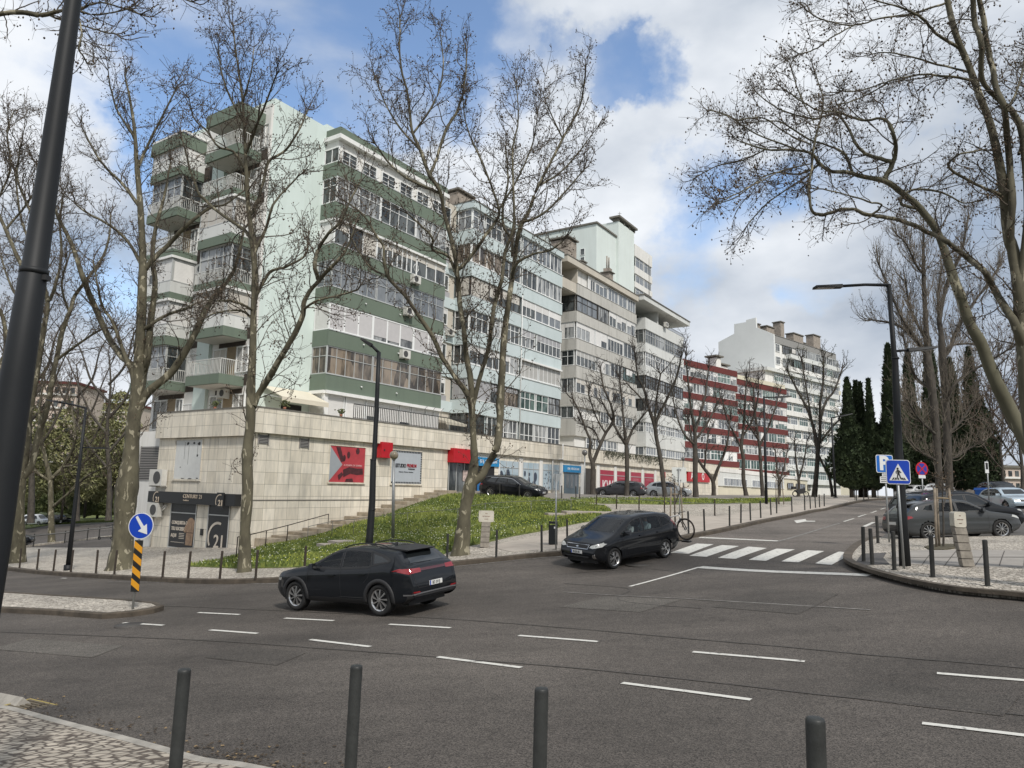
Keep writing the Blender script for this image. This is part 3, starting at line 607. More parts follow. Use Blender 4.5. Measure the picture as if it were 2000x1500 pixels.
class Bld:
 def __init__(s, name, label, A, s0, D0, z0, cat='building', group=None):
  s.A = A; s.e = np.array([math.cos(A), math.sin(A), 0]); s.n = np.array([math.sin(A), -math.cos(A), 0]); s.o = (s0, D0, z0)
  p = s.e * s0 - s.n * D0 + np.array([0, 0, z0])
  s.root = empty(name, tuple(p), A, label, cat, group)
 def part(s, name, mb, mats, parent=None, fixn=False):
  if name in SPLIT and len(mb.f): return split_build(s, name, mb, mats, parent, fixn)
  o = s.o; mb.v = [(x - o[0], y - o[1], z - o[2]) for x, y, z in mb.v]
  return mb.build(name, mats, parent or s.root, fixn)
 def wall(s, x0, x1, d0, d1, z0, z1, m, name='wall'):
  return s.part(name, MB().box(x0, x1, d0, d1, z0, z1), m)
 def bx(s, mb, pl, a0, a1, d0, d1, z0, z1, c, mi=0):
  """box on a facade: along a, depth d counted inwards from plane c"""
  if pl == 'f': mb.box(a0, a1, c + d0, c + d1, z0, z1, mi)
  else: mb.box(c + d0, c + d1, a0, a1, z0, z1, mi)
 def win(s, pl, a0, a1, z0, z1, c, cols=2, tr=0, fm=None, gm=None, fw=.06, bw=.04, shut=0, sm=None, name='window', rows=None, depth=.10, sill=True, skip=()):
  fm = fm or M_WFR; gm = gm or G_DARK; mb = MB(); g = MB()
  B = lambda m_, *a, **k: s.bx(m_, pl, *a, c=c, **k)
  B(mb, a0, a0 + fw, 0, depth, z0, z1); B(mb, a1 - fw, a1, 0, depth, z0, z1); B(mb, a0 + fw, a1 - fw, 0, depth, z1 - fw, z1); B(mb, a0 + fw, a1 - fw, -.02 if sill else 0, depth, z0, z0 + fw)
  W = (a1 - a0 - 2 * fw) / cols
  for i in range(1, cols): B(mb, a0 + fw + W * i - bw / 2, a0 + fw + W * i + bw / 2, .02, depth, z0 + fw, z1 - fw)
  if tr:
   zt = z1 - (z1 - z0) * tr; B(mb, a0 + fw, a1 - fw, .015, depth - .01, zt - bw / 2, zt + bw / 2)
  if rows:
   for i in range(1, rows): zt = z0 + (z1 - z0) * i / rows; B(mb, a0 + fw, a1 - fw, .03, depth - .02, zt - .012, zt + .012)
  w_ = s.part(name, mb, fm)
  B(g, a0 + fw * .5, a1 - fw * .5, depth * .6, depth * .6 + .02, z0 + fw * .5, z1 - fw * .5); s.part('glass', g, gm, w_)
  if shut:
   sh = MB()
   if isinstance(shut, (int, float)): shut = [shut]
   n = len(shut); W = (a1 - a0 - 2 * fw) / n
   for i, q in enumerate(shut):
    if q > 0: B(sh, a0 + fw + W * i + .025, a0 + fw + W * (i + 1) - .025, .028, depth * .5, z1 - fw - (z1 - z0 - 2 * fw) * q, z1 - fw - .004)
   s.part('shutter', sh, sm or M_SHUT, w_)
  return w_
 def ac(s, pl, a, z, c, w_=.85, h=.6):
  mb = MB(); s.bx(mb, pl, a - w_ / 2, a + w_ / 2, -.42, -.08, z, z + h, c)
  s.bx(mb, pl, a - w_ / 2 + .05, a - w_ / 2 + .09, -.4, 0, z - .07, z - .004, c); s.bx(mb, pl, a + w_ / 2 - .09, a + w_ / 2 - .05, -.4, 0, z - .07, z - .004, c)
  o = s.part('air_conditioner', mb, M_ACU)
  f = MB(); cx, cz = a - w_ * .12, z + h / 2; r = h * .38; ring = [(cx + r * math.cos(k * math.pi / 9), cz + r * math.sin(k * math.pi / 9)) for k in range(18)]
  if pl == 'f': f.prism(ring, c - .44, c - .425, 'y')
  else: f.prism(ring, c - .44, c - .425, 'x')
  s.part('fan_grille', f, M_ACF, o, True)
  return o
 def railing(s, pl, a0, a1, z, c, h=.95, step=.12, m=None, ret=0, name='railing', bw=.011):
  mb = MB(); s.bx(mb, pl, a0, a1, 0, .045, z + h - .05, z + h, c); s.bx(mb, pl, a0, a1, 0, .03, z + .06, z + .09, c)
  n = int((a1 - a0) / step)
  for i in range(n + 1): q = a0 + (a1 - a0) * i / n; s.bx(mb, pl, q - bw, q + bw, .005, .03, z, z + h - .05, c)
  if ret:   # return legs running back to the wall at each end
   op = 's' if pl == 'f' else 'f'
   n = int(ret / step)
   for a in (a0, a1 - .03):
    s.bx(mb, op, c, c + ret, 0, .03, z + h - .05, z + h, a)
    for i in range(n): q = c + ret * (i + .5) / n; s.bx(mb, op, q - .011, q + .011, .005, .025, z, z + h - .05, a)
  return s.part(name, mb, m or M_RAILW)
 def text(s, pl, txt, a, z, c, size, m, parent, depth=.01, bold=0.0, xs=1, align='CENTER', name='lettering', rev=False):
  vs, fs = text_mesh(txt, size, depth, bold, align, xs); mb = MB()
  if pl == 'f': mb.add([(a + x, c - z_ , z + y) for x, y, z_ in vs], fs)
  else: mb.add([(c - z_, a - x, z + y) for x, y, z_ in vs], fs)   # side face: D grows to the left
  return s.part(name, mb, m, parent)
FL = [7.02, 9.93, 12.84, 15.76, 18.66, 21.5]        # sill heights shared by the row
BT = [5.95, 8.87, 11.75, 14.68, 17.58, 20.48]        # undersides of the bands
# == B1 green and mint corner block
b = Bld('apartment_block', 'mint green corner apartment block with dark green balcony bands above the marble podium', A1, 24.4, 34.8, -4.2)
X0, X1, DF = 31.15, 42.95, 34.8
b.wall(X0 + .12, X1 - .05, DF + .25, DF + 11, 2.6, 23.4, M_WHITE)
b.wall(26.9, X0 + .1, 36.3, DF + 12, 2.6, 24.35, M_MINT)
b.wall(X0 + .1, X0 + 3.4, 36.32, DF + 9, 23.4, 24.6, M_MINT)
b.wall(26.72, 26.9, 36.32, DF + 12, 2.6, 23.9, M_WHITE)
for i, z in enumerate(BT):
 mb = MB(); mb.box(X0, X1, DF, DF + .25, z, FL[i]); mb.box(X0, X0 + .25, DF + .25, 36.4, z, FL[i]); b.part('floor_band', mb, M_GREEN)
 mb = MB(); mb.box(X0 - .02, X1, DF - .03, DF + .02, FL[i] - .03, FL[i] + .03); b.part('sill', mb, M_ALU)
 if i in (0, 1, 2):
  mb = MB()
  for q in (34.3, 37.8): mb.tube([(q, DF - .12, z - .35 + .9), (q, DF - .01, z - .3 + .9)], .05, 6)
  b.part('vent_pipe', mb, M_WFR)
mb = MB(); mb.box(X0 - .1, X1, DF - .12, DF + .6, 23.12, 23.42); mb.box(X0 - .1, X0 + .4, DF + .6, 36.3, 23.12, 23.42); b.part('cornice', mb, M_TRIM)
mb = MB(); mb.box(X0 + .1, X1, DF + .12, DF + .3, 23.42, 24.05); mb.box(X0 + .1, X0 + .3, DF + .3, 36.3, 23.42, 24.05); b.part('parapet', mb, M_GREEN)
grp = [(X0 + .02, 35.35), (35.4, 39.2), (39.25, X1)]
for g, (a0, a1) in enumerate(grp):
 b.win('f', a0, a1, FL[0], BT[1], DF + .04, 4 + (g == 0), .36, M_ALU, G_WARM)
 b.win('f', a0, a1, FL[2], BT[3], DF + .04, 4 + (g == 0), .36, M_ALU, G_GREYB)
 b.win('f', a0, a1, FL[4], BT[5], DF + .04, 4, .34, M_WFR, G_MID if g != 1 else G_DARK)
sh = [[1, 1, 1], [.82, .88, .64], [1, .9]]
gg = [(X0 + .02, 35.2), (35.2, 39.5), (39.5, X1)]
for g, (a0, a1) in enumerate(gg): b.win('f', a0, a1, FL[1], BT[2] - .02, DF + .04, 3 if g < 2 else 2, 0, M_WFR, G_MID, fw=.10, bw=.12, shut=sh[g], sm=mat('grey_white_shutter', (.50, .485, .485), .6, vary=.05, rnd=.06))
sh = [[.42, 0, 1], [.45, .4, .42, .40], [.36, .42, .38]]
for g, (a0, a1) in enumerate(gg): b.win('f', a0, a1, FL[3], BT[4], DF + .04, len(sh[g]) * (2 if g == 1 else 1), 0, M_WFR, G_DARK, bw=.08, shut=sh[g], sm=M_SHUTB)
mb = MB(); mb.box(X0 + .1, X1 - .02, DF - .12, DF + .02, BT[4] - .22, BT[4] - .06); mb.box(X0 - .06, X0 + .02, DF, 36.2, BT[4] - .22, BT[4] - .06); b.part('blind_box', mb, M_TRIM)
wl = 31.3
for k in range(6):
 b.win('f', wl + .25, wl + 1.65, FL[5] + .02, FL[5] + 1.0, DF + .12, 2, 0, M_WFR, G_DARK, rows=3); wl += 1.93
for i, (gm, fm, cols, tr, q) in enumerate([(G_WARM, M_ALU, 2, .36, 0), (G_MID, M_WFR, 1, 0, 1), (G_GREYB, M_ALU, 2, .36, 0), (G_DARK, M_WFR, 1, 0, 1), (G_DARK, M_WFR, 2, .34, 0), (G_DARK, M_WFR, 2, 0, 0)]):
 z1 = (BT + [22.6])[i + 1]
 b.win('s', DF + .06, 36.28, FL[i], z1, X0 + .03, cols, tr, fm, gm, shut=q, sm=M_SHUT, fw=.07)
mb = MB(); mb.box(X0 - .02, X1, DF - .18, DF + .05, 5.72, 5.93); mb.box(X0 - .12, X0 + .02, DF, 36.2, 5.72, 5.93); b.part('blind_box', mb, M_TRIM)
for (a0, a1, q, c) in [(X0 + .35, 33.0, .78, 1), (33.1, 34.9, 1, 1), (35.0, 36.0, .38, 1), (36.1, 38.3, 1, 2), (38.4, 39.6, .42, 1), (39.7, 41.2, .9, 1), (41.3, 42.9, .48, 3)]:
 b.win('f', a0, a1, 2.95, 5.72, DF + .1, c, 0, M_WFR, G_DARK, shut=q, sm=M_SHUT, fw=.08)
mb = MB(); mb.box(X0, X0 + .3, DF, DF + .25, 2.6, 5.72); b.part('corner_post', mb, M_TRIM)
b.win('s', DF + .3, 36.25, 2.95, 5.72, X0 + .05, 1, 0, M_WFR, G_DARK, shut=.88, sm=M_SHUT)
for a, z in [(39.1, 15.0), (38.5, 12.4), (38.3, 9.15)]: b.ac('f', a, z, DF)
mb = MB(); c0 = (31.3, DF - .12, 15.2)
mb.tube([(39.0 + .28 * math.cos(k * .524), DF - .35, 16.9 - .75 + .28 * math.sin(k * .524)) for k in range(13)], .02, 5); b.part('satellite_dish', mb, M_TRIM)
mb = MB(); mb.add([(27.5, 36.25, 5.85), (31.1, 36.25, 5.85), (30.9, 34.1, 5.02), (27.3, 34.1, 5.02), (27.5, 36.25, 5.80), (31.1, 36.25, 5.80), (30.9, 34.1, 4.97), (27.3, 34.1, 4.97)], [(0, 1, 2, 3), (7, 6, 5, 4), (0, 3, 7, 4), (1, 5, 6, 2)])
mb.box(27.3, 30.9, 34.08, 34.12, 4.74, 5.02); aw = b.part('awning', mb, slatted('awning_canvas', (.62, .57, .46), 2.0, .15)); 
mb = MB(); mb.tube([(27.6, 36.2, 5.3), (27.5, 34.15, 4.95)], .03, 6); mb.tube([(30.8, 36.2, 5.3), (30.7, 34.15, 4.95)], .03, 6); b.part('awning_arm', mb, M_WFR, aw)
b.wall(29.0, 30.6, 36.26, 36.3, 2.9, 4.9, M_DARK, 'door')
# ---- side face with two stacks of balconies
SW = 26.72
def zf(k): return 6.27 + 2.88 * k - (.0 if k else 0)
stacks = [(37.0, 40.35, ['open', 'shut', 'glaz', 'shutw', 'rail', 'rail', 'open']), (43.0, 46.6, ['glaz', 'shut', 'shut', 'open', 'glaz', 'shutw', 'glaz'])]
for si, (d0, d1, kinds) in enumerate(stacks):
 for k, kind in enumerate(kinds[:6]):
  z = zf(k); sp = 25.0
  mb = MB(); mb.box(sp, SW, d0, d1, z - .58, z, 0); mb.box(sp + .12, SW, d0 + .12, d1 - .12, z - .6, z - .581, 1); b.part('balcony', mb, [M_GREEN, M_SOFF])
  top = z + 2.28
  if kind in ('open', 'rail'):
   b.railing('s', d0 + .03, d1 - .03, z, sp + .03, .95, .13, M_RAILW, ret=1.6)
  if kind == 'open':
   pass
  if kind in ('shut', 'shutw'):
   mb = MB(); mb.box(sp + .03, sp + .13, d0 + .03, d1 - .03, z, z + .72); mb.box(sp + .13, SW, d0 + .03, d0 + .13, z, z + .72); b.part('balcony_panel', mb, M_GREYW)
   b.win('s', d0 + .03, d1 - .03, z + .74, top, sp + .04, 4, 0, M_ALU, G_DARK, shut=([1, 1, .55, 1] if kind == 'shut' else [1, 1, 1, 1]), sm=M_SHUTB if si == 0 else M_SHUT, fw=.06)
   b.win('f', sp + .15, SW, z + .74, top, d0 + .04, 1, 0, M_ALU, G_DARK, shut=1, sm=M_SHUTB if si == 0 else M_SHUT)
   mb = MB(); mb.box(sp - .08, sp + .02, d0 - .05, d1, top, top + .16); mb.box(sp + .02, SW, d0 - .08, d0 + .02, top, top + .16); b.part('blind_box', mb, M_TRIM)
  if kind == 'glaz':
   b.railing('s', d0 + .03, d1 - .03, z, sp + .03, .8, .13, M_RAILW, ret=1.6)
   b.win('s', d0 + .1, d1 - .1, z + .02, top, sp + .2, 4, .3, M_ALU, G_GREYB if si else G_MID, fw=.05)
   b.win('f', sp + .3, SW, z + .02, top, d0 + .12, 2, .3, M_ALU, G_DARK, fw=.05)
 for k in range(-1, 6):
  z = zf(k) if k >= 0 else 3.3
  b.wall(SW - .03, SW, d0 + .1, d1 - .6, z + 2.0, z + 2.28, M_BROWN, 'brown_band')
  if k < 0 or kinds[k] in ('open', 'rail'):
   b.win('s', d0 + 1.9, d1 - .1, z + (.05 if k >= 0 else .0), z + 1.95, SW - .06, 2, 0, M_WFR, G_MID, shut=.0 if k < 0 else [1, .7], sm=M_SHUTB)
   b.win('s', d0 - .25 if si == 0 else d0 + .1, d0 + .9, z + .3, z + 1.95, SW - .06, 2, 0, M_WFR, G_MID)
   b.wall(SW - .04, SW, d0 + .95, d0 + 1.85, z, z + 1.98, M_TAN, 'tan_panel')
for (d0, d1) in [(41.2, 42.2)]:
 b.wall(SW - .22, SW, d0 - .7, d0 + .6, 2.6, 23.0, M_MINT, 'pier')
for k in range(6):
 z = zf(k)
 b.win('s', 41.95, 42.9, z + .55, z + 1.9, SW - .05, 2, 0, M_WFR, G_DARK); b.wall(SW - .03, SW, 41.85, 43.0, z - .6, z + .45, M_BROWN, 'brown_band')
 b.win('s', 36.42, 36.95, z + .3, z + 1.9, SW - .05, 1, 0, M_ALU, G_DARK); b.wall(SW - .02, SW, 36.4, 37.0, z - .5, z + .2, M_BROWN, 'brown_band')
b.ac('s', 38.6, 5.05, SW, .8, .55); b.ac('s', 41.6, 13.3, SW - .3, .8, .55)
for (d0, d1, zt) in [(36.85, 40.4, 23.3), (43.0, 46.7, 22.9)]:
 mb = MB(); mb.box(24.9, SW, d0, d1, zt - .85, zt, 0); mb.box(25.0, SW, d0 + .1, d1 - .1, zt - .87, zt - .851, 1); b.part('roof_slab', mb, [M_GREEN, M_SOFF])
mb = MB()
for i, (q, d) in enumerate([(31.9, 38.5), (36, 40), (40, 41)]): mb.box(q, q + .9, d, d + .7, 23.4, 25.1 + .2 * i); mb.box(q - .12, q + 1.02, d - .12, d + .82, 25.22 + .2 * i, 25.32 + .2 * i, 1)
b.part('chimney', mb, [M_CONC, M_COPE])
# == podium with the shops
p = Bld('shopping_podium', 'long pale marble clad podium with shops along the foot of the apartment row', A1, 24.3, 32.3, -4.6)
PD = 32.3
p.wall(24.3, 105, PD, PD + 9, -5.2, 2.95, M_MARB)
p.wall(24.6, 26.7, PD + 9, PD + 12, -5.4, 2.95, M_WHITE)
mb = MB(); mb.box(24.05, 105.1, PD - .25, PD, 2.62, 3.95); mb.box(24.05, 24.3, PD, PD + 9.1, 2.45, 3.95); mb.box(24.3, 24.5, PD, PD + 9.1, 2.95, 3.95); mb.box(24.3, 105, PD, PD + .15, 2.95, 3.95); p.part('parapet', mb, M_MARB)
mb = MB(); mb.box(24.02, 105.12, PD - .28, PD + .17, 3.95, 4.02); mb.box(24.02, 24.5, PD + .17, PD + 9.12, 3.95, 4.02); p.part('coping', mb, M_COPE)
p.wall(24.27, 43.0, PD - .02, PD, -1.0, -.94, M_COPE, 'string_course')
p.railing('f', 31.4, 46.4, 4.02, PD + .05, .95, .17, mat('fence_dark', (.03, .03, .03), .6), name='terrace_fence', bw=.020)
mb = MB()
for i in range(9): q = 38.2 + i * .9; mb.tube([(q, PD + .06, 4.9), (q, PD + .06, 5.35), (q + .3, PD + .06, 5.6)], .02, 5)
p.part('fence_spike', mb, M_RAILG)
SF = 24.3
def vent(a0, a1, z0, z1, pl, c, n):
 mb = MB(); p.bx(mb, pl, a0, a1, -.03, .0, z0, z1, c, 1)
 for i in range(n): z = z0 + (z1 - z0) * (i + .5) / n; p.bx(mb, pl, a0 + .04, a1 - .04, -.06, -.032, z - (z1 - z0) / n * .3, z + (z1 - z0) / n * .22, c)
 p.bx(mb, pl, a0 - .05, a0, -.07, 0, z0 - .05, z1 + .05, c); p.bx(mb, pl, a1, a1 + .05, -.07, 0, z0 - .05, z1 + .05, c)
 return p.part('vent', mb, [mat('vent_slat', (.26, .25, .24), .6), M_DARK])
vent(41.5, 43.7, -.05, 2.0, 's', 24.6, 20)
p.win('s', 41.7, 43.2, 3.3, 4.9, 26.68, 2, 0, M_WFR, G_DARK, shut=.35)
vent(31.9 - 7.4 + .0, 25.1, 2.05, 2.52, 'f', PD, 6); vent(27.3, 27.9, 2.0, 2.5, 'f', PD, 6)
def sill(pl, a0, a1, z0, z1, c):
 mb = MB(); p.bx(mb, pl, a0 - .08, a1 + .08, -.09, 0, z0 - .1, z0 - .01, c); p.bx(mb, pl, a0 - .06, a0 - .01, -.05, 0, z0, z1, c); p.bx(mb, pl, a1 + .01, a1 + .06, -.05, 0, z0, z1, c); p.bx(mb, pl, a0 - .06, a1 + .06, -.05, 0, z1 + .01, z1 + .06, c); p.part('window_surround', mb, M_MARB)
mb = MB(); p.bx(mb, 's', 36.95, 39.5, -.02, 0, .07, 2.3, SF); w1 = p.part('panel', mb, mat('panel_white', (.55, .56, .55), .7, vary=.06)); sill('s', 36.95, 39.5, .07, 2.3, SF)
mb = MB()
rnd = random.Random(4)
for cx, cz, r in [(38.35, 2.1, .16), (37.75, 2.12, .12), (37.25, 2.08, .17), (37.35, 1.42, .13), (38.9, .75, .06), (37.2, .12, .2), (38.6, .1, .3), (37.9, .09, .3)]:
 poly = [(cx + r * rnd.uniform(.4, 1) * math.cos(t), cz + r * rnd.uniform(.4, 1.1) * math.sin(t) * (.8 if cz > .2 else .15)) for t in np.linspace(0, 6.28, 9)[:-1]]
 mb.prism(poly, SF - .025, SF - .021, 'x')
for a, z0, z1 in [(38.6, 1.2, 2.2), (38.2, .9, 2.0), (37.35, 1.5, 2.1)]: mb.box(SF - .026, SF - .022, a, a + .02, z0, z1)
p.part('tear', mb, mat('tear_dark', (.05, .05, .05), .9), w1)
black = mat('black_sign', (.016, .017, .018), .5); gold = mat('pale_gold', (.50, .42, .33), .5)
mb = MB(); mb.box(SF - .38, SF, 33.1, 41.35, -1.32, -.68); sg = p.part('shop_sign', mb, black)
mb = MB(); mb.box(SF - .45, SF - .39, 34.0, 34.6, -1.45, -.62); p.part('sign_box', mb, black, sg)
p.text('s', 'CENTURY 21', 36.9, -.90, SF - .39, .30, gold, sg, xs=1.05); p.text('s', 'Casablanca', 37.5, -1.12, SF - .39, .12, gold, sg)
def c21(d, z, r, sign, c, m=gold):
 mb = MB(); ring = []
 pts = [(math.cos(t), math.sin(t)) for t in np.linspace(R_(70), R_(215), 16)]
 for i in range(15):
  (x0, y0), (x1, y1) = pts[i], pts[i + 1]
  mb.add([(c, d - r * x0, z + r * y0), (c, d - r * x1, z + r * y1), (c, d - r * .84 * x1, z + r * .84 * y1), (c, d - r * .84 * x0, z + r * .84 * y0)], [(0, 1, 2, 3)])
 p.part('logo_ring', mb, m, sign); p.text('s', '21', d - r * .22, z - r * .28, c, r * 1.15, m, sign, bold=.01)
c21(40.4, -1.06, .38, sg, SF - .40); c21(34.3, -1.08, .38, sg, SF - .46)
def shopwin(pl, a0, a1, z0, z1, c, m, trz=None):
 mb = MB(); p.bx(mb, pl, a0, a1, -.015, 0, z0, z1, c); o = p.part('shop_window', mb, m)
 f = MB(); p.bx(f, pl, a0, a0 + .05, -.05, -.016, z0, z1, c); p.bx(f, pl, a1 - .05, a1, -.05, -.016, z0, z1, c); p.bx(f, pl, a0 + .05, a1 - .05, -.05, -.016, z0, z0 + .06, c)
 if trz: p.bx(f, pl, a0 + .05, a1 - .05, -.05, -.016, trz - .03, trz + .03, c)
 p.part('frame', f, M_ALU, o); return o
darkposter = mat('dark_poster', (.022, .023, .026), .35, vary=.1)
o = shopwin('s', 36.95, 39.45, -3.85, -1.34, SF, darkposter, -1.85)
cream = mat('poster_cream', (.58, .52, .44), .6)
for txt, z, sz, dd in [('CONQUISTA O', -2.42, .27, 39.25), ('TEU SUCESSO', -2.76, .27, 39.25), ('AQUI', -3.14, .27, 39.25)]: p.text('s', txt, dd, z, SF - .02, sz, cream, o, align='LEFT', xs=.82, bold=.006)
mb = MB()
for i in range(4): mb.box(SF - .03, SF - .018, 37.95, 38.45, -3.02 - i * .09, -2.99 - i * .09)
mb.box(SF - .03, SF - .018, 37.9, 39.2, -3.52, -3.50); p.part('small_print', mb, cream, o)
mb = MB(); mb.prism([(37.78, -3.62), (37.16, -3.62), (37.10, -2.9), (37.02, -2.35), (37.12, -2.2), (37.3, -2.1), (37.52, -2.1), (37.68, -2.22), (37.92, -2.62), (38.05, -2.86), (37.85, -2.95), (37.75, -2.75)], SF - .03, SF - .018, 'x'); p.part('printed_coat', mb, mat('poster_coat', (.30, .20, .13), .6, vary=.25, vscale=4), o)
mb = MB(); mb.box(SF - .034, SF - .031, 37.28, 37.30, -3.5, -2.3); mb.box(SF - .034, SF - .031, 37.1, 37.75, -2.95, -2.9); p.part('printed_coat_belt', mb, mat('poster_coat_dark', (.12, .07, .05), .6), o)
o = shopwin('s', 33.95, 35.85, -3.75, -1.34, SF, darkposter, -1.85); c21(34.9, -3.05, .85, o, SF - .03, cream)
mb = MB(); mb.box(SF - .06, SF, 36.2, 36.42, -3.0, -2.65); p.part('letter_box', mb, black)
p.ac('s', 40.7, -.35, SF, 1.3, .95); p.ac('s', 40.75, -2.15, SF, 1.1, .8)
mb = MB(); mb.tube([(SF - .2, 40.1, -1.7), (SF - .25, 39.8, -1.5), (SF - .1, 39.75, -1.35)], .03, 5); mb.tube([(SF - .2, 40.1, -1.85), (SF - .3, 39.75, -1.7), (SF - .1, 39.7, -1.45)], .03, 5); mb.tube([(SF - .05, 41.2, -1.4), (SF - .05, 41.2, -4.2)], .04, 6); p.part('pipe', mb, M_ACU)
redp = mat('poster_red', (.40, .045, .055), .45, vary=.22, vscale=1.6); grp_ = mat('poster_grey', (.30, .32, .34), .45, vary=.05)
mb = MB(); p.bx(mb, 'f', 29.6, 32.5, -.015, 0, .1, 2.25, PD); o = p.part('poster', mb, redp); sill('f', 29.6, 32.5, .1, 2.25, PD)
mb = MB(); mb.prism([(29.6, 2.22), (30.62, 1.15), (29.6, .14)], PD - .03, PD - .018, 'y'); p.part('poster_wedge', mb, grp_, o, True)
mb = MB(); dk = mat('poster_dark', (.07, .018, .022), .5, vary=.5, vscale=5)
mb.prism([(30.05, 2.2), (30.4, 2.2), (30.75, 1.35), (30.5, 1.3)], PD - .028, PD - .018, 'y')
for cx, cz, rx, rz in [(31.85, 2.02, .16, .20), (31.1, 1.75, .13, .22), (30.75, 1.55, .12, .2)]: mb.prism([(cx + rx * math.cos(t), cz + rz * math.sin(t)) for t in np.linspace(0, 6.28, 11)[:-1]], PD - .028, PD - .018, 'y')
mb.prism([(30.7, .85), (31.2, 1.02), (31.9, .95), (32.35, .98), (32.4, .6), (31.9, .55), (31.3, .62), (30.9, .45), (30.75, .4)], PD - .028, PD - .018, 'y')
mb.prism([(30.9, .12), (31.6, .12), (31.5, .34), (31.0, .3)], PD - .028, PD - .018, 'y'); mb.prism([(30.3, .5), (30.6, .7), (30.75, .55), (30.4, .2)], PD - .028, PD - .018, 'y')
p.part('printed_figures', mb, dk, o, True)
p.text('f', 'A EQUIPA DE SEMPRE', 31.5, 1.12, PD - .034, .16, mat('poster_pink', (.62, .35, .35), .6), o)
red = mat('sign_red', (.43, .006, .014), .45, vary=.1)
mb = MB(); mb.box(33.55, 34.6, PD - .4, PD, 1.72, 2.72); o = p.part('wall_box', mb, red)
mb = MB(); mb.prism([(33.82 + .07 * math.cos(t), 2.2 + .07 * math.sin(t)) for t in np.linspace(0, 6.28, 13)[:-1]], PD - .41, PD - .401, 'y'); p.part('emblem', mb, black, o, True)
mb = MB(); p.bx(mb, 'f', 34.95, 38.0, -.015, 0, .1, 2.28, PD); o = p.part('poster', mb, mat('poster_blue_grey', (.40, .43, .46), .45, vary=.05)); sill('f', 34.95, 38.0, .1, 2.28, PD)
mb = MB()
for i in range(19): q = 34.97 + i * .16; mb.box(q, q + .11, PD - .024, PD - .017, 2.16, 2.26); mb.box(q, q + .11, PD - .024, PD - .017, .12, .22)
for i in range(12): z = .28 + i * .16; mb.box(37.88, 37.98, PD - .024, PD - .017, z, z + .11)
p.part('poster_edge_pattern', mb, black, o)
p.text('f', 'ESTUDIO', 35.85, 1.28, PD - .03, .34, mat('ink', (.03, .03, .035), .5), o, xs=.75, bold=.008); p.text('f', 'PREMIUM', 36.95, 1.30, PD - .03, .32, mat('ink_red', (.30, .02, .03), .5), o, xs=.75, bold=.006)
p.text('f', 'IMOBILIARIA', 36.95, 1.08, PD - .03, .12, MATS['ink'], o); p.text('f', 'Compramos · Vendemos · Arrendamos', 36.4, .88, PD - .03, .09, MATS['ink'], o)
mb = MB(); mb.box(40.85, 43.5, PD - .55, PD, 1.72, 2.75); o = p.part('shop_sign', mb, red)
mb = MB(); p.bx(mb, 'f', 40.95, 43.9, -.012, 0, -.65, 1.72, PD); dw = p.part('doorway', mb, glassy('doorway_glass', (.03, .035, .035), (.13, .14, .14), rnd=.1))
mb = MB(); 
for q in (41.0, 41.9, 42.85, 43.8): p.bx(mb, 'f', q, q + .06, -.05, -.013, -.62, 1.72, PD)
p.part('frame', mb, M_ALU, dw)
mb = MB(); p.bx(mb, 'f', 42.7, 43.4, -.07, -.052, .4, 1.2, PD); p.part('door_poster', mb, mat('paper', (.5, .4, .36), .7, vary=.5, vscale=8), dw)
blue = mat('sign_blue', (.02, .22, .46), .45, vary=.05)
mb = MB(); p.bx(mb, 'f', 44.5, 47.4, -.12, 0, 1.62, 2.28, PD); o = p.part('shop_sign', mb, blue); p.text('f', '(24)  PROTELAR', 45.9, 1.97, PD - .135, .34, M_WFR, o)
mb = MB(); p.bx(mb, 'f', 44.4, 46.9, -.01, 0, -.65, 1.6, PD); dw = p.part('doorway', mb, M_DARK); mb = MB(); p.bx(mb, 'f', 44.6, 45.3, -.04, -.012, -.6, .5, PD); p.part('blue_door', mb, mat('door_blue', (.02, .13, .33), .5), dw)
pm = mat('shop_poster', (.46, .52, .56), .35, c2=(.30, .40, .46), vscale=.8); ink = mat('poster_ink', (.055, .07, .10), .4, vary=.3)
for j, (a0, a1) in enumerate([(47.62, 50.45), (51.1, 53.75), (54.4, 57.4)]):
 o = shopwin('f', a0, a1, -.35 if j < 2 else -.15, 2.15, PD, pm, 1.62); mb = MB(); rr_ = random.Random(j + 3)
 for q in (.33, .66): p.bx(mb, 'f', a0 + (a1 - a0) * q - .02, a0 + (a1 - a0) * q + .02, -.05, -.02, -.3, 2.1, PD)
 p.part('mullion', mb, M_ALU, o); mb = MB()
 if j == 2:
  for k in range(46):
   cx, cz = rr_.uniform(a0 + .15, a1 - .15), rr_.uniform(-.05, 1.45); r = rr_.uniform(.05, .10); mb.prism([(cx + r * rr_.uniform(.5, 1.2) * math.cos(t), cz + r * 1.3 * rr_.uniform(.5, 1.2) * math.sin(t)) for t in np.linspace(0, 6.28, 7)[:-1]], PD - .03, PD - .018, 'y')
 else:
  for cx, cz, rx, rz in ([(.25, .9, .28, .45), (1.2, 1.0, .33, .5), (2.2, .55, .35, .3), (2.0, .15, .5, .12), (1.15, .0, .15, .2)] if j == 0 else [(.35, 1.2, .15, .25), (1.0, .35, .22, .62), (1.05, 1.15, .14, .16), (2.05, .95, .28, .42), (1.85, .3, .3, .35)]):
   mb.prism([(a0 + cx + rx * math.cos(t), cz + rz * math.sin(t)) for t in np.linspace(0, 6.28, 13)[:-1]], PD - .03, PD - .018, 'y')
 p.part('poster_print', mb, ink, o, True)
mb = MB(); p.bx(mb, 'f', 58.1, 61.45, -.14, 0, 1.55, 2.2, PD); o = p.part('shop_sign', mb, blue); p.text('f', '(24)  MELO & LAR', 59.9, 1.88, PD - .15, .30, M_WFR, o)
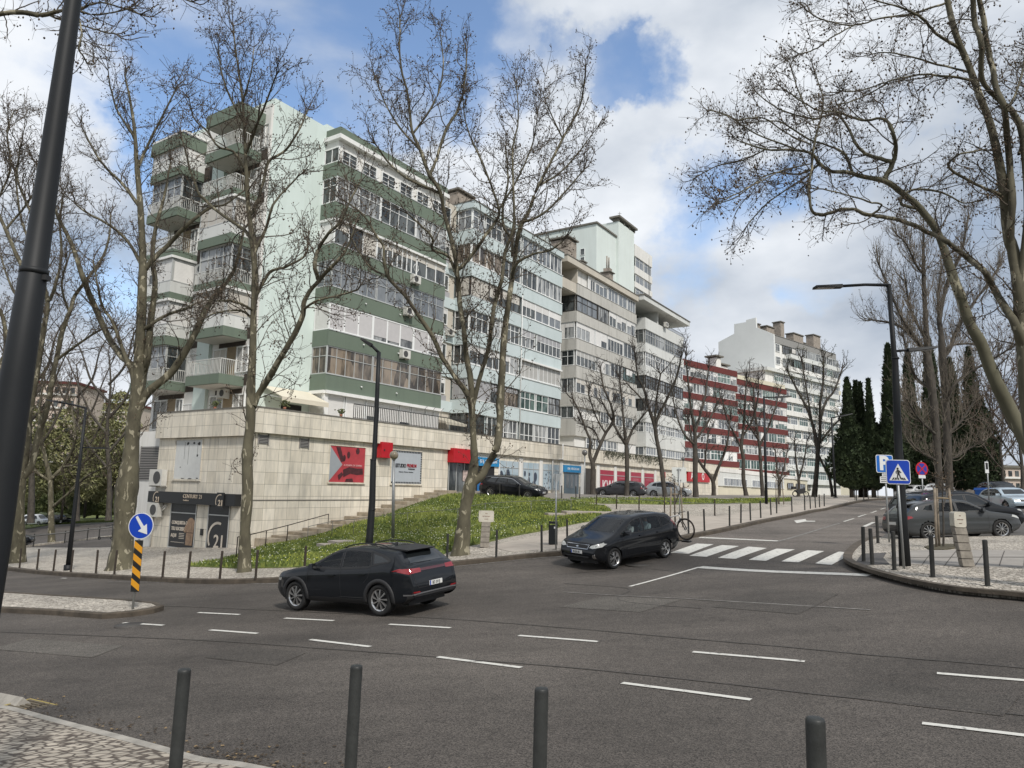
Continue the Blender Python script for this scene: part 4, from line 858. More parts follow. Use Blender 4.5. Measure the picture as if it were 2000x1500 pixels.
gd = mat('grey_blue_door', (.10, .135, .16), .5, vary=.08); mb = MB(); p.bx(mb, 'f', 58.3, 61.2, -.03, 0, -.65, 1.5, PD); o = p.part('shop_door', mb, gd)
mb = MB()
for q in (58.7, 59.5, 60.3): p.bx(mb, 'f', q, q + .55, -.045, -.031, .1, 1.3, PD)
p.part('pane', mb, G_GREYB, o)
mb = MB(); p.bx(mb, 'f', 62.4, 64.9, -.02, 0, -.65, 2.05, PD); p.part('roller_door', mb, mat('brown_shutter', (.05, .045, .04), .7, vary=.2))
mb = MB()
for a0, a1 in [(43.95, 44.35), (47.42, 47.6), (50.5, 51.05), (53.8, 54.35), (57.45, 58.0), (61.5, 62.3), (65.0, 65.65)]: p.bx(mb, 'f', a0, a1, -.06, 0, -.7, 2.5, PD)
p.part('pilaster', mb, M_WHITE)
crim = mat('crimson_poster', (.33, .018, .045), .4, vary=.10, vscale=1)
for j, (a0, a1) in enumerate([(65.75, 69.1), (69.8, 72.6), (73.4, 76.4), (77.2, 80.2)]):
 o = shopwin('f', a0, a1, -.5, 2.0, PD, crim, 1.5)
 if j == 0: p.text('f', 'KW', 67.6, .35, PD - .03, 1.55, mat('sign_white', (.66, .60, .60), .5), o, bold=.03)
 else:
  mb = MB()
  for r_i in range(3 if j == 2 else 1): p.bx(mb, 'f', a0 + .6, a1 - .8, -.03, -.018, 1.2 - r_i * .18, 1.28 - r_i * .18, PD)
  p.part('small_print', mb, mat('faint_pink', (.42, .14, .17), .5), o)
mb = MB()
for q in (69.15, 72.65, 76.5, 80.3): p.bx(mb, 'f', q, q + .6, -.06, 0, -.6, 2.5, PD)
p.part('pilaster', mb, M_WHITE)
for (a0, a1, gm) in [(81.3, 84.4, G_GREEN), (84.9, 88.3, G_DARK), (88.7, 91.2, G_GREYB), (91.8, 94.4, G_MID), (94.9, 98.2, G_DARK), (99, 102.5, G_GREEN)]:
 p.win('f', a0, a1, -.5, 1.7, PD - .02, 3, .25, M_ALU, gm)
mb = MB(); p.bx(mb, 'f', 82.5, 83.6, -.15, 0, 1.55, 2.3, PD); p.part('shop_sign', mb, red); mb = MB(); p.bx(mb, 'f', 86.6, 88.6, -.15, 0, 1.5, 2.3, PD); o = p.part('shop_sign', mb, red); p.text('f', 'IN', 87.6, 1.9, PD - .16, .5, M_WFR, o)
mb = MB(); p.bx(mb, 'f', 91.6, 100.6, -.2, 0, 1.35, 2.75, PD); o = p.part('shop_sign', mb, red); p.text('f', 'AN', 93.6, 2.05, PD - .22, 1.3, M_WFR, o, bold=.02); p.text('f', 'O', 97.6, 2.05, PD - .22, 1.3, M_WFR, o, bold=.02)
mb = MB(); mb.tube([(57.5, PD - .3, 4.1), (57.5, PD - .3, 2.7), (56.0, PD - .1, 2.6), (56.0, PD - .1, -.6)], .06, 7); p.part('drain_pipe', mb, M_PIPE)
mb = MB(); rr_ = random.Random(11)
for k in range(900):
 q = rr_.choice([rr_.uniform(66, 73), rr_.uniform(66, 84), rr_.uniform(74, 81)]); z = 4.0 - abs(rr_.gauss(0, .42)); d = PD - .27 - rr_.random() * .08; r = .05 + rr_.random() * .09
 if z < 2.7: continue
 a = rr_.uniform(0, 3.14); mb.add([(q - r * math.cos(a), d, z - r * math.sin(a)), (q + r * .4, d - .04, z - r), (q + r * math.cos(a), d - .02, z + r * math.sin(a))], [(0, 1, 2)])
p.part('creeper', mb, mat('moss', (.045, .05, .028), .9, vary=.5))
# ---- cream garage range with ribbon windows
g = Bld('garage_building', 'low cream garage range with ribbon windows beyond the shops', A1, 105.2, 32.5, -.6)
g.wall(105.2, 236, 32.5, 44, -1.2, 3.05, M_CREAM); g.wall(105.2, 236, 32.3, 44.1, 3.05, 3.7, M_WHITE, 'parapet'); g.wall(105.2, 148, 32.38, 32.49, .95, 3.05, M_GREYW, 'grey_upper_wall')
for i, (a0, a1) in enumerate([(108, 121), (124, 131.5), (134, 146), (151, 156), (159, 168), (171, 181), (184, 193), (198, 208)]): g.win('f', a0, a1, 1.0, 2.2, 32.28, max(3, int((a1 - a0) / 1.6)), 0, M_WFR if i < 3 else M_BROWN, G_DARK if i > 2 else G_MID, fw=.08)
# == B2 pale blue
b = Bld('apartment_block', 'pale blue apartment block with white window strips between the green and the weathered grey ones', A1, 43, 34.8, 2.6)
DF = 34.8
b.wall(43.0, 46.35, 36.6, 46, 2.6, 24.0, M_BEIGE, 'stair_wall'); b.wall(46.6, 61.9, DF + .3, DF + 11, 2.6, 24.0, M_BLUE)
for i, z in enumerate(BT):
 z1 = FL[i] + (.12 if i < 5 else .25)
 mb = MB(); mb.box(46.4, 54.3, DF, DF + .3, z + .05, z1); mb.box(46.4, 46.7, DF + .3, 36.7, z + .05, z1); mb.box(54.3, 62.1, DF + .04, DF + .3, z + .02, z1 + .03); mb.box(44.6, 46.4, 36.45, 36.62, z + .1, z1 - .2, 0); b.part('floor_band', mb, M_BLUE)
 mb = MB(); mb.box(46.38, 62.1, DF - .03, DF + .06, z1 - .0, z1 + .05); b.part('sill', mb, M_WFR)
mb = MB(); mb.box(46.3, 62.15, DF - .1, DF + .5, 23.62, 24.22); mb.box(46.3, 46.8, DF + .5, 37, 23.62, 24.22); b.part('cornice', mb, M_BLUE); mb = MB(); mb.box(46.25, 62.2, DF - .15, DF + 6, 24.22, 24.3); b.part('coping', mb, M_COPE)
def S(*a, **k): return dict(a=a, k=k)
rows = [  # z0, z1, list of (s0, s1, cols, transom, frame, glass, shutter, shutter mat)
 (3.2, 6.0, [(46.6, 49, 2, .3, M_DFR, G_DARK, 0, None), (49.4, 50.9, 2, 0, M_WFR, G_DARK, 0, None), (51.2, 54.2, 4, .42, M_WFR, G_MID, 0, None), (54.6, 57.0, 3, .42, M_WFR, G_DARK, 0, None), (57.2, 59.4, 3, .42, M_WFR, G_MID, 0, None), (59.6, 62.0, 3, .42, M_WFR, G_DARK, 0, None)]),
 (7.2, 8.9, [(46.5, 49.8, 1, 0, M_ALU, G_DARK, 1, M_SHUTG), (49.8, 51, 1, 0, M_DFR, G_DARK, .4, M_SHUTG), (51.2, 54.2, 4, 0, M_DFR, G_WARM, .25, M_SHUTG), (54.5, 57.2, 3, .4, M_WFR, G_GREEN, 0, None), (57.4, 59.7, 2, .4, M_WFR, G_GREEN, 0, None), (59.7, 62.0, 3, .4, M_DFR, G_MID, 0, None)]),
 (10.15, 11.8, [(46.5, 49.0, 2, 0, M_WFR, G_DARK, [.32, .36], M_SHUT), (49.0, 51, 2, 0, M_WFR, G_DARK, [.4, .35], M_SHUT), (51.2, 52.7, 2, 0, M_WFR, G_DARK, .35, M_SHUT), (52.7, 54.2, 2, 0, M_WFR, G_MID, .1, M_SHUT), (54.5, 57.6, 4, 0, M_WFR, G_DARK, 1, M_AWN), (57.8, 62.0, 5, 0, M_WFR, G_DARK, 1, M_AWN)]),
 (13.0, 14.75, [(46.5, 49.2, 3, .33, M_WFR, G_DARK, 0, None), (49.3, 51.1, 2, .33, M_WFR, G_MID, 0, None), (51.3, 54.2, 4, .33, M_WFR, G_DARK, 0, None), (54.5, 57.0, 3, .4, M_WFR, G_MID, [.4, .4, .4], M_SHUTG), (57.3, 62.0, 6, .4, M_WFR, G_DARK, [.36, .36, .36], M_SHUTG)]),
 (15.95, 17.65, [(46.5, 49.2, 2, 0, M_DFR, G_WARM, 1, M_SHUTB), (49.2, 51, 2, 0, M_DFR, G_DARK, .7, M_SHUTB), (51.2, 54.2, 3, 0, M_DFR, G_DARK, .5, M_SHUTB), (54.5, 57, 3, 0, M_WFR, G_DARK, .42, M_SHUT), (57, 59.6, 2, 0, M_WFR, G_GREYB, .42, M_SHUT), (59.6, 62, 2, 0, M_WFR, G_GREYB, .42, M_SHUT)]),
 (18.85, 20.55, [(46.5, 51, 4, 0, M_WFR, G_WARM, 0, None), (51.2, 54.2, 3, 0, M_WFR, G_DARK, 0, None), (54.5, 57.2, 3, 0, M_WFR, G_DARK, 0, None), (57.3, 62, 6, 0, M_WFR, G_MID, 0, None)]),
 (21.8, 23.6, [(46.5, 48.2, 2, .35, M_WFR, G_GREYB, 0, None), (48.4, 51.0, 3, .35, M_WFR, G_DARK, 0, None), (51.2, 54.2, 3, .3, M_WFR, G_DARK, 0, None), (54.5, 57.2, 3, .0, M_WFR, G_GREYB, 0, None), (57.4, 59.7, 3, 0, M_WFR, G_GREYB, 0, None), (59.7, 62, 3, 0, M_WFR, G_MID, 0, None)])]
for ri, (z0, z1, ws) in enumerate(rows):
 for (a0, a1, c, tr, fm, gm, sh, sm) in ws: b.win('f', a0, a1, z0, z1, DF + .1, c, tr, fm, gm, shut=sh, sm=sm, fw=.07, bw=.06)
 b.win('s', DF + .2, 36.5, z0, z1, 46.45, 2, ws[0][3], ws[0][4], ws[0][5], shut=(1 if ws[0][6] == 1 else 0), sm=ws[0][7])
 if ri > 0:
  b.win('f', 44.5, 45.5, z0 + .3, z1 - .1, 36.5, 1, 0, M_WFR, G_DARK, shut=.3 if ri % 2 else 0); b.wall(44.35, 45.7, 36.52, 36.6, z0 - 1.0, z0 + .2, M_SHUTG, 'grey_panel')
mb = MB(); mb.box(54.5, 62, DF - .14, DF + .02, 11.7, 11.86); b.part('blind_box', mb, M_TRIM)
mb = MB(); mb.tube([(54.35, DF - .06, 3), (54.35, DF - .06, 17.8)], .05, 7); b.part('drain_pipe', mb, M_PIPE)
b.ac('f', 45.6, 12.4, 36.5); b.ac('f', 45.7, 18.2, 36.5)
mb = MB(); mb.tube([(46.3, 35.4, 5.2), (44, 33.4, 4.9)], .9, 3, smooth=False)
mb = MB(); mb.add([(43.2, 36.3, 5.5), (45.9, 36.3, 5.5), (45.9, 34.4, 4.95), (43.2, 34.4, 4.95), (43.2, 34.4, 4.75), (45.9, 34.4, 4.75)], [(0, 1, 2, 3), (3, 2, 5, 4)]); b.part('awning', mb, MATS['awning_canvas'])
mb = MB(); mb.box(47.2, 49.4, 37.2, 38.6, 24.2, 25.9); mb.box(47.0, 49.6, 37.0, 38.8, 26.05, 26.2, 1); mb.box(47.3, 47.5, 37.3, 37.5, 25.9, 26.05); mb.box(49.1, 49.3, 37.3, 37.5, 25.9, 26.05)
mb.tube([(57.6, 37.5, 24.2), (57.6, 37.5, 26.6)], .13, 7); mb.tube([(57.6, 37.5, 26.6), (57.6, 37.5, 26.8)], [.3, .05], 7); mb.box(58.6, 60, 37.4, 38.4, 24.2, 25.3); mb.box(58.5, 60.1, 37.3, 38.5, 25.35, 25.45, 1)
b.part('chimney', mb, [M_CONC, M_COPE])
# == B3 weathered grey
b = Bld('apartment_block', 'weathered grey concrete apartment block with stained bands, enclosed balconies and an overhanging roof slab', A1, 62.2, 34.8, 2.6)
L0, L1 = 65.2, 81.1
b.wall(62.15, 65.4, 37.6, 46, 2.6, 23.6, M_GREY, 'stair_wall'); b.wall(65.5, 80.9, DF + .3, DF + 11, 2.6, 23.5, M_WHITE)
mb = MB(); mb.box(62.6, 81.15, DF - .25, DF + 11, 23.5, 24.15); b.part('roof_slab', mb, M_BEIGE); mb = MB(); mb.box(62.55, 81.2, DF - .3, DF + 11, 24.15, 24.25); b.part('coping', mb, M_COPE)
zb = [(4.0 + 1.5, 7.3), (8.6, 10.0), (11.6, 12.9), (14.6, 15.8), (17.65, 18.8), (20.6, 21.8)]
for i, (z0, z1) in enumerate(zb):
 mb = MB(); mb.box(L0, L1, DF, DF + .3, z0, z1); mb.box(L0, L0 + .3, DF + .3, 37.6, z0, z1); b.part('floor_band', mb, M_GREY)
 mb = MB(); mb.box(L0 - .02, L1, DF - .03, DF + .02, z1, z1 + .04); b.part('coping', mb, M_COPE)
rows = [
 (3.3, 5.5, [(67.8, 69.5, 2, .3, M_WFR, G_MID, 0, None), (70, 72.8, 4, .4, M_WFR, G_GREYB, 0, None), (73, 75.5, 3, .4, M_WFR, G_MID, 0, None), (75.8, 80.9, 3, 0, M_WFR, G_MID, [1, 0, 1], M_SHUT)]),
 (7.35, 8.6, [(71.2, 73.4, 3, 0, M_WFR, G_DARK, 0, None), (75.2, 77, 2, 0, M_WFR, G_DARK, 0, None), (77.9, 80.0, 3, 0, M_WFR, G_DARK, 0, None)]),
 (10.05, 11.6, [(65.4, 68.5, 3, 0, M_WFR, G_DARK, [.3, .35, 1], M_SHUTB), (68.6, 72.2, 4, 0, M_ALU, G_MID, [1, .3, 1, .2], M_SHUTB), (72.4, 76.5, 4, 0, M_ALU, G_DARK, [.3, 1, .3, .2], M_SHUTB), (76.7, 80.9, 4, 0, M_ALU, G_DARK, [.4, 1, .4, 1], M_SHUTB)]),
 (12.95, 14.6, [(65.4, 70, 5, 0, M_WFR, G_DARK, [.36, .36, .36, .36, .36], M_AWN), (70.2, 73.6, 3, 0, M_ALU, G_MID, [1, 1, .2], M_SHUT), (73.8, 77, 3, 0, M_WFR, G_DARK, 0, None), (77.2, 80.9, 4, 0, M_DFR, G_GREEN, [0, .5, .5, .2], M_SHUT)]),
 (15.85, 17.65, [(65.4, 69.6, 4, 0, M_WFR, G_MID, [.28, .28, .28, 1], M_SHUT), (69.8, 72.8, 2, 0, M_WFR, G_DARK, [1, .55], M_SHUT), (73.0, 77.2, 5, 0, M_WFR, G_DARK, [.2] * 5, M_SHUT), (77.4, 80.9, 3, 0, M_WFR, G_DARK, 0, None)]),
 (18.85, 20.6, [(65.4, 70.3, 4, .38, M_DFR, G_GREYB, 0, None), (70.5, 73.2, 5, 0, M_DFR, G_MID, 0, None), (73.4, 75.3, 2, 0, M_WFR, G_DARK, [.3, .35], M_SHUT), (75.5, 78.2, 2, 0, M_WFR, G_MID, [.5, .3], M_SHUT), (78.4, 80.9, 2, 0, M_WFR, G_MID, [.4, .2], M_SHUT)]),
 (21.85, 23.4, [(68.0, 69.7, 3, 0, M_WFR, G_DARK, [1, .2, .2], M_SHUT), (69.8, 72.9, 3, 0, M_WFR, G_GREYB, [.25, .3, .2], M_SHUT), (73.1, 75.8, 3, 0, M_WFR, G_GREYB, 0, None), (76, 78.4, 2, 0, M_WFR, G_GREYB, 0, None), (78.6, 80.9, 3, 0, M_WFR, G_GREYB, 0, None)])]
for ri, (z0, z1, ws) in enumerate(rows):
 for (a0, a1, c, tr, fm, gm, sh, sm) in ws: b.win('f', a0, a1, z0, z1, DF + .08, c, tr, fm, gm, shut=sh, sm=sm, fw=.07, bw=.06)
 if ri in (1, 2, 3, 4, 5): b.win('s', DF + .3, 37.4, z0, z1, L0 + .05, 3, .4 if ri in (3, 5) else 0, M_DFR if ri == 5 else M_WFR, G_DARK if ri % 2 else G_MID, shut=[.3, 1] if ri == 4 else 0)
 b.win('f', 63.1, 64.3, z0 + .3, z1 - .05, 37.5, 1, 0, M_WFR, G_DARK)
for z in (18.0, 15.2, 12.0): b.ac('f', 63.6, z, 37.5 - .0, .85, .65)
b.ac('f', 64.7, 18.0, 37.5, .85, .65)
b.wall(65.3, 65.45, DF + 0.05, 37.6, 21.85, 23.5, M_BEIGE, 'balcony_wall'); 
mb = MB(); mb.box(62.2, 65.2, DF + .1, DF + .22, 20.7, 21.75); mb.box(62.2, 65.2, DF + .22, 37.5, 20.6, 20.72); b.part('balcony', mb, M_BEIGE)
mb = MB(); mb.box(63.3, 65.2, 34.9, 37.0, 24.2, 26.2); mb.box(63.1, 65.4, 34.7, 37.2, 26.35, 26.5, 1); mb.box(68.5, 70.3, 37, 38.2, 24.2, 25.4); mb.box(68.4, 70.4, 36.9, 38.3, 25.45, 25.6, 1); mb.box(70.6, 71.6, 37, 38, 24.2, 26.1); mb.box(70.5, 71.7, 36.9, 38.1, 26.15, 26.3, 1)
mb.box(76.6, 77.6, 36.4, 37.4, 24.2, 26.4); mb.box(76.4, 77.8, 36.2, 37.6, 26.4, 26.5, 1); mb.box(76.7, 77.5, 36.5, 37.3, 26.5, 27.0); mb.tube([(76.8, 36.6, 27), (76.8, 36.6, 28.3)], .1, 6); mb.tube([(77.5, 37.2, 27), (77.5, 37.2, 28.8)], .1, 6)
b.part('chimney', mb, [M_CONC, M_COPE])
mb = MB(); mb.tube([(69.5, 38, 24.2), (69.5, 38, 28)], .03, 5); b.part('aerial', mb, M_COPE)
b.wall(66.8, 80.9, DF - .02, DF + .02, 2.9, 4.0, mat('glass_balustrade', (.16, .20, .20), .2), 'balustrade')
# == B4 pale grey with big overhang
b = Bld('apartment_block', 'pale grey apartment block under a wide overhanging roof at the far end of the row', A1, 81.2, 34.8, 2.6)
b.wall(81.2, 83.9, 37.4, 46, 2.6, 23.5, M_GREYW, 'stair_wall'); b.wall(84.1, 97.9, DF + .3, DF + 11, 2.6, 21.2, M_GREYW); b.wall(84.0, 97.9, DF + 2.8, DF + 11, 21.2, 23.7, M_GREYW)
mb = MB(); mb.box(81.3, 98.3, DF - .9, DF + 11, 23.75, 24.35); b.part('roof_slab', mb, M_GREYW); mb = MB(); mb.box(81.2, 98.4, DF - 1.0, DF + 11, 24.35, 24.45); b.part('coping', mb, M_COPE)
b.wall(88.4, 88.6, DF + .1, DF + 2.8, 21.2, 23.75, M_GREYW, 'balcony_wall')
for i, (z0, z1) in enumerate(zb):
 z1 = z1 + (.3 if i == 5 else 0)
 mb = MB(); mb.box(83.9, 98.1, DF, DF + .3, z0, z1); mb.box(83.9, 84.2, DF + .3, 37.4, z0, z1); b.part('floor_band', mb, M_GREYW)
b.railing('f', 90, 98, 22.1, DF + .05, .5, .2, M_RAILG); b.ac('f', 90.3, 22.1, DF - .1)
rows = [(3.3, 5.5, G_GREYB, M_WFR, .45, 0), (7.35, 8.6, G_MID, M_WFR, .4, 0), (10.05, 11.6, G_DARK, M_DFR, 0, [.3, 1, .2]), (12.95, 14.6, G_DARK, M_DFR, .3, 0), (15.85, 17.65, G_MID, M_WFR, .35, 0), (18.85, 20.6, G_DARK, M_ALU, .35, 0)]
for ri, (z0, z1, gm, fm, tr, sh) in enumerate(rows):
 q = 84.1
 for k in range(4):
  b.win('f', q + .05, q + 3.35, z0, z1, DF + .08, 4, tr, fm, [gm, G_MID, gm, G_GREYB][k], shut=sh, sm=M_SHUTG, fw=.07, bw=.07); q += 3.45
 b.win('s', DF + .3, 37.3, z0, z1, 83.95, 3, tr, fm, gm); b.win('f', 82, 83.2, z0 + .2, z1, 37.3, 1, 0, M_WFR, G_DARK)
b.win('f', 84.6, 88.2, 21.3, 23.6, DF + 2.7, 2, 0, M_ALU, G_DARK); b.win('f', 89, 97.5, 21.3, 23.6, DF + 2.7, 5, 0, M_ALU, G_DARK)
mb = MB(); mb.tube([(95.5, 39, 24), (95.5, 39, 34)], [.07, .03], 5); mb.tube([(94.9, 39, 32.4), (96.1, 39, 32.4)], .02, 4); b.part('aerial', mb, M_COPE)
M_TOW = plaster('pale_mint_tower', (.63, .69, .665), .05, (.45, .47, .44), .3)
# == tower behind
b = Bld('tower_block', 'tall pale mint tower block rising behind the grey blocks', A1, 90.2, 45, -1)
b.wall(90.2, 97, 45, 60, -1, 38.8, M_TOW); b.wall(97, 103.0, 44.6, 60, -1, 41.4, M_TOW, 'chimney_wall'); b.wall(103.0, 111.2, 45.6, 60, -1, 39.9, M_TOW, 'wing_wall')
mb = MB(); mb.box(96.6, 103.6, 44.2, 46, 41.9, 42.2); 
for q in (96.9, 98.9, 100.9, 102.9): mb.box(q, q + .35, 44.5, 45.5, 41.4, 41.9)
b.part('chimney_cap', mb, M_COPE); mb = MB(); mb.box(90.0, 97.1, 44.8, 60, 38.8, 39.05); mb.box(103.0, 111.5, 45.2, 60, 39.9, 40.05); b.part('coping', mb, M_COPE)
b.wall(104, 111.4, 44.9, 45.6, 37.9, 39.9, M_WHITE, 'bay_wall'); b.wall(104, 111.4, 44.9, 45.6, 35.0, 36.2, M_WHITE, 'bay_wall'); b.wall(104, 111.4, 44.9, 45.6, 32.7, 33.6, M_WHITE, 'bay_wall')
for z in (36.2, 33.6, 31.0): b.win('f', 104.6, 107.8, z, z + 1.75, 45.0, 2, .3, M_WFR, G_GREYB); b.win('f', 108.1, 111.2, z, z + 1.75, 45.0, 2, .3, M_WFR, G_GREYB)
for r_i, z in enumerate((34.3, 33.0)):
 for q in (46.9, 48.4, 49.9): b.win('s', q, q + .7, z, z + 1.0, 90.12, 1, 0, M_WFR, G_DARK, fw=.04)
for i, q in enumerate((90.9, 92.4, 93.8)): b.win('f', q, q + .4, 28.4, 30.2, 44.92, 1, 0, M_WFR, G_DARK, fw=.04)
mb = MB(); mb.tube([(100.5, 46, 41.4), (100.5, 46, 44.4)], .04, 4); mb.tube([(99.8, 46, 43.9), (101.2, 46, 44.3)], .03, 4); b.part('aerial', mb, M_COPE)
# == red block, rotated with the street
A2 = R_(42)
def red_block(label, s0, s1, D, top, z_low):
 b = Bld('apartment_block', label, A2, s0, D, -1)
 b.wall(s0 + .2, s1 - .2, D + .35, D + 12, -1, top - 1.2, M_BEIGE); zs_ = top; k = 0
 mb = MB(); mb.box(s0, s1, D, D + 12, top - 1.1, top); b.part('parapet', mb, M_RED)
 z = top - 1.1; rr_ = random.Random(int(s0))
 while z > z_low + 3:
  z1 = z; z0 = z - 1.8; q = s0 + .1
  while q < s1 - 1:
   w_ = min(rr_.choice([3.4, 4.4, 5.2]), s1 - .1 - q); kind = rr_.random()
   b.win('f', q, q + w_, z0, z1, D + .12, max(2, int(w_ / .9)), rr_.choice([0, .35, .35]), M_WFR if kind < .7 else M_ALU, rr_.choice([G_DARK, G_MID, G_GREYB, G_GREEN]), shut=([rr_.choice([0, .3, 1, .5]) for _ in range(3)] if kind > .6 else 0), sm=M_SHUT, fw=.1, bw=.09); q += w_ + .15
  b.win('s', D + .2, D + 2, z0, z1, s0 + .05, 2, .35, M_WFR, G_DARK)
  mb = MB(); mb.box(s0, s1, D, D + .35, z0 - 1.1, z0); mb.box(s0, s0 + .3, D + .35, D + 12, z0 - 1.1, z0); b.part('floor_band', mb, M_RED); z = z0 - 1.1
 b.wall(s0 + .1, s1 - .1, D + .1, D + .34, z_low - 4, z, M_CREAM, 'ground_floor_wall')
 return b
b = red_block('oxblood red banded apartment block, the nearer and taller of the red pair', 98, 122.9, 71.5, 23.2, 2)
mb = MB()
for q, d, w_, h in [(118, 78, 2.4, 3.0), (126, 79, 2.4, 2.6)]: pass
mb.box(103, 106, 75, 77, 23.2, 24.6); mb.box(102.7, 106.3, 74.7, 77.3, 24.8, 25, 1); b.part('chimney', mb, [M_WHITE, M_COPE])
b = red_block('lower oxblood red and white apartment block to the right of the taller red one', 123.1, 143.9, 72.2, 22.0, 2)
b.wall(124, 143, 72.1, 76, 21.98, 22.8, M_CREAM, 'roof_parapet')
mb = MB()
for q, d, w_, h in [(126, 78, 1.8, 5.2), (130.5, 80, 3.2, 4.4)]: mb.box(q, q + w_, d, d + 2, 21, 22 + h); mb.box(q - .5, q + w_ + .5, d - .4, d + 2.4, 22.2 + h, 22.5 + h, 1)
b.part('chimney', mb, [M_WHITE, M_COPE])
# == cream mid-rise beyond the red pair
b = Bld('apartment_block', 'pale grey green mid rise block right of the red blocks behind a bare tree', A2, 144.2, 72, -1)
b.wall(141, 176, 75.5, 88, -1, 26.2, M_WHITE); mb = MB(); mb.box(140.6, 176.5, 74.7, 88, 26.2, 26.9); b.part('roof_slab', mb, M_GREYW)
z = 26.2; rr_ = random.Random(5)
while z > 5:
 q = 144.5
 while q < 174: w_ = rr_.choice([3.2, 4.2]); b.win('f', q, q + w_, z - 1.9, z - .1, 75.3, int(w_ / .9), .35, M_WFR, rr_.choice([G_DARK, G_MID, G_GREEN, G_GREYB]), fw=.1, bw=.08); q += w_ + rr_.choice([.3, .9])
 mb = MB(); mb.box(144.2, 176, 74.9, 75.5, z - 3.0, z - 1.95); b.part('floor_band', mb, rr_.choice([M_GREYW, M_GREYW, M_WHITE])); z -= 3.0
# == tall white block with blank gable
b = Bld('tower_block', 'tall white apartment block with a blank gable wall and chimneys on its roof', A2, 154, 80, -1)
poly = [(80, -1), (94.6, -1), (94.6, 37.0), (90.2, 38.5), (90.15, 40.9), (87, 40.9), (86.9, 41.4), (84.4, 41.6), (84.3, 39.2), (80, 36.9)]
mb = MB(); mb.prism([(d, z) for d, z in poly], 154, 154.5, 'x'); b.part('gable_wall', mb, mat('gable_white', (.66, .67, .66), .8, vary=.04, vscale=.3), fixn=True)
b.wall(154.5, 187, 80.2, 94.6, -1, 36.6, M_WHITE); b.wall(154.5, 187.2, 80, 80.2, 35.0, 36.9, mat('grey_fascia', (.25, .245, .235), .8, vary=.12), 'fascia'); b.wall(154.5, 187.2, 80, 94, 36.6, 36.85, M_COPE, 'roof')
z = 35.0; rr_ = random.Random(9)
while z > 6:
 b.win('f', 154.9, 156.9, z - 2.0, z - .1, 80.05, 2, .35, M_WFR, G_DARK, fw=.1)
 q = 158.2
 while q < 185.5:
  w_ = rr_.choice([3.4, 4.6, 5.6]); w_ = min(w_, 186.5 - q)
  b.win('f', q, q + w_, z - 2.0, z - .1, 79.1 if q > 160 else 80, max(2, int(w_ / 1.0)), rr_.choice([0, .35]), rr_.choice([M_WFR, M_DFR, M_ALU]), rr_.choice([G_DARK, G_DARK, G_GREEN, G_MID]), fw=.1, bw=.09); q += w_ + rr_.choice([.2, 1.2])
 mb = MB(); mb.box(160, 187, 79.0, 80.19, z - 3.05, z - 2.05); b.part('floor_band', mb, rr_.choice([M_CREAM, M_GREYW, M_WHITE])); z -= 3.05
mb = MB()
for q, d, w_, h in [(155.2, 84.5, 1, 2.4), (157.5, 83.5, 3.6, 2.2), (163.4, 83, 1.8, 4.2), (170, 83, 5.2, 2.4), (176, 84.6, 4, 1.4), (181, 83, 4, 3.8)]: mb.box(q, q + w_, d, d + 2, 36.6, 37.6 + h); mb.box(q - .2, q + w_ + .2, d - .2, d + 2.2, 37.75 + h, 38.0 + h, 1); mb.box(q, q + .3, d, d + .3, 37.6 + h, 37.75 + h); mb.box(q + w_ - .3, q + w_, d, d + .3, 37.6 + h, 37.75 + h)
b.part('chimney', mb, [M_CONC, M_COPE])
# == far houses beyond the trees on the left and right
def far_block(label, u0, u1, v_top, v_bot, Y, m, rows_, cols_, roof=None, rot=8):
 a = wp(u0, v_bot, Y); c = wp(u1, v_bot, Y); t = wp((u0 + u1) / 2, v_top, Y)
 W = c[0] - a[0]; Hh = t[2] - a[2]
 b = empty('apartment_block', (a[0], Y, a[2]), R_(rot), label, 'building', 'distant apartment blocks')
 MB().box(0, W, 0, 14, -6, Hh).build('wall', m, b)
 MB().box(-.4, W + .4, -.4, 14.4, Hh, Hh + .5).build('roof', roof or M_COPE, b)
 for r in range(rows_):
  z0 = Hh * (r + .3) / rows_; 
  for cidx in range(cols_): x = W * (cidx + .2) / cols_; MB().box(x, x + W / cols_ * .55, -.06, 0, z0, z0 + Hh / rows_ * .45).build('window', G_DARK, b)
  MB().box(0, W, -.5, 0, z0 - .5, z0 - .1).build('floor_band', M_WHITE, b)
pinkm = plaster('pink_render', (.52, .43, .37), .08); 
far_block('distant pink terracotta block behind the leftmost tree trunks', -60, 118, 745, 930, 150, pinkm, 7, 12, M_RED)
far_block('distant pale block seen between the park trees, left of the corner podium', 128, 246, 790, 930, 175, plaster('pale_pink_render', (.52, .44, .38), .08), 8, 9, M_RED, 0)
far_block('far pale block right of the cypresses behind the parking', 1945, 2130, 915, 985, 150, pinkm, 3, 14, None, 0)
wl_ = Bld('boundary_wall', 'low pale boundary wall at the far end of the street before the cypresses', A1, 150, 24, -.8); wl_.wall(112, 126, -9, -8.7, -1.2, 1.4, M_CREAM)
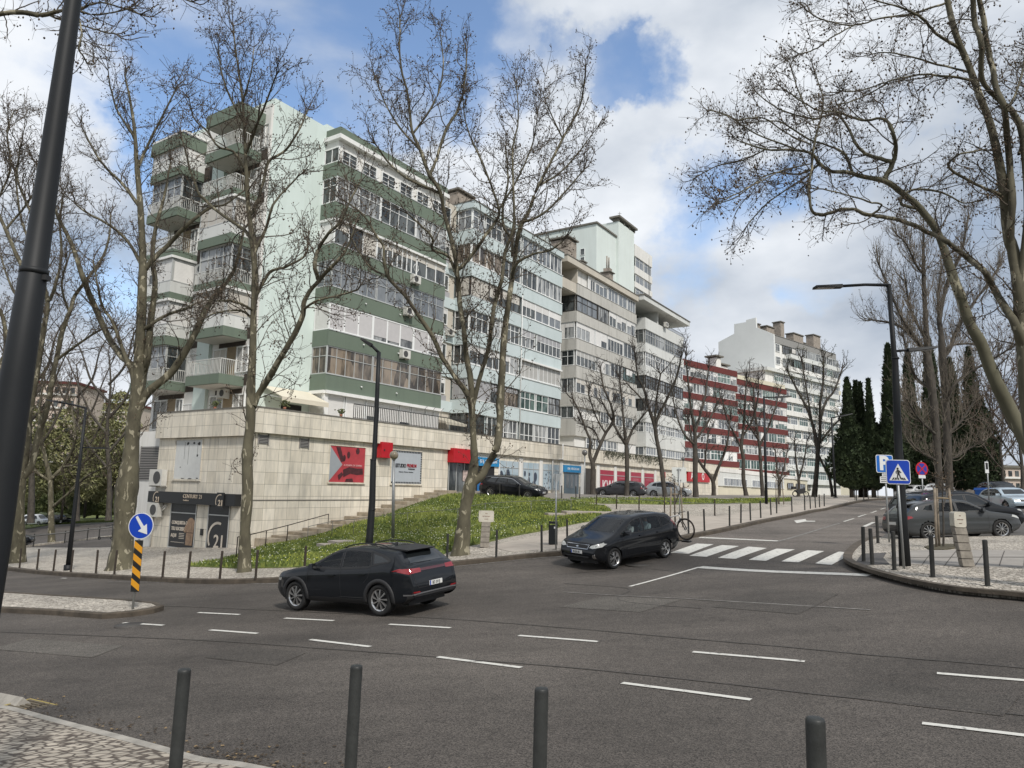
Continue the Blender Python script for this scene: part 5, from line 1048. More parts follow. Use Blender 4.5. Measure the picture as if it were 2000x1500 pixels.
# == TREES
def bark(name, c, c2, scale=3.0, patch=None):
 m = bpy.data.materials.new(name); m.use_nodes = True; t, b = nodes_of(m); b.inputs['Roughness'].default_value = .85; K = t.links.new
 co = t.nodes.new('ShaderNodeTexCoord'); ma = t.nodes.new('ShaderNodeMapping'); ma.inputs['Scale'].default_value = (1, 1, .45); K(co.outputs['Object'], ma.inputs[0])
 n = t.nodes.new('ShaderNodeTexNoise'); n.inputs['Scale'].default_value = scale; n.inputs['Detail'].default_value = 7; n.inputs['Roughness'].default_value = .6; K(ma.outputs[0], n.inputs[0])
 rp = t.nodes.new('ShaderNodeValToRGB'); K(n.outputs[0], rp.inputs[0]); rp.color_ramp.elements[0].position = .36; rp.color_ramp.elements[0].color = (*c, 1); rp.color_ramp.elements[1].position = .60; rp.color_ramp.elements[1].color = (*c2, 1)
 last = rp.outputs[0]
 if patch:
  n2 = t.nodes.new('ShaderNodeTexNoise'); n2.inputs['Scale'].default_value = scale * 1.7; n2.inputs['Detail'].default_value = 3; n2.inputs['Distortion'].default_value = .6; K(ma.outputs[0], n2.inputs[0])
  mr = t.nodes.new('ShaderNodeMapRange'); K(n2.outputs[0], mr.inputs[0]); mr.inputs[1].default_value = .60; mr.inputs[2].default_value = .63
  mx = t.nodes.new('ShaderNodeMix'); mx.data_type = 'RGBA'; K(mr.outputs[0], mx.inputs[0]); K(last, mx.inputs[6]); mx.inputs[7].default_value = (*patch, 1); last = mx.outputs[2]
 K(last, b.inputs['Base Color'])
 bp = t.nodes.new('ShaderNodeBump'); bp.inputs['Strength'].default_value = .5; bp.inputs['Distance'].default_value = .03; K(n.outputs[0], bp.inputs['Height']); K(bp.outputs[0], b.inputs['Normal'])
 MATS[name] = m; return m
B_PLANE = bark('plane_bark', (.058, .051, .032), (.108, .097, .062), 3.0, (.27, .245, .175))
B_PLANE2 = bark('plane_bark_pale', (.075, .07, .043), (.13, .122, .08), 1.6, (.30, .28, .20))
B_TWIG = mat('twig_bark', (.080, .064, .047), .9, vary=.3)
B_DARK = bark('dark_bark', (.035, .030, .024), (.07, .06, .048), 4.0)
B_DTWIG = mat('dark_twig', (.042, .034, .028), .9, vary=.25)
M_BALL = mat('seed_ball', (.035, .022, .014), .95, vary=.3)
M_BUD = mat('bud', (.11, .075, .045), .9, vary=.5, vscale=8); M_BUDG = mat('young_leaf', (.10, .12, .035), .9, vary=.4, vscale=5)
def tubes_np(paths, n):
 """paths: list of (pts (k,3), radii (k)) -> one big vertex / face array"""
 V = []; F = []; o = 0; ang = np.arange(n) * 2 * math.pi / n; ca, sa = np.cos(ang), np.sin(ang)
 for P, r in paths:
  k = len(P); T = np.empty_like(P); T[1:-1] = P[2:] - P[:-2]; T[0] = P[1] - P[0]; T[-1] = P[-1] - P[-2]
  T /= np.linalg.norm(T, axis=1)[:, None] + 1e-9
  ref = np.array([.31, .17, .93]) if abs(T[0, 2]) < .8 else np.array([.95, .2, .1])
  A = np.cross(T, ref); A /= np.linalg.norm(A, axis=1)[:, None] + 1e-9; B = np.cross(T, A)
  V.append((P[:, None] + r[:, None, None] * (ca[None, :, None] * A[:, None] + sa[None, :, None] * B[:, None])).reshape(-1, 3))
  i = np.arange(k - 1)[:, None] * n + o; j = np.arange(n)[None]; j2 = (j + 1) % n
  F.append(np.stack([i + j, i + j2, i + n + j2, i + n + j], -1).reshape(-1, 4)); o += k * n
 return np.concatenate(V), np.concatenate(F)
def mesh_np(name, V, F, m, parent=None, smooth=True):
 me = bpy.data.meshes.new(name); nv, nf, c = len(V), len(F), F.shape[1]
 me.vertices.add(nv); me.vertices.foreach_set('co', V.astype(np.float32).ravel())
 me.loops.add(nf * c); me.loops.foreach_set('vertex_index', F.astype(np.int32).ravel())
 me.polygons.add(nf); me.polygons.foreach_set('loop_start', np.arange(0, nf * c, c, dtype=np.int32)); me.polygons.foreach_set('loop_total', np.full(nf, c, np.int32))
 me.polygons.foreach_set('use_smooth', np.full(nf, smooth)); me.update(calc_edges=True); me.materials.append(m)
 o = bpy.data.objects.new(name, me); COL.objects.link(o)
 if parent: o.parent = parent
 return o
def blobs(P, r, rng, elong=1.0):
 """small octahedra"""
 n = len(P); base = np.array([(1, 0, 0), (0, 1, 0), (-1, 0, 0), (0, -1, 0), (0, 0, elong), (0, 0, -elong)], float)
 V = P[:, None] + r[:, None, None] * base[None]; f = np.array([(0, 1, 4), (1, 2, 4), (2, 3, 4), (3, 0, 4), (1, 0, 5), (2, 1, 5), (3, 2, 5), (0, 3, 5)])
 return V.reshape(-1, 3), (np.arange(n)[:, None, None] * 6 + f[None]).reshape(-1, 3)
def grow(rng, p0, d0, length, r0, seg, up=.15, wig=.25, r1=.006):
 P = np.empty((seg + 1, 3)); P[0] = p0; d = d0 / (np.linalg.norm(d0) + 1e-9); st = length / seg
 for i in range(seg):
  d = d + rng.normal(0, wig, 3) + np.array([0, 0, up]); d /= np.linalg.norm(d); P[i + 1] = P[i] + d * st
 return P, np.linspace(r0, r1, seg + 1)
def tree(name, label, limbs, Y, seed, group=None, cat='tree', bm=B_PLANE, tm=B_TWIG, balls=.5, buds=.5, budm=None, L1=2.6, sp=.42, L2n=5, L3n=4, tw=.0075, up=.12, base_off=None, start=.12, nt=10, min_start=2.5, wig=.22, depth_sp=1.0, tip=True, spread=.9):
 """limbs: list of [(u, v, width_px, dY), ...]; the first one starts at the ground.
 Every limb is a real curve in depth; small wood is grown from all of them."""
 rng = np.random.default_rng(seed); b0 = limbs[0][0]
 if Y < 40 and 0 < b0[0] < 2000 and b0[1] < 1125: Y = gp(b0[0], b0[1], OFF)[1]
 base = wp(b0[0], b0[1], Y); root = empty(name, tuple(base), 0, label, cat, group); o = base
 world = []; big = []
 for li, lb in enumerate(limbs):
  pts = []; n = len(lb); drift = 0 if li == 0 else rng.normal(0, .5) * depth_sp
  for i, q in enumerate(lb):
   dY = q[3] if len(q) > 3 else (rng.normal(0, .25) * depth_sp + drift * (i / n) * 3 if li else rng.normal(0, .12) * depth_sp * i / n)
   if li and i == 0 and len(q) <= 3: dY = 0
   p = wp(q[0], q[1], Y + dY); pts.append(np.r_[p, q[2] * (Y + dY) / FPX / 2])
  if li and len(lb[0]) <= 3 and world:   # attach to the nearest point of what is already there
   p = pts[0][:3]; best = None
   for W in world:
    q = np.array([abs(W[:, 0] / W[:, 1] - p[0] / p[1]) + abs(W[:, 2] / W[:, 1] - p[2] / p[1])]).ravel(); k = int(q.argmin())
    if best is None or q[k] < best[0]: best = (q[k], W[k])
   sh = best[1][1] - p[1]
   for i in range(len(pts)): pts[i] = np.r_[pts[i][:3] * (1 + sh * (1 - i / max(1, len(pts) - 1) * .3) / pts[i][1]), pts[i][3]]
  S_ = np.array(smooth_line(pts, 5)); S_[:, :3] += np.cumsum(rng.normal(0, .008, (len(S_), 3)), 0) * (0.3 if li == 0 else 1); S_[:, 3] *= 1 + rng.normal(0, .035, len(S_)); S_[:, 3] = np.maximum(S_[:, 3], .014)
  if li == 0: S_[0, 3] *= 1.2; S_[:1, 2] -= .12
  world.append(S_); big.append((S_[:, :3] - o, S_[:, 3]))
 V, F = tubes_np(big, nt); mesh_np('trunk', V, F, bm, root)
 z0 = base[2]; l1 = []; l2 = []; l3 = []; tips = []
 for S_ in world:
  seglen = np.linalg.norm(np.diff(S_[:, :3], axis=0), axis=1); cum = np.r_[0, np.cumsum(seglen)]; tot = cum[-1]
  s = tot * start * rng.random() if S_ is not world[0] else tot * .1
  while s < tot:
   k = min(len(S_) - 2, int(np.searchsorted(cum, s)) - 1 if s > 0 else 0); k = max(k, 0); f = (s - cum[k]) / (seglen[k] + 1e-9); p = S_[k, :3] * (1 - f) + S_[k + 1, :3] * f; r = S_[k, 3]
   s += sp * rng.uniform(.5, 1.5) * (.55 + r * 4)
   if p[2] - z0 < min_start or r > .16 and rng.random() < .5: continue
   t = S_[k + 1, :3] - S_[k, :3]; t /= np.linalg.norm(t) + 1e-9; q = rng.normal(0, 1, 3); q -= q.dot(t) * t; q /= np.linalg.norm(q)
   a = rng.uniform(.55, 1.15) * spread; d = t * math.cos(a) + q * math.sin(a)
   ln = L1 * rng.uniform(.35, 1.15) * (.55 + .45 * min(1, (p[2] - z0) / 6)) * (1 - .35 * s / tot)
   l1.append(grow(rng, p, d, ln, min(r * .5, .009 + .0075 * ln), 6, up, wig, .008))
  if tip:
   t = S_[-1, :3] - S_[-2, :3]
   for _ in range(3): l1.append(grow(rng, S_[-1, :3], t + rng.normal(0, .35, 3) * np.linalg.norm(t), L1 * rng.uniform(.3, .7), max(.012, S_[-1, 3] * .8), 5, up * 1.3, wig, .007))
 for (P, R) in l1:
  ln = np.linalg.norm(P[-1] - P[0])
  for _ in range(max(1, int(L2n * (.5 + ln / L1)))):
   u = rng.uniform(.12, 1); k = min(len(P) - 2, int(u * (len(P) - 1))); p = P[k] + (P[k + 1] - P[k]) * rng.random(); t = P[k + 1] - P[k]; t /= np.linalg.norm(t) + 1e-9
   q = rng.normal(0, 1, 3); q /= np.linalg.norm(q); l2.append(grow(rng, p, t + q * .95, ln * rng.uniform(.22, .5) + .15, max(R[k] * .55, tw * 1.1), 4, up * .8, wig * 1.15, tw * .8))
 for (P, R) in l2:
  ln = np.linalg.norm(P[-1] - P[0]); tips.append(P[-1])
  for _ in range(rng.integers(max(1, L3n - 2), L3n + 2)):
   k = rng.integers(0, len(P) - 1); p = P[k] + (P[k + 1] - P[k]) * rng.random(); t = P[k + 1] - P[k]; t /= np.linalg.norm(t) + 1e-9; q = rng.normal(0, 1, 3); q /= np.linalg.norm(q)
   g = grow(rng, p, t * .8 + q, rng.uniform(.10, .42), tw * .85, 2, .05, wig, tw * .6); l3.append(g); tips.append(g[0][-1])
 sh = lambda L_: [(P - o, R) for P, R in L_]
 V1, F1 = tubes_np(sh(l1), 5); V2, F2 = tubes_np(sh(l2) + sh(l3), 3)
 crown = mesh_np('crown', np.concatenate([V1, V2]), np.concatenate([F1, F2 + len(V1)]), tm, root)
 tips = np.array(tips) - o
 if balls:
  k = rng.random(len(tips)) < balls; T = tips[k] + np.c_[np.zeros((k.sum(), 2)), -rng.uniform(.03, .14, k.sum())] ; V, F = blobs(T, rng.uniform(.018, .034, len(T)) * (Y / 25) ** .35, rng)
  q = mesh_np('seed_balls', V, F, M_BALL, crown); q['kind'] = 'stuff'
 if buds:
  k = rng.random(len(tips)) < buds; T = tips[k] + rng.normal(0, .03, (k.sum(), 3)); V, F = blobs(T, rng.uniform(.012, .030, len(T)) * (Y / 25) ** .35, rng, 1.5)
  q = mesh_np('buds', V, F, budm or M_BUD, crown); q['kind'] = 'stuff'
 return root
# --- the three tall planes in front of the block
tree('plane_tree', 'tall bare plane tree with a thick knobbly trunk, left of the corner podium', [
 [(236, 1112, 52), (240, 1060, 37), (244, 1000, 36), (249, 950, 40), (256, 890, 29), (262, 820, 25), (268, 775, 25), (272, 700, 19), (276, 640, 18), (279, 560, 17), (279, 500, 14), (275, 408, 12), (268, 319, 9), (264, 260, 7), (256, 200, 5), (246, 150, 3)],
 [(252, 905, 20), (262, 741, 14), (233, 692, 13), (210, 659, 12), (177, 584, 11), (159, 539, 10), (135, 470, 8), (111, 420, 6), (100, 370, 4), (70, 320, 3)],
 [(262, 830, 22), (280, 743, 14), (289, 697, 14), (299, 609, 12), (306, 550, 10), (301, 497, 9), (308, 440, 7), (325, 380, 5), (335, 320, 3)],
 [(262, 815, 20), (280, 776, 17), (321, 738, 15), (342, 715, 14), (377, 657, 12), (408, 594, 11), (453, 538, 8), (468, 494, 6), (478, 450, 4)],
 [(279, 530, 12), (300, 505, 10), (327, 476, 9), (365, 436, 8), (410, 403, 6), (438, 395, 4), (470, 370, 3)],
 [(277, 645, 8), (305, 628, 7), (327, 614, 6), (365, 601, 5), (385, 590, 3)],
 [(275, 408, 8), (240, 360, 6), (210, 330, 5), (180, 290, 4), (160, 250, 3)], [(268, 330, 7), (290, 280, 5), (320, 220, 4), (345, 170, 3)], [(264, 270, 5), (230, 220, 4), (215, 170, 3), (212, 140, 2)],
 [(279, 520, 8), (250, 470, 6), (215, 440, 5), (180, 420, 4), (150, 400, 3)], [(262, 741, 9), (225, 640, 6), (200, 600, 5), (190, 560, 4), (180, 510, 3)]], 27, 11, 'tall bare plane trees at the corner', balls=.34, buds=.5, L1=2.6, sp=.47)
tree('plane_tree', 'tall bare plane tree with a straight trunk in front of the podium corner', [
 [(477, 1117, 26), (479, 1033, 20), (484, 957, 21), (483, 889, 21), (489, 830, 18), (490, 780, 18), (491, 740, 17), (494, 687, 14), (496, 601, 12), (498, 535, 12), (494, 471, 12), (486, 408, 10), (481, 332, 8), (479, 280, 7), (474, 200, 5), (462, 110, 4), (455, 50, 3)],
 [(493, 795, 16), (503, 770, 12), (522, 738, 13), (555, 682, 11), (587, 621, 11), (593, 584, 9), (620, 546, 8), (650, 515, 7), (673, 490, 5), (690, 450, 4)],
 [(620, 546, 8), (612, 520, 8), (618, 490, 7), (640, 455, 6), (664, 432, 5), (680, 390, 4), (703, 350, 3)],
 [(594, 604, 5), (620, 586, 4), (669, 573, 4), (698, 563, 3)], [(494, 605, 6), (473, 594, 5), (450, 588, 5), (423, 589, 3)], [(494, 625, 5), (471, 606, 4), (423, 611, 3), (400, 622, 2)],
 [(488, 420, 8), (499, 403, 7), (515, 350, 6), (522, 317, 6), (555, 294, 5), (580, 259, 4), (600, 215, 3)],
 [(492, 470, 8), (474, 448, 7), (428, 416, 6), (398, 390, 6), (382, 372, 5), (365, 322, 4), (350, 270, 3)], [(481, 332, 6), (456, 296, 5), (428, 286, 4), (408, 258, 4), (382, 231, 3), (370, 190, 2)],
 [(498, 590, 7), (504, 571, 7), (527, 533, 6), (555, 525, 5), (595, 503, 4), (600, 470, 3)], [(496, 500, 7), (520, 450, 6), (535, 400, 5), (560, 370, 4), (590, 340, 3)],
 [(480, 300, 6), (500, 250, 5), (520, 200, 4), (540, 150, 3)], [(476, 240, 5), (445, 180, 4), (430, 130, 3), (425, 90, 2)], [(474, 200, 4), (490, 140, 3), (495, 90, 2)]], 25.5, 12, 'tall bare plane trees at the corner', balls=.34, buds=.5, L1=2.3, sp=.44)
tree('plane_tree', 'tall forked bare plane tree on the grass slope right of the tall dark lamp post', [
 [(899, 1084, 36), (905, 1030, 27), (909, 990, 23), (918, 947, 24), (926, 905, 17), (924, 850, 13), (921, 800, 13), (913, 770, 12), (890, 740, 9), (872, 712, 9), (860, 692, 9), (843, 656, 9), (814, 613, 8), (790, 577, 7), (757, 541, 7), (748, 505, 6), (747, 480, 5), (734, 460, 5), (710, 421, 4), (681, 397, 3)],
 [(918, 945, 20), (938, 930, 17), (952, 905, 14), (967, 880, 15), (972, 830, 14), (974, 780, 16), (978, 690, 13), (984, 630, 13), (991, 582, 11), (1001, 514, 9), (1010, 455, 9), (1030, 415, 8), (1050, 365, 6), (1100, 272, 5), (1130, 212, 4), (1140, 155, 3)],
 [(922, 800, 13), (919, 740, 12), (912, 700, 11), (904, 640, 10), (897, 590, 10), (891, 520, 9), (881, 466, 9), (870, 421, 8), (862, 379, 8), (840, 340, 8), (824, 296, 7), (808, 260, 6), (800, 192, 5), (785, 120, 4), (784, 40, 3)],
 [(924, 790, 10), (936, 744, 9), (954, 684, 9), (962, 630, 9), (968, 592, 9), (980, 550, 8), (986, 500, 7), (1000, 460, 6), (1005, 420, 5), (1000, 312, 4), (1012, 240, 3), (1008, 170, 2)],
 [(840, 340, 7), (848, 320, 6), (868, 256, 6), (892, 216, 5), (905, 172, 4), (910, 110, 3)], [(890, 530, 8), (905, 517, 8), (924, 495, 7), (945, 464, 7), (968, 435, 6), (976, 408, 5), (950, 330, 4), (915, 250, 3), (905, 200, 2)],
 [(893, 545, 6), (877, 503, 6), (846, 490, 5), (846, 468, 5), (824, 443, 4), (800, 420, 3)], [(1001, 550, 8), (1007, 518, 7), (1038, 497, 5), (1073, 489, 4), (1100, 470, 3)], [(1001, 500, 7), (999, 466, 6), (986, 452, 6), (980, 418, 5), (990, 360, 4), (985, 300, 3)],
 [(1020, 435, 6), (1060, 420, 5), (1100, 380, 4), (1140, 330, 3)], [(1050, 365, 5), (1090, 340, 4), (1130, 300, 3), (1160, 260, 2)], [(862, 379, 6), (800, 350, 5), (760, 320, 4), (730, 280, 3)], [(824, 296, 5), (780, 250, 4), (750, 200, 3), (730, 150, 2)],
 [(808, 260, 5), (850, 200, 4), (868, 130, 3), (862, 60, 2)], [(1100, 272, 4), (1075, 220, 3), (1060, 180, 2)], [(757, 541, 5), (720, 520, 4), (690, 470, 3)], [(976, 408, 5), (1010, 350, 4), (1040, 280, 3), (1050, 220, 2)]], 25, 13, 'tall bare plane trees at the corner', balls=.38, buds=.5, L1=2.2, sp=.42)
# --- left trees
LG = 'bare trees on the lower left pavement'
tree('plane_tree', 'forked bare plane tree behind the near lamp post at the left edge', [
 [(33, 1099, 30), (35, 1007, 22), (40, 945, 18), (50, 884, 13), (58, 807, 11), (74, 720, 10), (87, 635, 9), (93, 590, 8), (80, 540, 7), (60, 480, 5), (40, 420, 4), (30, 340, 3)],
 [(42, 935, 15), (61, 908, 13), (74, 853, 12), (92, 792, 10), (104, 724, 9), (111, 695, 9), (120, 650, 9), (135, 608, 8), (144, 578, 7), (162, 554, 6), (195, 509, 5), (210, 470, 4), (215, 420, 3)],
 [(93, 590, 6), (108, 560, 6), (120, 500, 5), (118, 430, 4), (125, 380, 3)], [(112, 702, 6), (150, 674, 5), (192, 647, 4), (215, 640, 3)], [(87, 640, 5), (50, 600, 5), (20, 560, 4), (0, 500, 3)], [(135, 608, 5), (120, 560, 4), (130, 510, 3)]], 32, 14, LG, balls=.15, buds=.4, L1=2.6, sp=.45)
tree('plane_tree', 'bare plane tree beyond the left edge, boughs crossing the near lamp post', [
 [(-95, 1120, 44), (-80, 980, 34), (-55, 860, 28), (-20, 760, 20), (18, 680, 14), (33, 605, 12), (38, 550, 11), (45, 530, 10), (30, 497, 8), (10, 450, 7), (-10, 400, 5), (-20, 330, 3)],
 [(45, 530, 8), (70, 480, 6), (60, 420, 5), (35, 350, 4), (40, 290, 3)], [(18, 680, 8), (5, 620, 7), (-20, 560, 5)], [(10, 450, 5), (50, 400, 4), (85, 340, 3), (95, 290, 2)], [(70, 480, 4), (100, 430, 3), (110, 380, 2)], [(-10, 400, 4), (20, 330, 4), (15, 260, 3), (30, 215, 2)]], 29, 15, LG, balls=.2, buds=.4, L1=2.8, sp=.42)
tree('plane_tree', 'small low forked plane tree on the lower pavement behind the slim lamp post', [
 [(101, 1062, 13), (100, 1000, 10), (99, 950, 9), (98, 936, 9), (89, 896, 7), (80, 853, 6), (76, 800, 4), (85, 750, 3)], [(98, 938, 8), (110, 925, 7), (123, 912, 7), (140, 880, 6), (146, 850, 4), (140, 800, 3)], [(103, 990, 6), (132, 964, 5), (150, 945, 5), (172, 927, 4), (205, 910, 3), (236, 896, 3)], [(98, 940, 5), (75, 925, 5), (55, 905, 4), (50, 880, 3)], [(123, 912, 4), (160, 905, 3), (190, 880, 3)]], 58, 16, LG, balls=.05, buds=.8, budm=M_BUDG, L1=3.4, sp=.5, tw=.014, L3n=3)
tree('plane_tree', 'bough of a nearer plane tree entering at the top left corner', [
 [(-420, 1350, 120), (-400, 900, 90), (-360, 500, 60), (-300, 250, 40), (-200, 120, 22), (-90, 50, 14), (0, 24, 10), (45, 22, 10), (80, 28, 10), (110, 20, 8), (140, 16, 6), (180, 26, 4), (215, 24, 3), (250, 15, 2)],
 [(95, 26, 6), (115, 34, 4), (150, 45, 3), (200, 55, 2), (235, 62, 2)], [(-60, 40, 6), (-20, -20, 5), (60, -40, 4), (150, -30, 3), (240, -15, 2)], [(150, 15, 3), (160, 60, 3), (155, 95, 2), (175, 125, 2)], [(150, 20, 4), (200, 5, 3), (270, 25, 2)], [(240, -15, 3), (330, -10, 2), (380, 8, 2)]], 12, 17, None, balls=.10, buds=.35, L1=.9, sp=.26, tw=.0035, min_start=4, L2n=3, L3n=3)
# --- right hand big planes
RG = 'big plane trees leaning in from the right'
tree('plane_tree', 'pale mottled plane tree leaning in from the right with long boughs', [
 [(2120, 1185, 46), (2075, 1020, 36), (2015, 885, 29), (1970, 797, 25), (1940, 735, 23), (1915, 670, 21), (1895, 635, 20), (1877, 584, 18), (1862, 545, 18), (1841, 482, 15), (1826, 446, 14), (1790, 401, 14), (1754, 371, 12), (1727, 353, 11), (1683, 343, 9), (1655, 334, 8), (1623, 332, 7), (1600, 316, 7), (1587, 297, 6), (1550, 290, 5), (1500, 290, 4), (1450, 275, 3)],
 [(1727, 350, 10), (1743, 323, 10), (1752, 295, 8), (1747, 260, 7), (1730, 232, 6), (1683, 236, 5), (1637, 220, 4), (1590, 215, 3), (1540, 180, 3)], [(1745, 315, 8), (1727, 310, 8), (1697, 300, 7), (1677, 283, 6), (1657, 247, 5), (1633, 223, 4), (1590, 232, 4), (1530, 215, 3), (1480, 180, 2)],
 [(1665, 338, 6), (1650, 300, 5), (1620, 285, 4), (1580, 275, 4), (1520, 240, 3), (1470, 240, 2)], [(1600, 320, 5), (1560, 340, 4), (1500, 338, 3), (1440, 380, 2), (1400, 395, 2)], [(1550, 290, 4), (1480, 262, 3), (1430, 230, 3), (1390, 215, 2)], [(1500, 290, 3), (1450, 310, 3), (1400, 320, 2), (1370, 335, 2)],
 [(1583, 340, 4), (1540, 370, 3), (1500, 400, 3), (1460, 440, 2)], [(1800, 410, 7), (1760, 400, 6), (1765, 380, 5), (1790, 370, 5), (1840, 375, 4), (1880, 393, 3), (1905, 390, 3)]], 16, 21, RG, bm=B_PLANE2, balls=.16, buds=.4, L1=1.2, sp=.46, tw=.0048, min_start=3.2, L2n=5, L3n=4, up=.05)
tree('plane_tree', 'dark multi stemmed plane tree rising out of the frame at the right edge', [
 [(2090, 1180, 60), (2050, 980, 44), (2015, 820, 36), (2003, 700, 30), (1993, 620, 24), (1988, 560, 22), (1980, 500, 22), (1968, 460, 20), (1961, 390, 19), (1947, 300, 16), (1930, 233, 14), (1910, 180, 13), (1890, 127, 13), (1867, 73, 12), (1847, 0, 11), (1835, -90, 10), (1825, -200, 7), (1800, -300, 4)],
 [(2000, 680, 22), (1985, 635, 16), (1964, 602, 14), (1946, 566, 13), (1925, 533, 12), (1895, 509, 11), (1856, 479, 10), (1820, 461, 9), (1787, 443, 9), (1754, 431, 8), (1700, 423, 8), (1667, 415, 7), (1640, 412, 7), (1610, 421, 7), (1597, 423, 7), (1583, 410, 6), (1580, 373, 6), (1583, 333, 5), (1584, 283, 5), (1593, 240, 4), (1597, 200, 3), (1580, 150, 2)],
 [(1972, 480, 16), (1973, 400, 14), (1968, 300, 13), (1963, 217, 12), (1947, 167, 11), (1935, 100, 11), (1917, 0, 10), (1905, -100, 8), (1900, -200, 5)],
 [(1990, 560, 16), (2005, 420, 15), (1993, 267, 13), (1973, 217, 12), (1940, 190, 9), (1915, 155, 10), (1912, 77, 11), (1897, 33, 11), (1890, -60, 9), (1880, -160, 6)],
 [(1905, 160, 6), (1850, 150, 5), (1793, 147, 4), (1733, 163, 3), (1690, 180, 2), (1640, 185, 2)], [(1890, 140, 5), (1817, 123, 4), (1750, 107, 3), (1700, 110, 2)], [(1875, 95, 7), (1830, 67, 6), (1803, 40, 6), (1767, 17, 4), (1700, 0, 3), (1640, -10, 2)],
 [(1850, 5, 5), (1783, 27, 4), (1727, 37, 4), (1667, 50, 3), (1617, 43, 3), (1580, 27, 2)], [(1962, 385, 8), (1917, 367, 6), (1860, 333, 5), (1862, 318, 4), (1885, 307, 4), (1930, 300, 3)], [(1667, 50, 3), (1620, 75, 3), (1590, 100, 2), (1560, 110, 2)], [(1733, 163, 3), (1680, 190, 2), (1640, 200, 2)], [(1990, 300, 6), (2010, 220, 5), (2030, 100, 4)], [(1965, 217, 5), (1990, 160, 4), (2000, 90, 3)],
 [(1700, 423, 5), (1720, 400, 4), (1700, 395, 4), (1650, 380, 3), (1600, 370, 2)], [(1584, 283, 4), (1540, 260, 3), (1490, 230, 3), (1440, 235, 2)], [(1583, 320, 3), (1530, 330, 3), (1470, 360, 2), (1420, 385, 2)], [(1590, 240, 3), (1560, 180, 3), (1540, 130, 2)]], 14, 22, RG, bm=B_PLANE, balls=.14, buds=.4, budm=M_BUD, L1=1.1, sp=.48, tw=.0042, min_start=3.4, L2n=5, L3n=4, up=.03)
# --- poplar like trees with shaggy shoots behind the parking
tree('pollarded_tree', 'shaggy pollarded tree behind the parked cars, left of the pair', [
 [(1838, 992, 15), (1832, 900, 14), (1825, 800, 15), (1815, 720, 15), (1811, 680, 13), (1808, 620, 9), (1805, 560, 8), (1804, 500, 6), (1805, 440, 3)], [(1815, 700, 8), (1790, 668, 7), (1766, 644, 6), (1740, 632, 5), (1700, 626, 3)], [(1812, 690, 7), (1780, 650, 6), (1754, 605, 5), (1735, 560, 4), (1715, 512, 3)], [(1812, 670, 6), (1795, 640, 5), (1777, 600, 4), (1770, 550, 3)], [(1806, 540, 5), (1790, 520, 4), (1770, 480, 3), (1750, 460, 2)], [(1820, 760, 7), (1790, 740, 6), (1775, 700, 4), (1765, 660, 3)], [(1828, 850, 6), (1795, 820, 4), (1770, 780, 3)], [(1830, 900, 5), (1795, 880, 3), (1770, 850, 2)]], 33, 31, 'pair of pollarded trees behind the parked cars', cat='tree', bm=B_DARK, tm=mat('shoot', (.17, .145, .115), .9, vary=.3), balls=0, buds=.3, L1=3.0, sp=.15, L2n=5, L3n=3, up=.38, wig=.14, tw=.009, min_start=.8, start=.02)
tree('pollarded_tree', 'shaggy pollarded tree behind the parked cars, right of the pair', [
 [(1856, 984, 14), (1852, 900, 14), (1848, 800, 14), (1841, 700, 14), (1838, 650, 10), (1835, 620, 9), (1850, 554, 7), (1865, 520, 6), (1880, 485, 5), (1888, 440, 3)], [(1842, 700, 8), (1855, 680, 8), (1871, 638, 7), (1895, 600, 5), (1928, 554, 4), (1950, 520, 3)], [(1847, 790, 7), (1860, 758, 6), (1885, 735, 5), (1910, 720, 5), (1945, 700, 4), (1973, 683, 3)], [(1840, 690, 6), (1860, 675, 5), (1900, 672, 4), (1910, 680, 3)], [(1836, 640, 6), (1832, 580, 5), (1838, 530, 3)], [(1850, 850, 6), (1880, 820, 4), (1905, 780, 3)], [(1852, 900, 5), (1885, 880, 3), (1920, 860, 2)]], 34, 32, 'pair of pollarded trees behind the parked cars', bm=B_DARK, tm=MATS['shoot'], balls=0, buds=.3, L1=3.0, sp=.15, L2n=5, L3n=3, up=.38, wig=.14, tw=.009, min_start=.8, start=.02)
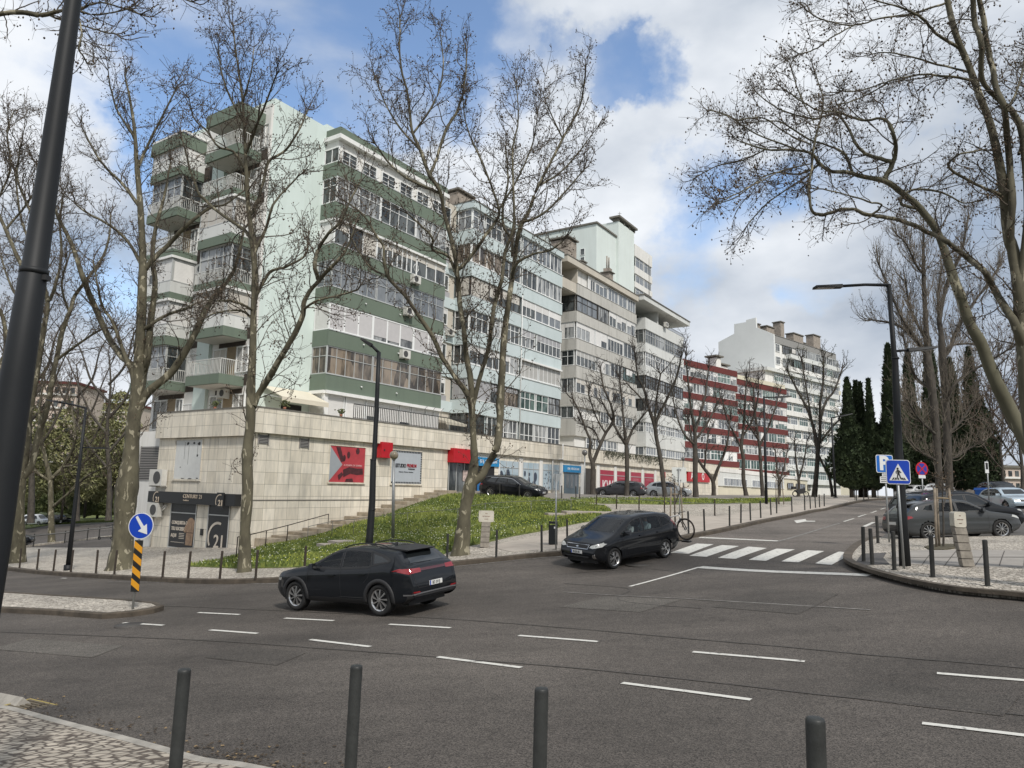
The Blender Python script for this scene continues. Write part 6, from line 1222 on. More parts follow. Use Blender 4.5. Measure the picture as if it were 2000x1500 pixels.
# --- row on the plaza
PG = 'small bare trees along the upper plaza'
pz = [
 ('bare plaza tree forking low in front of the grey door', 60, [[(1158, 969, 13), (1158, 940, 10), (1158, 907, 9), (1152, 888, 7), (1153, 860, 5), (1147, 845, 5), (1132, 805, 4), (1120, 780, 3)], [(1158, 905, 8), (1173, 869, 7), (1184, 845, 6), (1198, 820, 6), (1192, 790, 4), (1177, 753, 4), (1172, 720, 3)], [(1184, 848, 4), (1165, 815, 3), (1150, 770, 3)], [(1173, 869, 4), (1160, 840, 3), (1140, 830, 2)]]),
 ('bare plaza tree with three stems behind the dark estate car', 60, [[(1224, 969, 11), (1225, 930, 9), (1224, 885, 9), (1222, 862, 6), (1218, 830, 5), (1215, 790, 4), (1210, 740, 3)], [(1222, 868, 6), (1208, 845, 5), (1195, 820, 4), (1180, 790, 3)], [(1224, 868, 6), (1237, 838, 5), (1255, 815, 4), (1268, 800, 3)]]),
 ('tall leaning bare plaza tree in front of the silver hatchback', 61, [[(1300, 974, 12), (1296, 945, 9), (1290, 896, 9), (1282, 855, 8), (1278, 830, 8), (1267, 796, 6), (1258, 761, 5), (1246, 734, 4), (1240, 690, 3)], [(1281, 850, 6), (1283, 822, 6), (1303, 779, 5), (1322, 735, 4), (1330, 700, 3)], [(1278, 830, 5), (1282, 780, 4), (1290, 730, 3)], [(1267, 796, 4), (1245, 770, 3), (1225, 750, 2)]]),
 ('straight bare plaza tree right of the silver hatchback', 62, [[(1359, 974, 13), (1358, 940, 10), (1358, 888, 10), (1357, 840, 7), (1350, 800, 5), (1345, 750, 4), (1340, 700, 3)], [(1357, 845, 6), (1368, 810, 5), (1378, 770, 4), (1385, 720, 3)], [(1358, 870, 5), (1335, 845, 4), (1318, 800, 3), (1310, 750, 2)], [(1357, 860, 5), (1380, 830, 4), (1400, 790, 3)]]),
 ('bare plaza tree with a wide V fork before the garage wall', 75, [[(1394, 970, 9), (1392, 938, 8), (1376, 916, 6), (1362, 894, 5), (1352, 860, 4), (1345, 820, 3)], [(1393, 940, 7), (1402, 915, 6), (1412, 890, 5), (1420, 860, 4), (1425, 820, 3)], [(1376, 916, 4), (1380, 880, 3), (1385, 840, 2)]]),
 ('bare plaza tree with a kinked trunk in front of the red block', 78, [[(1458, 971, 9), (1452, 935, 8), (1452, 896, 7), (1448, 872, 7), (1452, 836, 5), (1455, 790, 4), (1458, 740, 3)], [(1450, 880, 5), (1435, 850, 4), (1420, 820, 3), (1410, 780, 3)], [(1452, 850, 4), (1470, 820, 4), (1480, 780, 3), (1482, 740, 2)]]),
 ('bare plaza tree standing beside the tall double lamp post', 80, [[(1490, 970, 8), (1487, 930, 7), (1484, 880, 6), (1480, 850, 5), (1475, 810, 4), (1472, 760, 3)], [(1483, 870, 5), (1498, 840, 4), (1512, 800, 3), (1520, 770, 2)], [(1482, 860, 4), (1465, 835, 3), (1450, 810, 2)]]),
 ('tall bare tree with a spreading fan crown in front of the white tower', 82, [[(1590, 974, 11), (1594, 930, 9), (1597, 880, 8), (1590, 840, 6), (1577, 800, 5), (1556, 760, 4), (1540, 728, 3)], [(1597, 890, 7), (1601, 840, 6), (1601, 787, 5), (1607, 740, 4), (1607, 700, 3)], [(1601, 830, 5), (1612, 787, 5), (1631, 760, 4), (1645, 720, 3)], [(1585, 820, 4), (1575, 760, 3), (1565, 700, 3)], [(1597, 870, 5), (1620, 840, 4), (1640, 820, 3)]]),
 ('slim forked bare tree in front of the far wall, left of the cypresses', 84, [[(1626, 968, 6), (1620, 933, 5), (1608, 908, 4), (1599, 888, 4), (1590, 860, 3)], [(1621, 935, 5), (1630, 910, 4), (1636, 893, 4), (1655, 853, 3), (1668, 830, 2)]])]
for i, (lab, Y, lb) in enumerate(pz):
 tree('bare_tree', lab, lb, Y, 40 + i, PG, bm=B_DARK, tm=B_DTWIG, balls=.0, buds=.35 if i != 7 else .9, budm=M_BUD if i != 7 else M_BUDG, L1=3.1, sp=.40, L2n=4, L3n=2, tw=.015 * Y / 60, min_start=2.6, up=.2, nt=8, spread=.8)
for i, (lab, Y, u, v, hh) in enumerate([('small bare tree in front of the garage ribbon windows, left one', 80, 1522, 972, 75), ('small bare tree in front of the garage ribbon windows, right one', 82, 1560, 972, 90)]):
 tree('bare_tree', lab, [[(u, v, 6), (u, v - hh * .4, 5), (u - 5, v - hh * .75, 3), (u - 8, v - hh * 1.2, 2)], [(u, v - hh * .4, 4), (u + 10, v - hh * .8, 3), (u + 16, v - hh * 1.2, 2)]], Y, 60 + i, PG, bm=B_DARK, tm=B_DTWIG, balls=0, buds=.3, L1=2.4, sp=.45, L2n=4, L3n=2, tw=.018, min_start=1.5, nt=6)
for i, (lab, Y, u, v, h, w_) in enumerate([('bare tree beyond the lower street, seen left of the slim lamp post', 95, 60, 1020, 330, 13), ('bare tree beyond the lower street, behind the slim lamp post', 110, 150, 1016, 300, 10), ('bare tree beyond the lower street, right beside the corner podium', 105, 212, 1015, 330, 11), ('bare tree beyond the lower street at the left frame edge', 90, 5, 1030, 420, 14),
            ('thin bare tree behind the blue bin on the right', 70, 1957, 985, 230, 7), ('thin bare tree at the right edge behind the pale blue car', 62, 1995, 990, 260, 8), ('far bare tree between the cypresses and the leaning plane', 85, 1935, 978, 210, 6)]):
 rr_ = np.random.default_rng(90 + i); L_ = [[(u, v, w_), (u + 2, v - h * .25, w_ * .8), (u - 3, v - h * .5, w_ * .6), (u + 4, v - h * .8, w_ * .35), (u, v - h, 2)]]
 for k in range(6):
  f = .3 + .1 * k; sgn = 1 if k % 2 else -1; L_.append([(u, v - h * f, w_ * .5), (u + sgn * h * .1, v - h * (f + .12), w_ * .4), (u + sgn * h * (.2 - .01 * k), v - h * (f + .3), w_ * .25), (u + sgn * h * .24, v - h * (f + .45), 2)])
 tree('bare_tree', lab, L_, Y, 70 + i, 'distant bare trees', bm=B_DARK, tm=mat('far_twig', (.085, .062, .048), .9), balls=0, buds=.9, budm=mat('far_bud', (.15, .11, .06), .9, vary=.4, vscale=.6), L1=4.2, sp=.7, L2n=4, L3n=3, tw=.022, min_start=2.5, nt=6)
# --- cypresses
M_CYP = mat('cypress_leaf', (.013, .023, .010), .9, c2=(.045, .068, .024), vscale=1.3); M_BUSH = mat('bush_leaf', (.06, .075, .03), .9, c2=(.14, .155, .06), vscale=.8)
def leafy(name, label, base, shells, count, m, seed, leaf=.22, group=None, cat='tree', trunk=(.25, 1.6), up=.8, tm=B_DARK):
 """shells: list of (cx, cy, z0, z1, radius, profile) volumes of foliage relative to base"""
 rng = np.random.default_rng(seed); root = empty(name, tuple(base), 0, label, cat, group); P = []
 tot = sum(s[4] * (s[3] - s[2]) for s in shells)
 for (cx, cy, z0, z1, r, prof) in shells:
  n = int(count * r * (z1 - z0) / tot); t = rng.random(n); an = rng.random(n) * 2 * math.pi
  if prof == 'cone': rad = r * np.minimum(1, t * 6) ** .5 * np.clip(1 - t, 0, 1) ** .62
  else: rad = r * np.sqrt(np.clip(1 - (2 * t - 1) ** 2, 0, 1))
  lum = np.array([mnoise.noise(Vector((math.cos(a) * 1.1 + seed, math.sin(a) * 1.1, q * (z1 - z0) * .55))) for a, q in zip(an, t)])
  rad = rad * (.86 + .34 * lum) * (.72 + .28 * rng.random(n) ** .4)
  P.append(np.c_[cx + rad * np.cos(an), cy + rad * np.sin(an), z0 + t * (z1 - z0), an])
 P = np.concatenate(P); n = len(P); an = P[:, 3] + rng.normal(0, .6, n); s = leaf * rng.uniform(.5, 1.3, n)
 out = np.c_[np.cos(an), np.sin(an), np.zeros(n)]; side = np.c_[-np.sin(an), np.cos(an), rng.normal(0, .3, n)]; upv = np.c_[rng.normal(0, .3 if up > .5 else .7, (n, 2)), np.full(n, up) if up > .5 else rng.normal(0, .7, n)] + out * .5
 V = np.empty((n, 4, 3)); c = P[:, :3]; V[:, 0] = c - side * s[:, None] * .5; V[:, 1] = c + out * s[:, None] * .25 - upv * s[:, None] * .3; V[:, 2] = c + side * s[:, None] * .5; V[:, 3] = c + upv * s[:, None] * 1.1
 F = np.arange(n * 4).reshape(-1, 4); mesh_np('crown', V.reshape(-1, 3), F, m, root, False)
 MB().cyl(0, 0, -.5, trunk[1] + 2, trunk[0], trunk[0] * .8).build('trunk', tm, root)
 inner = []; rg = np.random.default_rng(seed + 1)
 for (cx, cy, z0, z1, r, prof) in shells:
  for k in range(70):
   t = rg.uniform(.05, .9); a = rg.uniform(0, 6.28); rr_ = r * .62 * ((1 - t) ** .62 if prof == 'cone' else math.sqrt(max(0, 1 - (2 * t - 1) ** 2)))
   inner.append((np.array([[cx, cy, z0 + t * (z1 - z0) - .3], [cx + rr_ * .5 * math.cos(a), cy + rr_ * .5 * math.sin(a), z0 + t * (z1 - z0)], [cx + rr_ * math.cos(a), cy + rr_ * math.sin(a), z0 + t * (z1 - z0) + .8]]), np.array([.14, .3, .05]) * min(1, r) * (1 if up > .5 else .12)))
 V, F = tubes_np(inner, 5); mesh_np('branches', V, F, m, root)
 return root
CG = 'dark cypresses at the end of the street'
for i, (lab, Y, ua, va, ub, vb, wpx, wide) in enumerate([
 ('leftmost dark cypress with a pointed top', 78, 1647, 738, 1664, 970, 40, 58), ('second slim cypress close to the leftmost one', 80, 1661, 745, 1681, 970, 30, 40), ('short spire shaped cypress between two broader ones', 79, 1685, 748, 1690, 970, 22, 36), ('cypress with a broad skirt left of the tall lamp post', 77, 1712, 742, 1707, 970, 26, 46),
 ('tallest dense cypress directly behind the tall lamp post', 76, 1742, 672, 1750, 972, 52, 60), ('dense cypress right of the tall lamp post', 78, 1782, 688, 1788, 972, 46, 60), ('dark cypress behind the pollarded pair', 80, 1830, 660, 1832, 972, 56, 70), ('dark cypress between the pollarded pair and the right spire', 79, 1868, 700, 1872, 972, 50, 64),
 ('tall right hand cypress spire with ragged sides', 74, 1903, 680, 1912, 975, 46, 60), ('lower bushy cypress at the right end of the group', 75, 1925, 775, 1930, 975, 30, 40)]):
 base = wp(ub, vb, Y); top = wp(ua, va, Y); hh = top[2] - base[2]; r = wpx / FPX * Y / 2; rb = wide / FPX * Y / 1.75
 leafy('cypress', lab, base, [(0, 0, .9, hh, r * 1.15, 'cone'), (.3, 0, .7, hh * .62, rb * 1.1, 'ell'), (-.4, .2, 1.0, hh * .45, rb * 1.1, 'ell')], 9000, M_CYP, 100 + i, .30, CG)
for i, (lab, Y, u, v, wpx, hpx) in enumerate([('broad dark evergreen bush behind the white van', 150, 95, 1003, 130, 95), ('dark evergreen bush at the left edge beyond the lower street', 140, 20, 1008, 110, 85), ('lighter green bush left of the corner podium', 140, 190, 1008, 80, 60), ('low olive bush beside the slim lamp post, far side', 128, 152, 1008, 60, 45)]):
 base = wp(u, v, Y); r = wpx / FPX * Y / 2; hh = hpx / FPX * Y
 leafy('bush', lab, base, [(0, 0, .2, hh, r, 'ell'), (r * .5, 0, .1, hh * .7, r * .7, 'ell'), (-r * .5, 1, .1, hh * .75, r * .7, 'ell')], 12000, M_BUSH if i > 1 else mat('bush_dark', (.055, .07, .03), .9, c2=(.13, .15, .06), vscale=.6), 120 + i, .34, 'bushes beyond the lower street', 'bush')
for i, (lab, Y, u, v, wpx, hpx) in enumerate([('hazy olive tree crown behind the slim lamp post', 112, 120, 1010, 120, 210), ('hazy brown green tree crown next to the corner podium', 118, 215, 1008, 90, 240), ('hazy olive tree crown behind the near lamp post', 105, 10, 1015, 130, 230), ('hazy yellowish tree crown between the slim lamp post and the forked plane', 125, 165, 1006, 70, 160)]):
 base = wp(u, v, Y); r = wpx / FPX * Y / 2; hh = hpx / FPX * Y
 leafy('tree', lab, base, [(0, 0, hh * .25, hh, r, 'ell'), (r * .6, 0, hh * .15, hh * .75, r * .6, 'ell'), (-r * .6, 1, hh * .2, hh * .8, r * .6, 'ell')], 10000, mat('hazy_leaf', (.21, .20, .11), .9, c2=(.33, .34, .15), vscale=.5), 140 + i, .33, 'hazy budding trees beyond the lower street', 'tree', trunk=(.2, hh * .4), up=.1)
# == VEHICLES
def paint(name, c, rough=.28, metal=.3, coat=1.0):
 dk = max(c) < .05
 return mat(name, c, .5 if dk else rough, 0 if dk else metal, coat=.65 if dk else .8, spec=.1 if dk else .5)
def car_glass():
 m = bpy.data.materials.new('car_glass'); m.use_nodes = True; t = m.node_tree; t.nodes.clear(); K = t.links.new
 o = t.nodes.new('ShaderNodeOutputMaterial'); tr = t.nodes.new('ShaderNodeBsdfTransparent'); tr.inputs[0].default_value = (.66, .71, .69, 1); g = t.nodes.new('ShaderNodeBsdfGlossy'); g.inputs['Roughness'].default_value = .02
 f = t.nodes.new('ShaderNodeFresnel'); f.inputs[0].default_value = 1.48; mx = t.nodes.new('ShaderNodeMixShader'); K(f.outputs[0], mx.inputs[0]); K(tr.outputs[0], mx.inputs[1]); K(g.outputs[0], mx.inputs[2]); K(mx.outputs[0], o.inputs[0]); return m
M_CGL = car_glass(); M_CGD = mat('tinted_glass', (.010, .012, .013), .03, spec=.8)
M_TYRE = mat('tyre', (.012, .012, .012), .85); M_RIM = mat('alloy', (.50, .50, .50), .28, .9); M_RIMD = mat('alloy_dark', (.10, .10, .10), .4, .8)
M_PLAS = mat('black_plastic', (.016, .016, .017), .6); M_CHR = mat('chrome', (.62, .62, .62), .12, 1); M_TAIL = mat('tail_light', (.22, .006, .010), .15, coat=1); M_HEAD = mat('head_light', (.50, .50, .47), .08, .2, coat=1)
M_PLATE = mat('plate_white', (.62, .62, .60), .5); M_INK = mat('plate_ink', (.02, .02, .02), .6); M_SEAT = mat('seat_cloth', (.02, .02, .021), .9); M_EUB = mat('plate_blue', (.02, .06, .35), .5); M_PYEL = mat('plate_yellow', (.55, .42, .02), .5)
def interp(pts, x):
 xs_ = [p[0] for p in pts]; ys_ = [p[1] for p in pts]
 if xs_[0] > xs_[-1]: xs_, ys_ = xs_[::-1], ys_[::-1]
 return np.interp(x, xs_, ys_)
def inpoly(poly, x, y):
 c = False; n = len(poly)
 for i in range(n):
  (x0, y0), (x1, y1) = poly[i], poly[(i + 1) % n]
  if (y0 > y) != (y1 > y) and x < (x1 - x0) * (y - y0) / (y1 - y0 + 1e-12) + x0: c = not c
 return c
def rim_mesh(R, style):
 mb = MB(); r = R * .70
 ring = [(r * math.cos(t), r * math.sin(t)) for t in np.linspace(0, 2 * math.pi, 33)[:-1]]
 for i in range(32):
  (a, b_), (c, d) = ring[i], ring[(i + 1) % 32]; k = .90
  mb.add([(a, .02, b_), (c, .02, d), (c * k, .0, d * k), (a * k, .0, b_ * k), (a * k, -.08, b_ * k), (c * k, -.08, d * k)], [(0, 1, 2, 3), (3, 2, 5, 4)])
 mb.prism([(x * .99, y * .99) for x, y in ring], -.10, -.085, 'y', 1)
 n = {'multi': 10, 'five': 5, 'turbine': 9, 'plain': 7}[style]
 for i in range(n):
  a = 2 * math.pi * i / n
  def P(rr, da, y): return (rr * math.cos(a + da), y, rr * math.sin(a + da))
  w0, w1, tw_ = {'multi': (.10, .06, .0), 'five': (.30, .10, .0), 'turbine': (.13, .09, .28), 'plain': (.2, .12, 0)}[style]
  v = [P(r * .16, -w0 * 1.6, .025), P(r * .16, w0 * 1.6, .025), P(r * .93, w1 + tw_, .012), P(r * .93, -w1 + tw_, .012), P(r * .16, -w0 * 1.6, -.03), P(r * .16, w0 * 1.6, -.03), P(r * .93, w1 + tw_, -.03), P(r * .93, -w1 + tw_, -.03)]
  mb.add(v, [(0, 1, 2, 3), (7, 6, 5, 4), (1, 5, 6, 2), (0, 3, 7, 4), (3, 2, 6, 7)])
  if style == 'five':
   for s_ in (-1, 1):
    v = [P(r * .5, s_ * .10, .02), P(r * .5, s_ * .24, .02), P(r * .93, s_ * .46, .012), P(r * .93, s_ * .36, .012), P(r * .5, s_ * .10, -.02), P(r * .5, s_ * .24, -.02), P(r * .93, s_ * .46, -.02), P(r * .93, s_ * .36, -.02)]
    mb.add(v, [(0, 1, 2, 3), (7, 6, 5, 4), (0, 4, 5, 1), (1, 5, 6, 2), (2, 6, 7, 3), (3, 7, 4, 0)])
 mb.prism([(r * .18 * math.cos(t), r * .18 * math.sin(t)) for t in np.linspace(0, 2 * math.pi, 13)[:-1]], -.03, .035, 'y')
 return mb
def tyre_mesh(R, w_):
 prof = [(R * .70, -w_ * .42), (R * .80, -w_ / 2), (R * .93, -w_ / 2), (R * .985, -w_ * .42), (R, -w_ * .30), (R, w_ * .30), (R * .985, w_ * .42), (R * .93, w_ / 2), (R * .80, w_ / 2), (R * .70, w_ * .42)]
 mb = MB(); n = 36; k = len(prof); vs = []
 for i in range(n): t = 2 * math.pi * i / n; vs += [(r * math.cos(t), y, r * math.sin(t)) for r, y in prof]
 mb.add(vs, [(i * k + j, i * k + j + 1, ((i + 1) % n) * k + j + 1, ((i + 1) % n) * k + j) for i in range(n) for j in range(k)if j < k - 1] + [(i * k + k - 1, i * k, ((i + 1) % n) * k, ((i + 1) % n) * k + k - 1) for i in range(n)], 0, True)
 return mb
class Car:
 def __init__(s, name, label, cat, group, body, W, top, belt, wb, R, nose, tail, q=1.0, see=True, zb=.20, taper=(.16, .10), tumble=.36, wheels='plain', rimm=None, hw=None, arch=1.10, clad=None):
  s.root = empty(name, (0, 0, 0), 0, label, cat, group); s.q = q; s.see = see; s.W = W; s.wb = wb; s.R = R; s.body_m = body
  s.top = sorted(top, key=lambda p: p[0]); s.belt = sorted(belt, key=lambda p: p[0])
  x0, x1 = s.top[0][0], s.top[-1][0]; nst = int(150 * q); s.x0, s.x1 = x0, x1
  t = np.linspace(0, 1, nst); e = .5 - .5 * np.cos(t * math.pi); X = x0 + (x1 - x0) * (.72 * t + .28 * e)
  nl, nu = int(14 * q) + 3, int(18 * q) + 4
  grid = []
  tf = np.array([interp(s.top, x) for x in X]); k = np.ones(5) / 5; tfs = np.convolve(np.pad(tf, 2, 'edge'), k, 'valid')
  for i, x in enumerate(X):
   zt = float(tfs[i]); u = (x - x0) / (x1 - x0)
   xf = max(0, (x - (x1 - .75)) / .75); xr = max(0, ((x0 + .6) - x) / .6)
   wm = W / 2 * (1 - taper[0] * xf ** 2.6 - taper[1] * xr ** 2.6); zbm = zb + .16 * xf ** 3 + .14 * xr ** 3
   zs = min(float(interp(s.belt, x)), zt - .012)
   h = zt - zs; low = [(wm * .90, zbm), (wm * .975, zbm + .07), (wm, zbm + .38 * (zs - zbm)), (wm * .992, zbm + .62 * (zs - zbm)), (wm * .985, zbm + .86 * (zs - zbm)), (wm * .955, zs)]
   w4 = wm * .955; rc = min(.13, h * .6); hh = max(h - rc, 0); wt = w4 - hh * tumble - .004
   up = [(w4, zs), (w4 - hh * tumble * .45, zs + hh * .5), (wt, zs + hh), (wt - rc * .42, zs + hh + rc * .72), (wt - rc * 1.3 - .02, zt - .004), (wt * .55, zt + .012), (0, zt + .022)]
   def samp(P, n):
    P = [np.array((0, a, b_)) for a, b_ in P]; c = smooth_line(P, 6); L_ = np.r_[0, np.cumsum([np.linalg.norm(c[j + 1] - c[j]) for j in range(len(c) - 1)])]; tt = np.linspace(0, L_[-1], n)
    c = np.array(c); return np.c_[np.interp(tt, L_, c[:, 1]), np.interp(tt, L_, c[:, 2])]
   a = samp(low, nl); b_ = samp(up, nu)[1:]; grid.append(np.r_[a, b_])
  m = len(grid[0]); V = []
  full = 2 * m - 1
  for i, x in enumerate(X):
   g = grid[i]; V += [(x, y, z) for y, z in g] + [(x, -y, z) for y, z in g[:-1][::-1]]
  V = np.array(V); Ra = R * arch; s.wheel_x = (wb / 2, -wb / 2)
  cell = (x1 - x0) / nst
  for wx in s.wheel_x:   # snap vertices to the wheel arch circle
   dx, dz = V[:, 0] - wx, V[:, 2] - R; d = np.hypot(dx, dz); sel = (np.abs(d - Ra) < cell * .55) & (np.abs(V[:, 1]) > W * .33)
   V[sel, 0] = wx + dx[sel] / d[sel] * Ra; V[sel, 2] = R + dz[sel] / d[sel] * Ra
  F = []
  for i in range(nst - 1):
   for j in range(full - 1):
    f = (i * full + j, i * full + j + 1, (i + 1) * full + j + 1, (i + 1) * full + j); c = V[list(f)].mean(0); cut = False
    for wx in s.wheel_x:
     if math.hypot(c[0] - wx, c[2] - R) < Ra and abs(c[1]) > W * .33: cut = True
    if not cut: F.append(f)
  F.append(tuple(range(full))[::-1]); F.append(tuple((nst - 1) * full + j for j in range(full)))
  s.V, s.F = V, F
  me = bpy.data.meshes.new('tmp'); me.from_pydata([tuple(v) for v in V], [], F); bm_ = bmesh.new(); bm_.from_mesh(me); bmesh.ops.recalc_face_normals(bm_, faces=bm_.faces); s.bvh = BVHTree.FromBMesh(bm_); bm_.free(); bpy.data.meshes.remove(me)
  s.cuts = []; s.wheels = wheels; s.rimm = rimm or M_RIM; s.Ra = Ra; s.zb = zb; s.clad = clad
 def hit(s, a, b_, axis, sign=1):
  o, d = {'side': (Vector((a, sign * 3, b_)), Vector((0, -sign, 0))), 'front': (Vector((5, a, b_)), Vector((-1, 0, 0))), 'rear': (Vector((-5, a, b_)), Vector((1, 0, 0))), 'top': (Vector((a, b_, 4)), Vector((0, 0, -1)))}[axis]
  h = s.bvh.ray_cast(o, d)
  return h
 def surround(s, polys, axis='side'):
  for g_ in polys:
   cx = sum(p[0] for p in g_) / len(g_); cz = sum(p[1] for p in g_) / len(g_)
   out = [(x + (.022 if x > cx else -.022), z + (.014 if z > cz else -.018)) for x, z in g_]
   s.line('window_frame', g_ + [g_[0]], axis, M_PLAS, w_=.034, off=.0045, mir=(axis == 'side'))
 def patch(s, name, poly, axis, m, sign=1, off=.006, sp=.06, parent=None, cut=False, mir=False, minx=None):
  if mir:
   s.patch(name, poly, axis, m, 1, off, sp, parent, cut)
   if axis == 'side': return s.patch(name, poly, axis, m, -1, off, sp, parent, cut)
   return s.patch(name, [(-a, b_) for a, b_ in poly], axis, m, 1, off, sp, parent, cut)
  sp = sp / s.q if s.q < 1 else sp
  P = densify(poly, sp); pl = np.array(P); lo, hi = pl.min(0), pl.max(0); pts = [Vector(p) for p in P]
  for x in np.arange(lo[0] + sp / 2, hi[0], sp):
   for y in np.arange(lo[1] + sp / 2, hi[1], sp):
    if inpoly(P, x, y) and min(np.hypot(pl[:, 0] - x, pl[:, 1] - y)) > sp * .4: pts.append(Vector((x, y)))
  r = delaunay_2d_cdt(pts, [(i, (i + 1) % len(P)) for i in range(len(P))], [], 1, 1e-6); V = []; ok = []
  for v in r[0]:
   h = s.hit(v.x, v.y, axis, sign)
   if h[0] is None: V.append((0, 0, 0)); ok.append(False)
   else: V.append(tuple(h[0] + h[1] * off)); ok.append(True)
  mb = MB(); mb.add(V, [tuple(f) for f in r[2] if all(ok[i] for i in f)], 0, True)
  if cut: s.cuts.append((poly, axis, sign))
  return mb.build(name, m, parent or s.root, fixn=True)
 def line(s, name, pts, axis, m, sign=1, w_=.010, off=.005, closed=False, mir=False):
  if mir: s.line(name, pts, axis, m, 1, w_, off, closed); return s.line(name, pts if axis == 'side' else [(-a, b_) for a, b_ in pts], axis, m, -1 if axis == 'side' else 1, w_, off, closed)
  P = densify(pts, .06, closed); mb = MB(); n = len(P); vs = []
  for i, p in enumerate(P):
   a = np.array(P[max(i - 1, 0)]); b_ = np.array(P[min(i + 1, n - 1)]); t = b_ - a; t /= np.linalg.norm(t) + 1e-9; nr = np.array([-t[1], t[0]]) * w_ / 2
   for q in (np.array(p) - nr, np.array(p) + nr):
    h = s.hit(q[0], q[1], axis, sign); vs.append(tuple(h[0] + h[1] * off) if h[0] is not None else (vs[-1] if vs else (0, 0, 0)))
  mb.add(vs, [(2 * i, 2 * i + 2, 2 * i + 3, 2 * i + 1) for i in range(n - 1)]); return mb.build(name, m, s.root)
 def boxat(s, name, a, b_, axis, m, size, sign=1, off=.0, parent=None):
  h = s.hit(a, b_, axis, sign)
  if h[0] is None: return None
  p = h[0] + h[1] * off; z = h[1]; x = Vector((0, 0, 1)).cross(z); x.normalize(); y = z.cross(x)
  M = Matrix((x, y, z)).transposed().to_4x4(); M.translation = p; mb = MB(); mb.box(-size[0] / 2, size[0] / 2, -size[1] / 2, size[1] / 2, -size[2] / 2, size[2] / 2); mb.xform(M); return mb.build(name, m, parent or s.root), M
 def plate(s, txt, axis, z, y=0, w_=.46, h_=.10):
  r = s.boxat('number_plate', y, z, axis, M_PLATE, (w_, h_, .02), off=.012)
  if not r: return
  o, M = r; vs, fs = text_mesh(txt, .098, .001, .001, 'CENTER', .80); mb = MB(); mb.add([(x, y_ - .004, z_ + .013) for x, y_, z_ in vs], fs); mb.xform(M); mb.build('plate_characters', M_INK, o)
  mb = MB(); mb.box(-w_ / 2, -w_ / 2 + .04, -h_ / 2, h_ / 2, .010, .012); mb.xform(M); mb.build('plate_band', M_EUB, o)
 def finish(s, center, yaw, lift=.0, scale=1):
  F = s.F
  if s.see and s.cuts:
   keep = []
   for f in F:
    c = s.V[list(f)]; kill = False
    if len(f) == 4:
     for poly, axis, sign in s.cuts:
      if axis == 'side': ok = all(np.sign(v[1]) == sign and inpoly(poly, v[0], v[2]) for v in c)
      elif axis == 'front': ok = all(v[0] > .0 and inpoly(poly, v[1], v[2]) for v in c)
      else: ok = all(v[0] < -.6 and inpoly(poly, v[1], v[2]) for v in c)
      if ok: kill = True; break
    if not kill: keep.append(f)
   F = keep
  mb = MB(); mb.add(s.V, F, 0, True); bo = mb.build('body', s.body_m, s.root, fixn=True)
  mb = MB(); mb.box(s.x0 + .25, s.x1 - .25, -s.W * .36, s.W * .36, s.zb - .02, s.zb + .10)
  for wx in s.wheel_x:
   for sg in (-1, 1):
    n = 14; a0, a1 = -.25, math.pi + .25
    for i in range(n):
     t0, t1 = a0 + (a1 - a0) * i / n, a0 + (a1 - a0) * (i + 1) / n
     mb.add([(wx + s.Ra * math.cos(t0), sg * (s.W / 2 - .035), s.R + s.Ra * math.sin(t0)), (wx + s.Ra * math.cos(t1), sg * (s.W / 2 - .035), s.R + s.Ra * math.sin(t1)), (wx + s.Ra * math.cos(t1), sg * s.W * .28, s.R + s.Ra * math.sin(t1)), (wx + s.Ra * math.cos(t0), sg * s.W * .28, s.R + s.Ra * math.sin(t0))], [(0, 1, 2, 3)])
    mb.add([(wx, sg * s.W * .28, s.R)] + [(wx + s.Ra * math.cos(t), sg * s.W * .28, s.R + s.Ra * math.sin(t)) for t in np.linspace(a0, a1, n)], [(0, i, i + 1) for i in range(1, n)])
  mb.build('underbody', M_PLAS, s.root)
  if s.see:
   mb = MB(); zfl = s.zb + .25; bz = float(interp(s.belt, 0)) - .06
   mb.box(s.x0 + .5, 1.0, -s.W * .42, s.W * .42, zfl - .05, zfl); mb.box(.75, 1.05, -s.W * .42, s.W * .42, zfl, bz - .02); mb.box(s.x0 + .5, s.x0 + .95, -s.W * .42, s.W * .42, zfl, bz - .08)
   for (sx, ys_) in ((.05, (.36, -.36)), (-.85, (.42, 0, -.42))):
    for sy in ys_:
     mb.box(sx - .25, sx + .25, sy - .22, sy + .22, zfl, .62); mb.add([(sx - .25, sy - .2, .6), (sx - .25, sy + .2, .6), (sx - .12, sy + .2, .6), (sx - .12, sy - .2, .6), (sx - .42, sy - .17, bz + .18), (sx - .42, sy + .17, bz + .18), (sx - .33, sy + .17, bz + .18), (sx - .33, sy - .17, bz + .18)], [(0, 4, 5, 1), (3, 2, 6, 7), (4, 7, 6, 5), (0, 3, 7, 4), (1, 5, 6, 2)])
     mb.box(sx - .45, sx - .36, sy - .12, sy + .12, bz + .2, bz + .36)
   mb.build('seats', M_SEAT, s.root)
   mb = MB(); mb.tube([(.52, .36 + .18 * math.cos(t), .86 + .18 * math.sin(t)) for t in np.linspace(0, 6.28, 15)], .018, 5); mb.build('steering_wheel', M_PLAS, s.root)
  for wx in s.wheel_x:
   for sg in (1, -1):
    tw_ = .22; o = tyre_mesh(s.R, tw_).build('wheel', M_TYRE, s.root); o.location = (wx, sg * (s.W / 2 - tw_ / 2 - .015), s.R)
    r = rim_mesh(s.R, s.wheels).build('rim', [s.rimm, M_PLAS], o); r.location = (0, sg * (tw_ / 2 - .03), 0)
    if sg < 0: r.rotation_euler = (0, 0, math.pi)
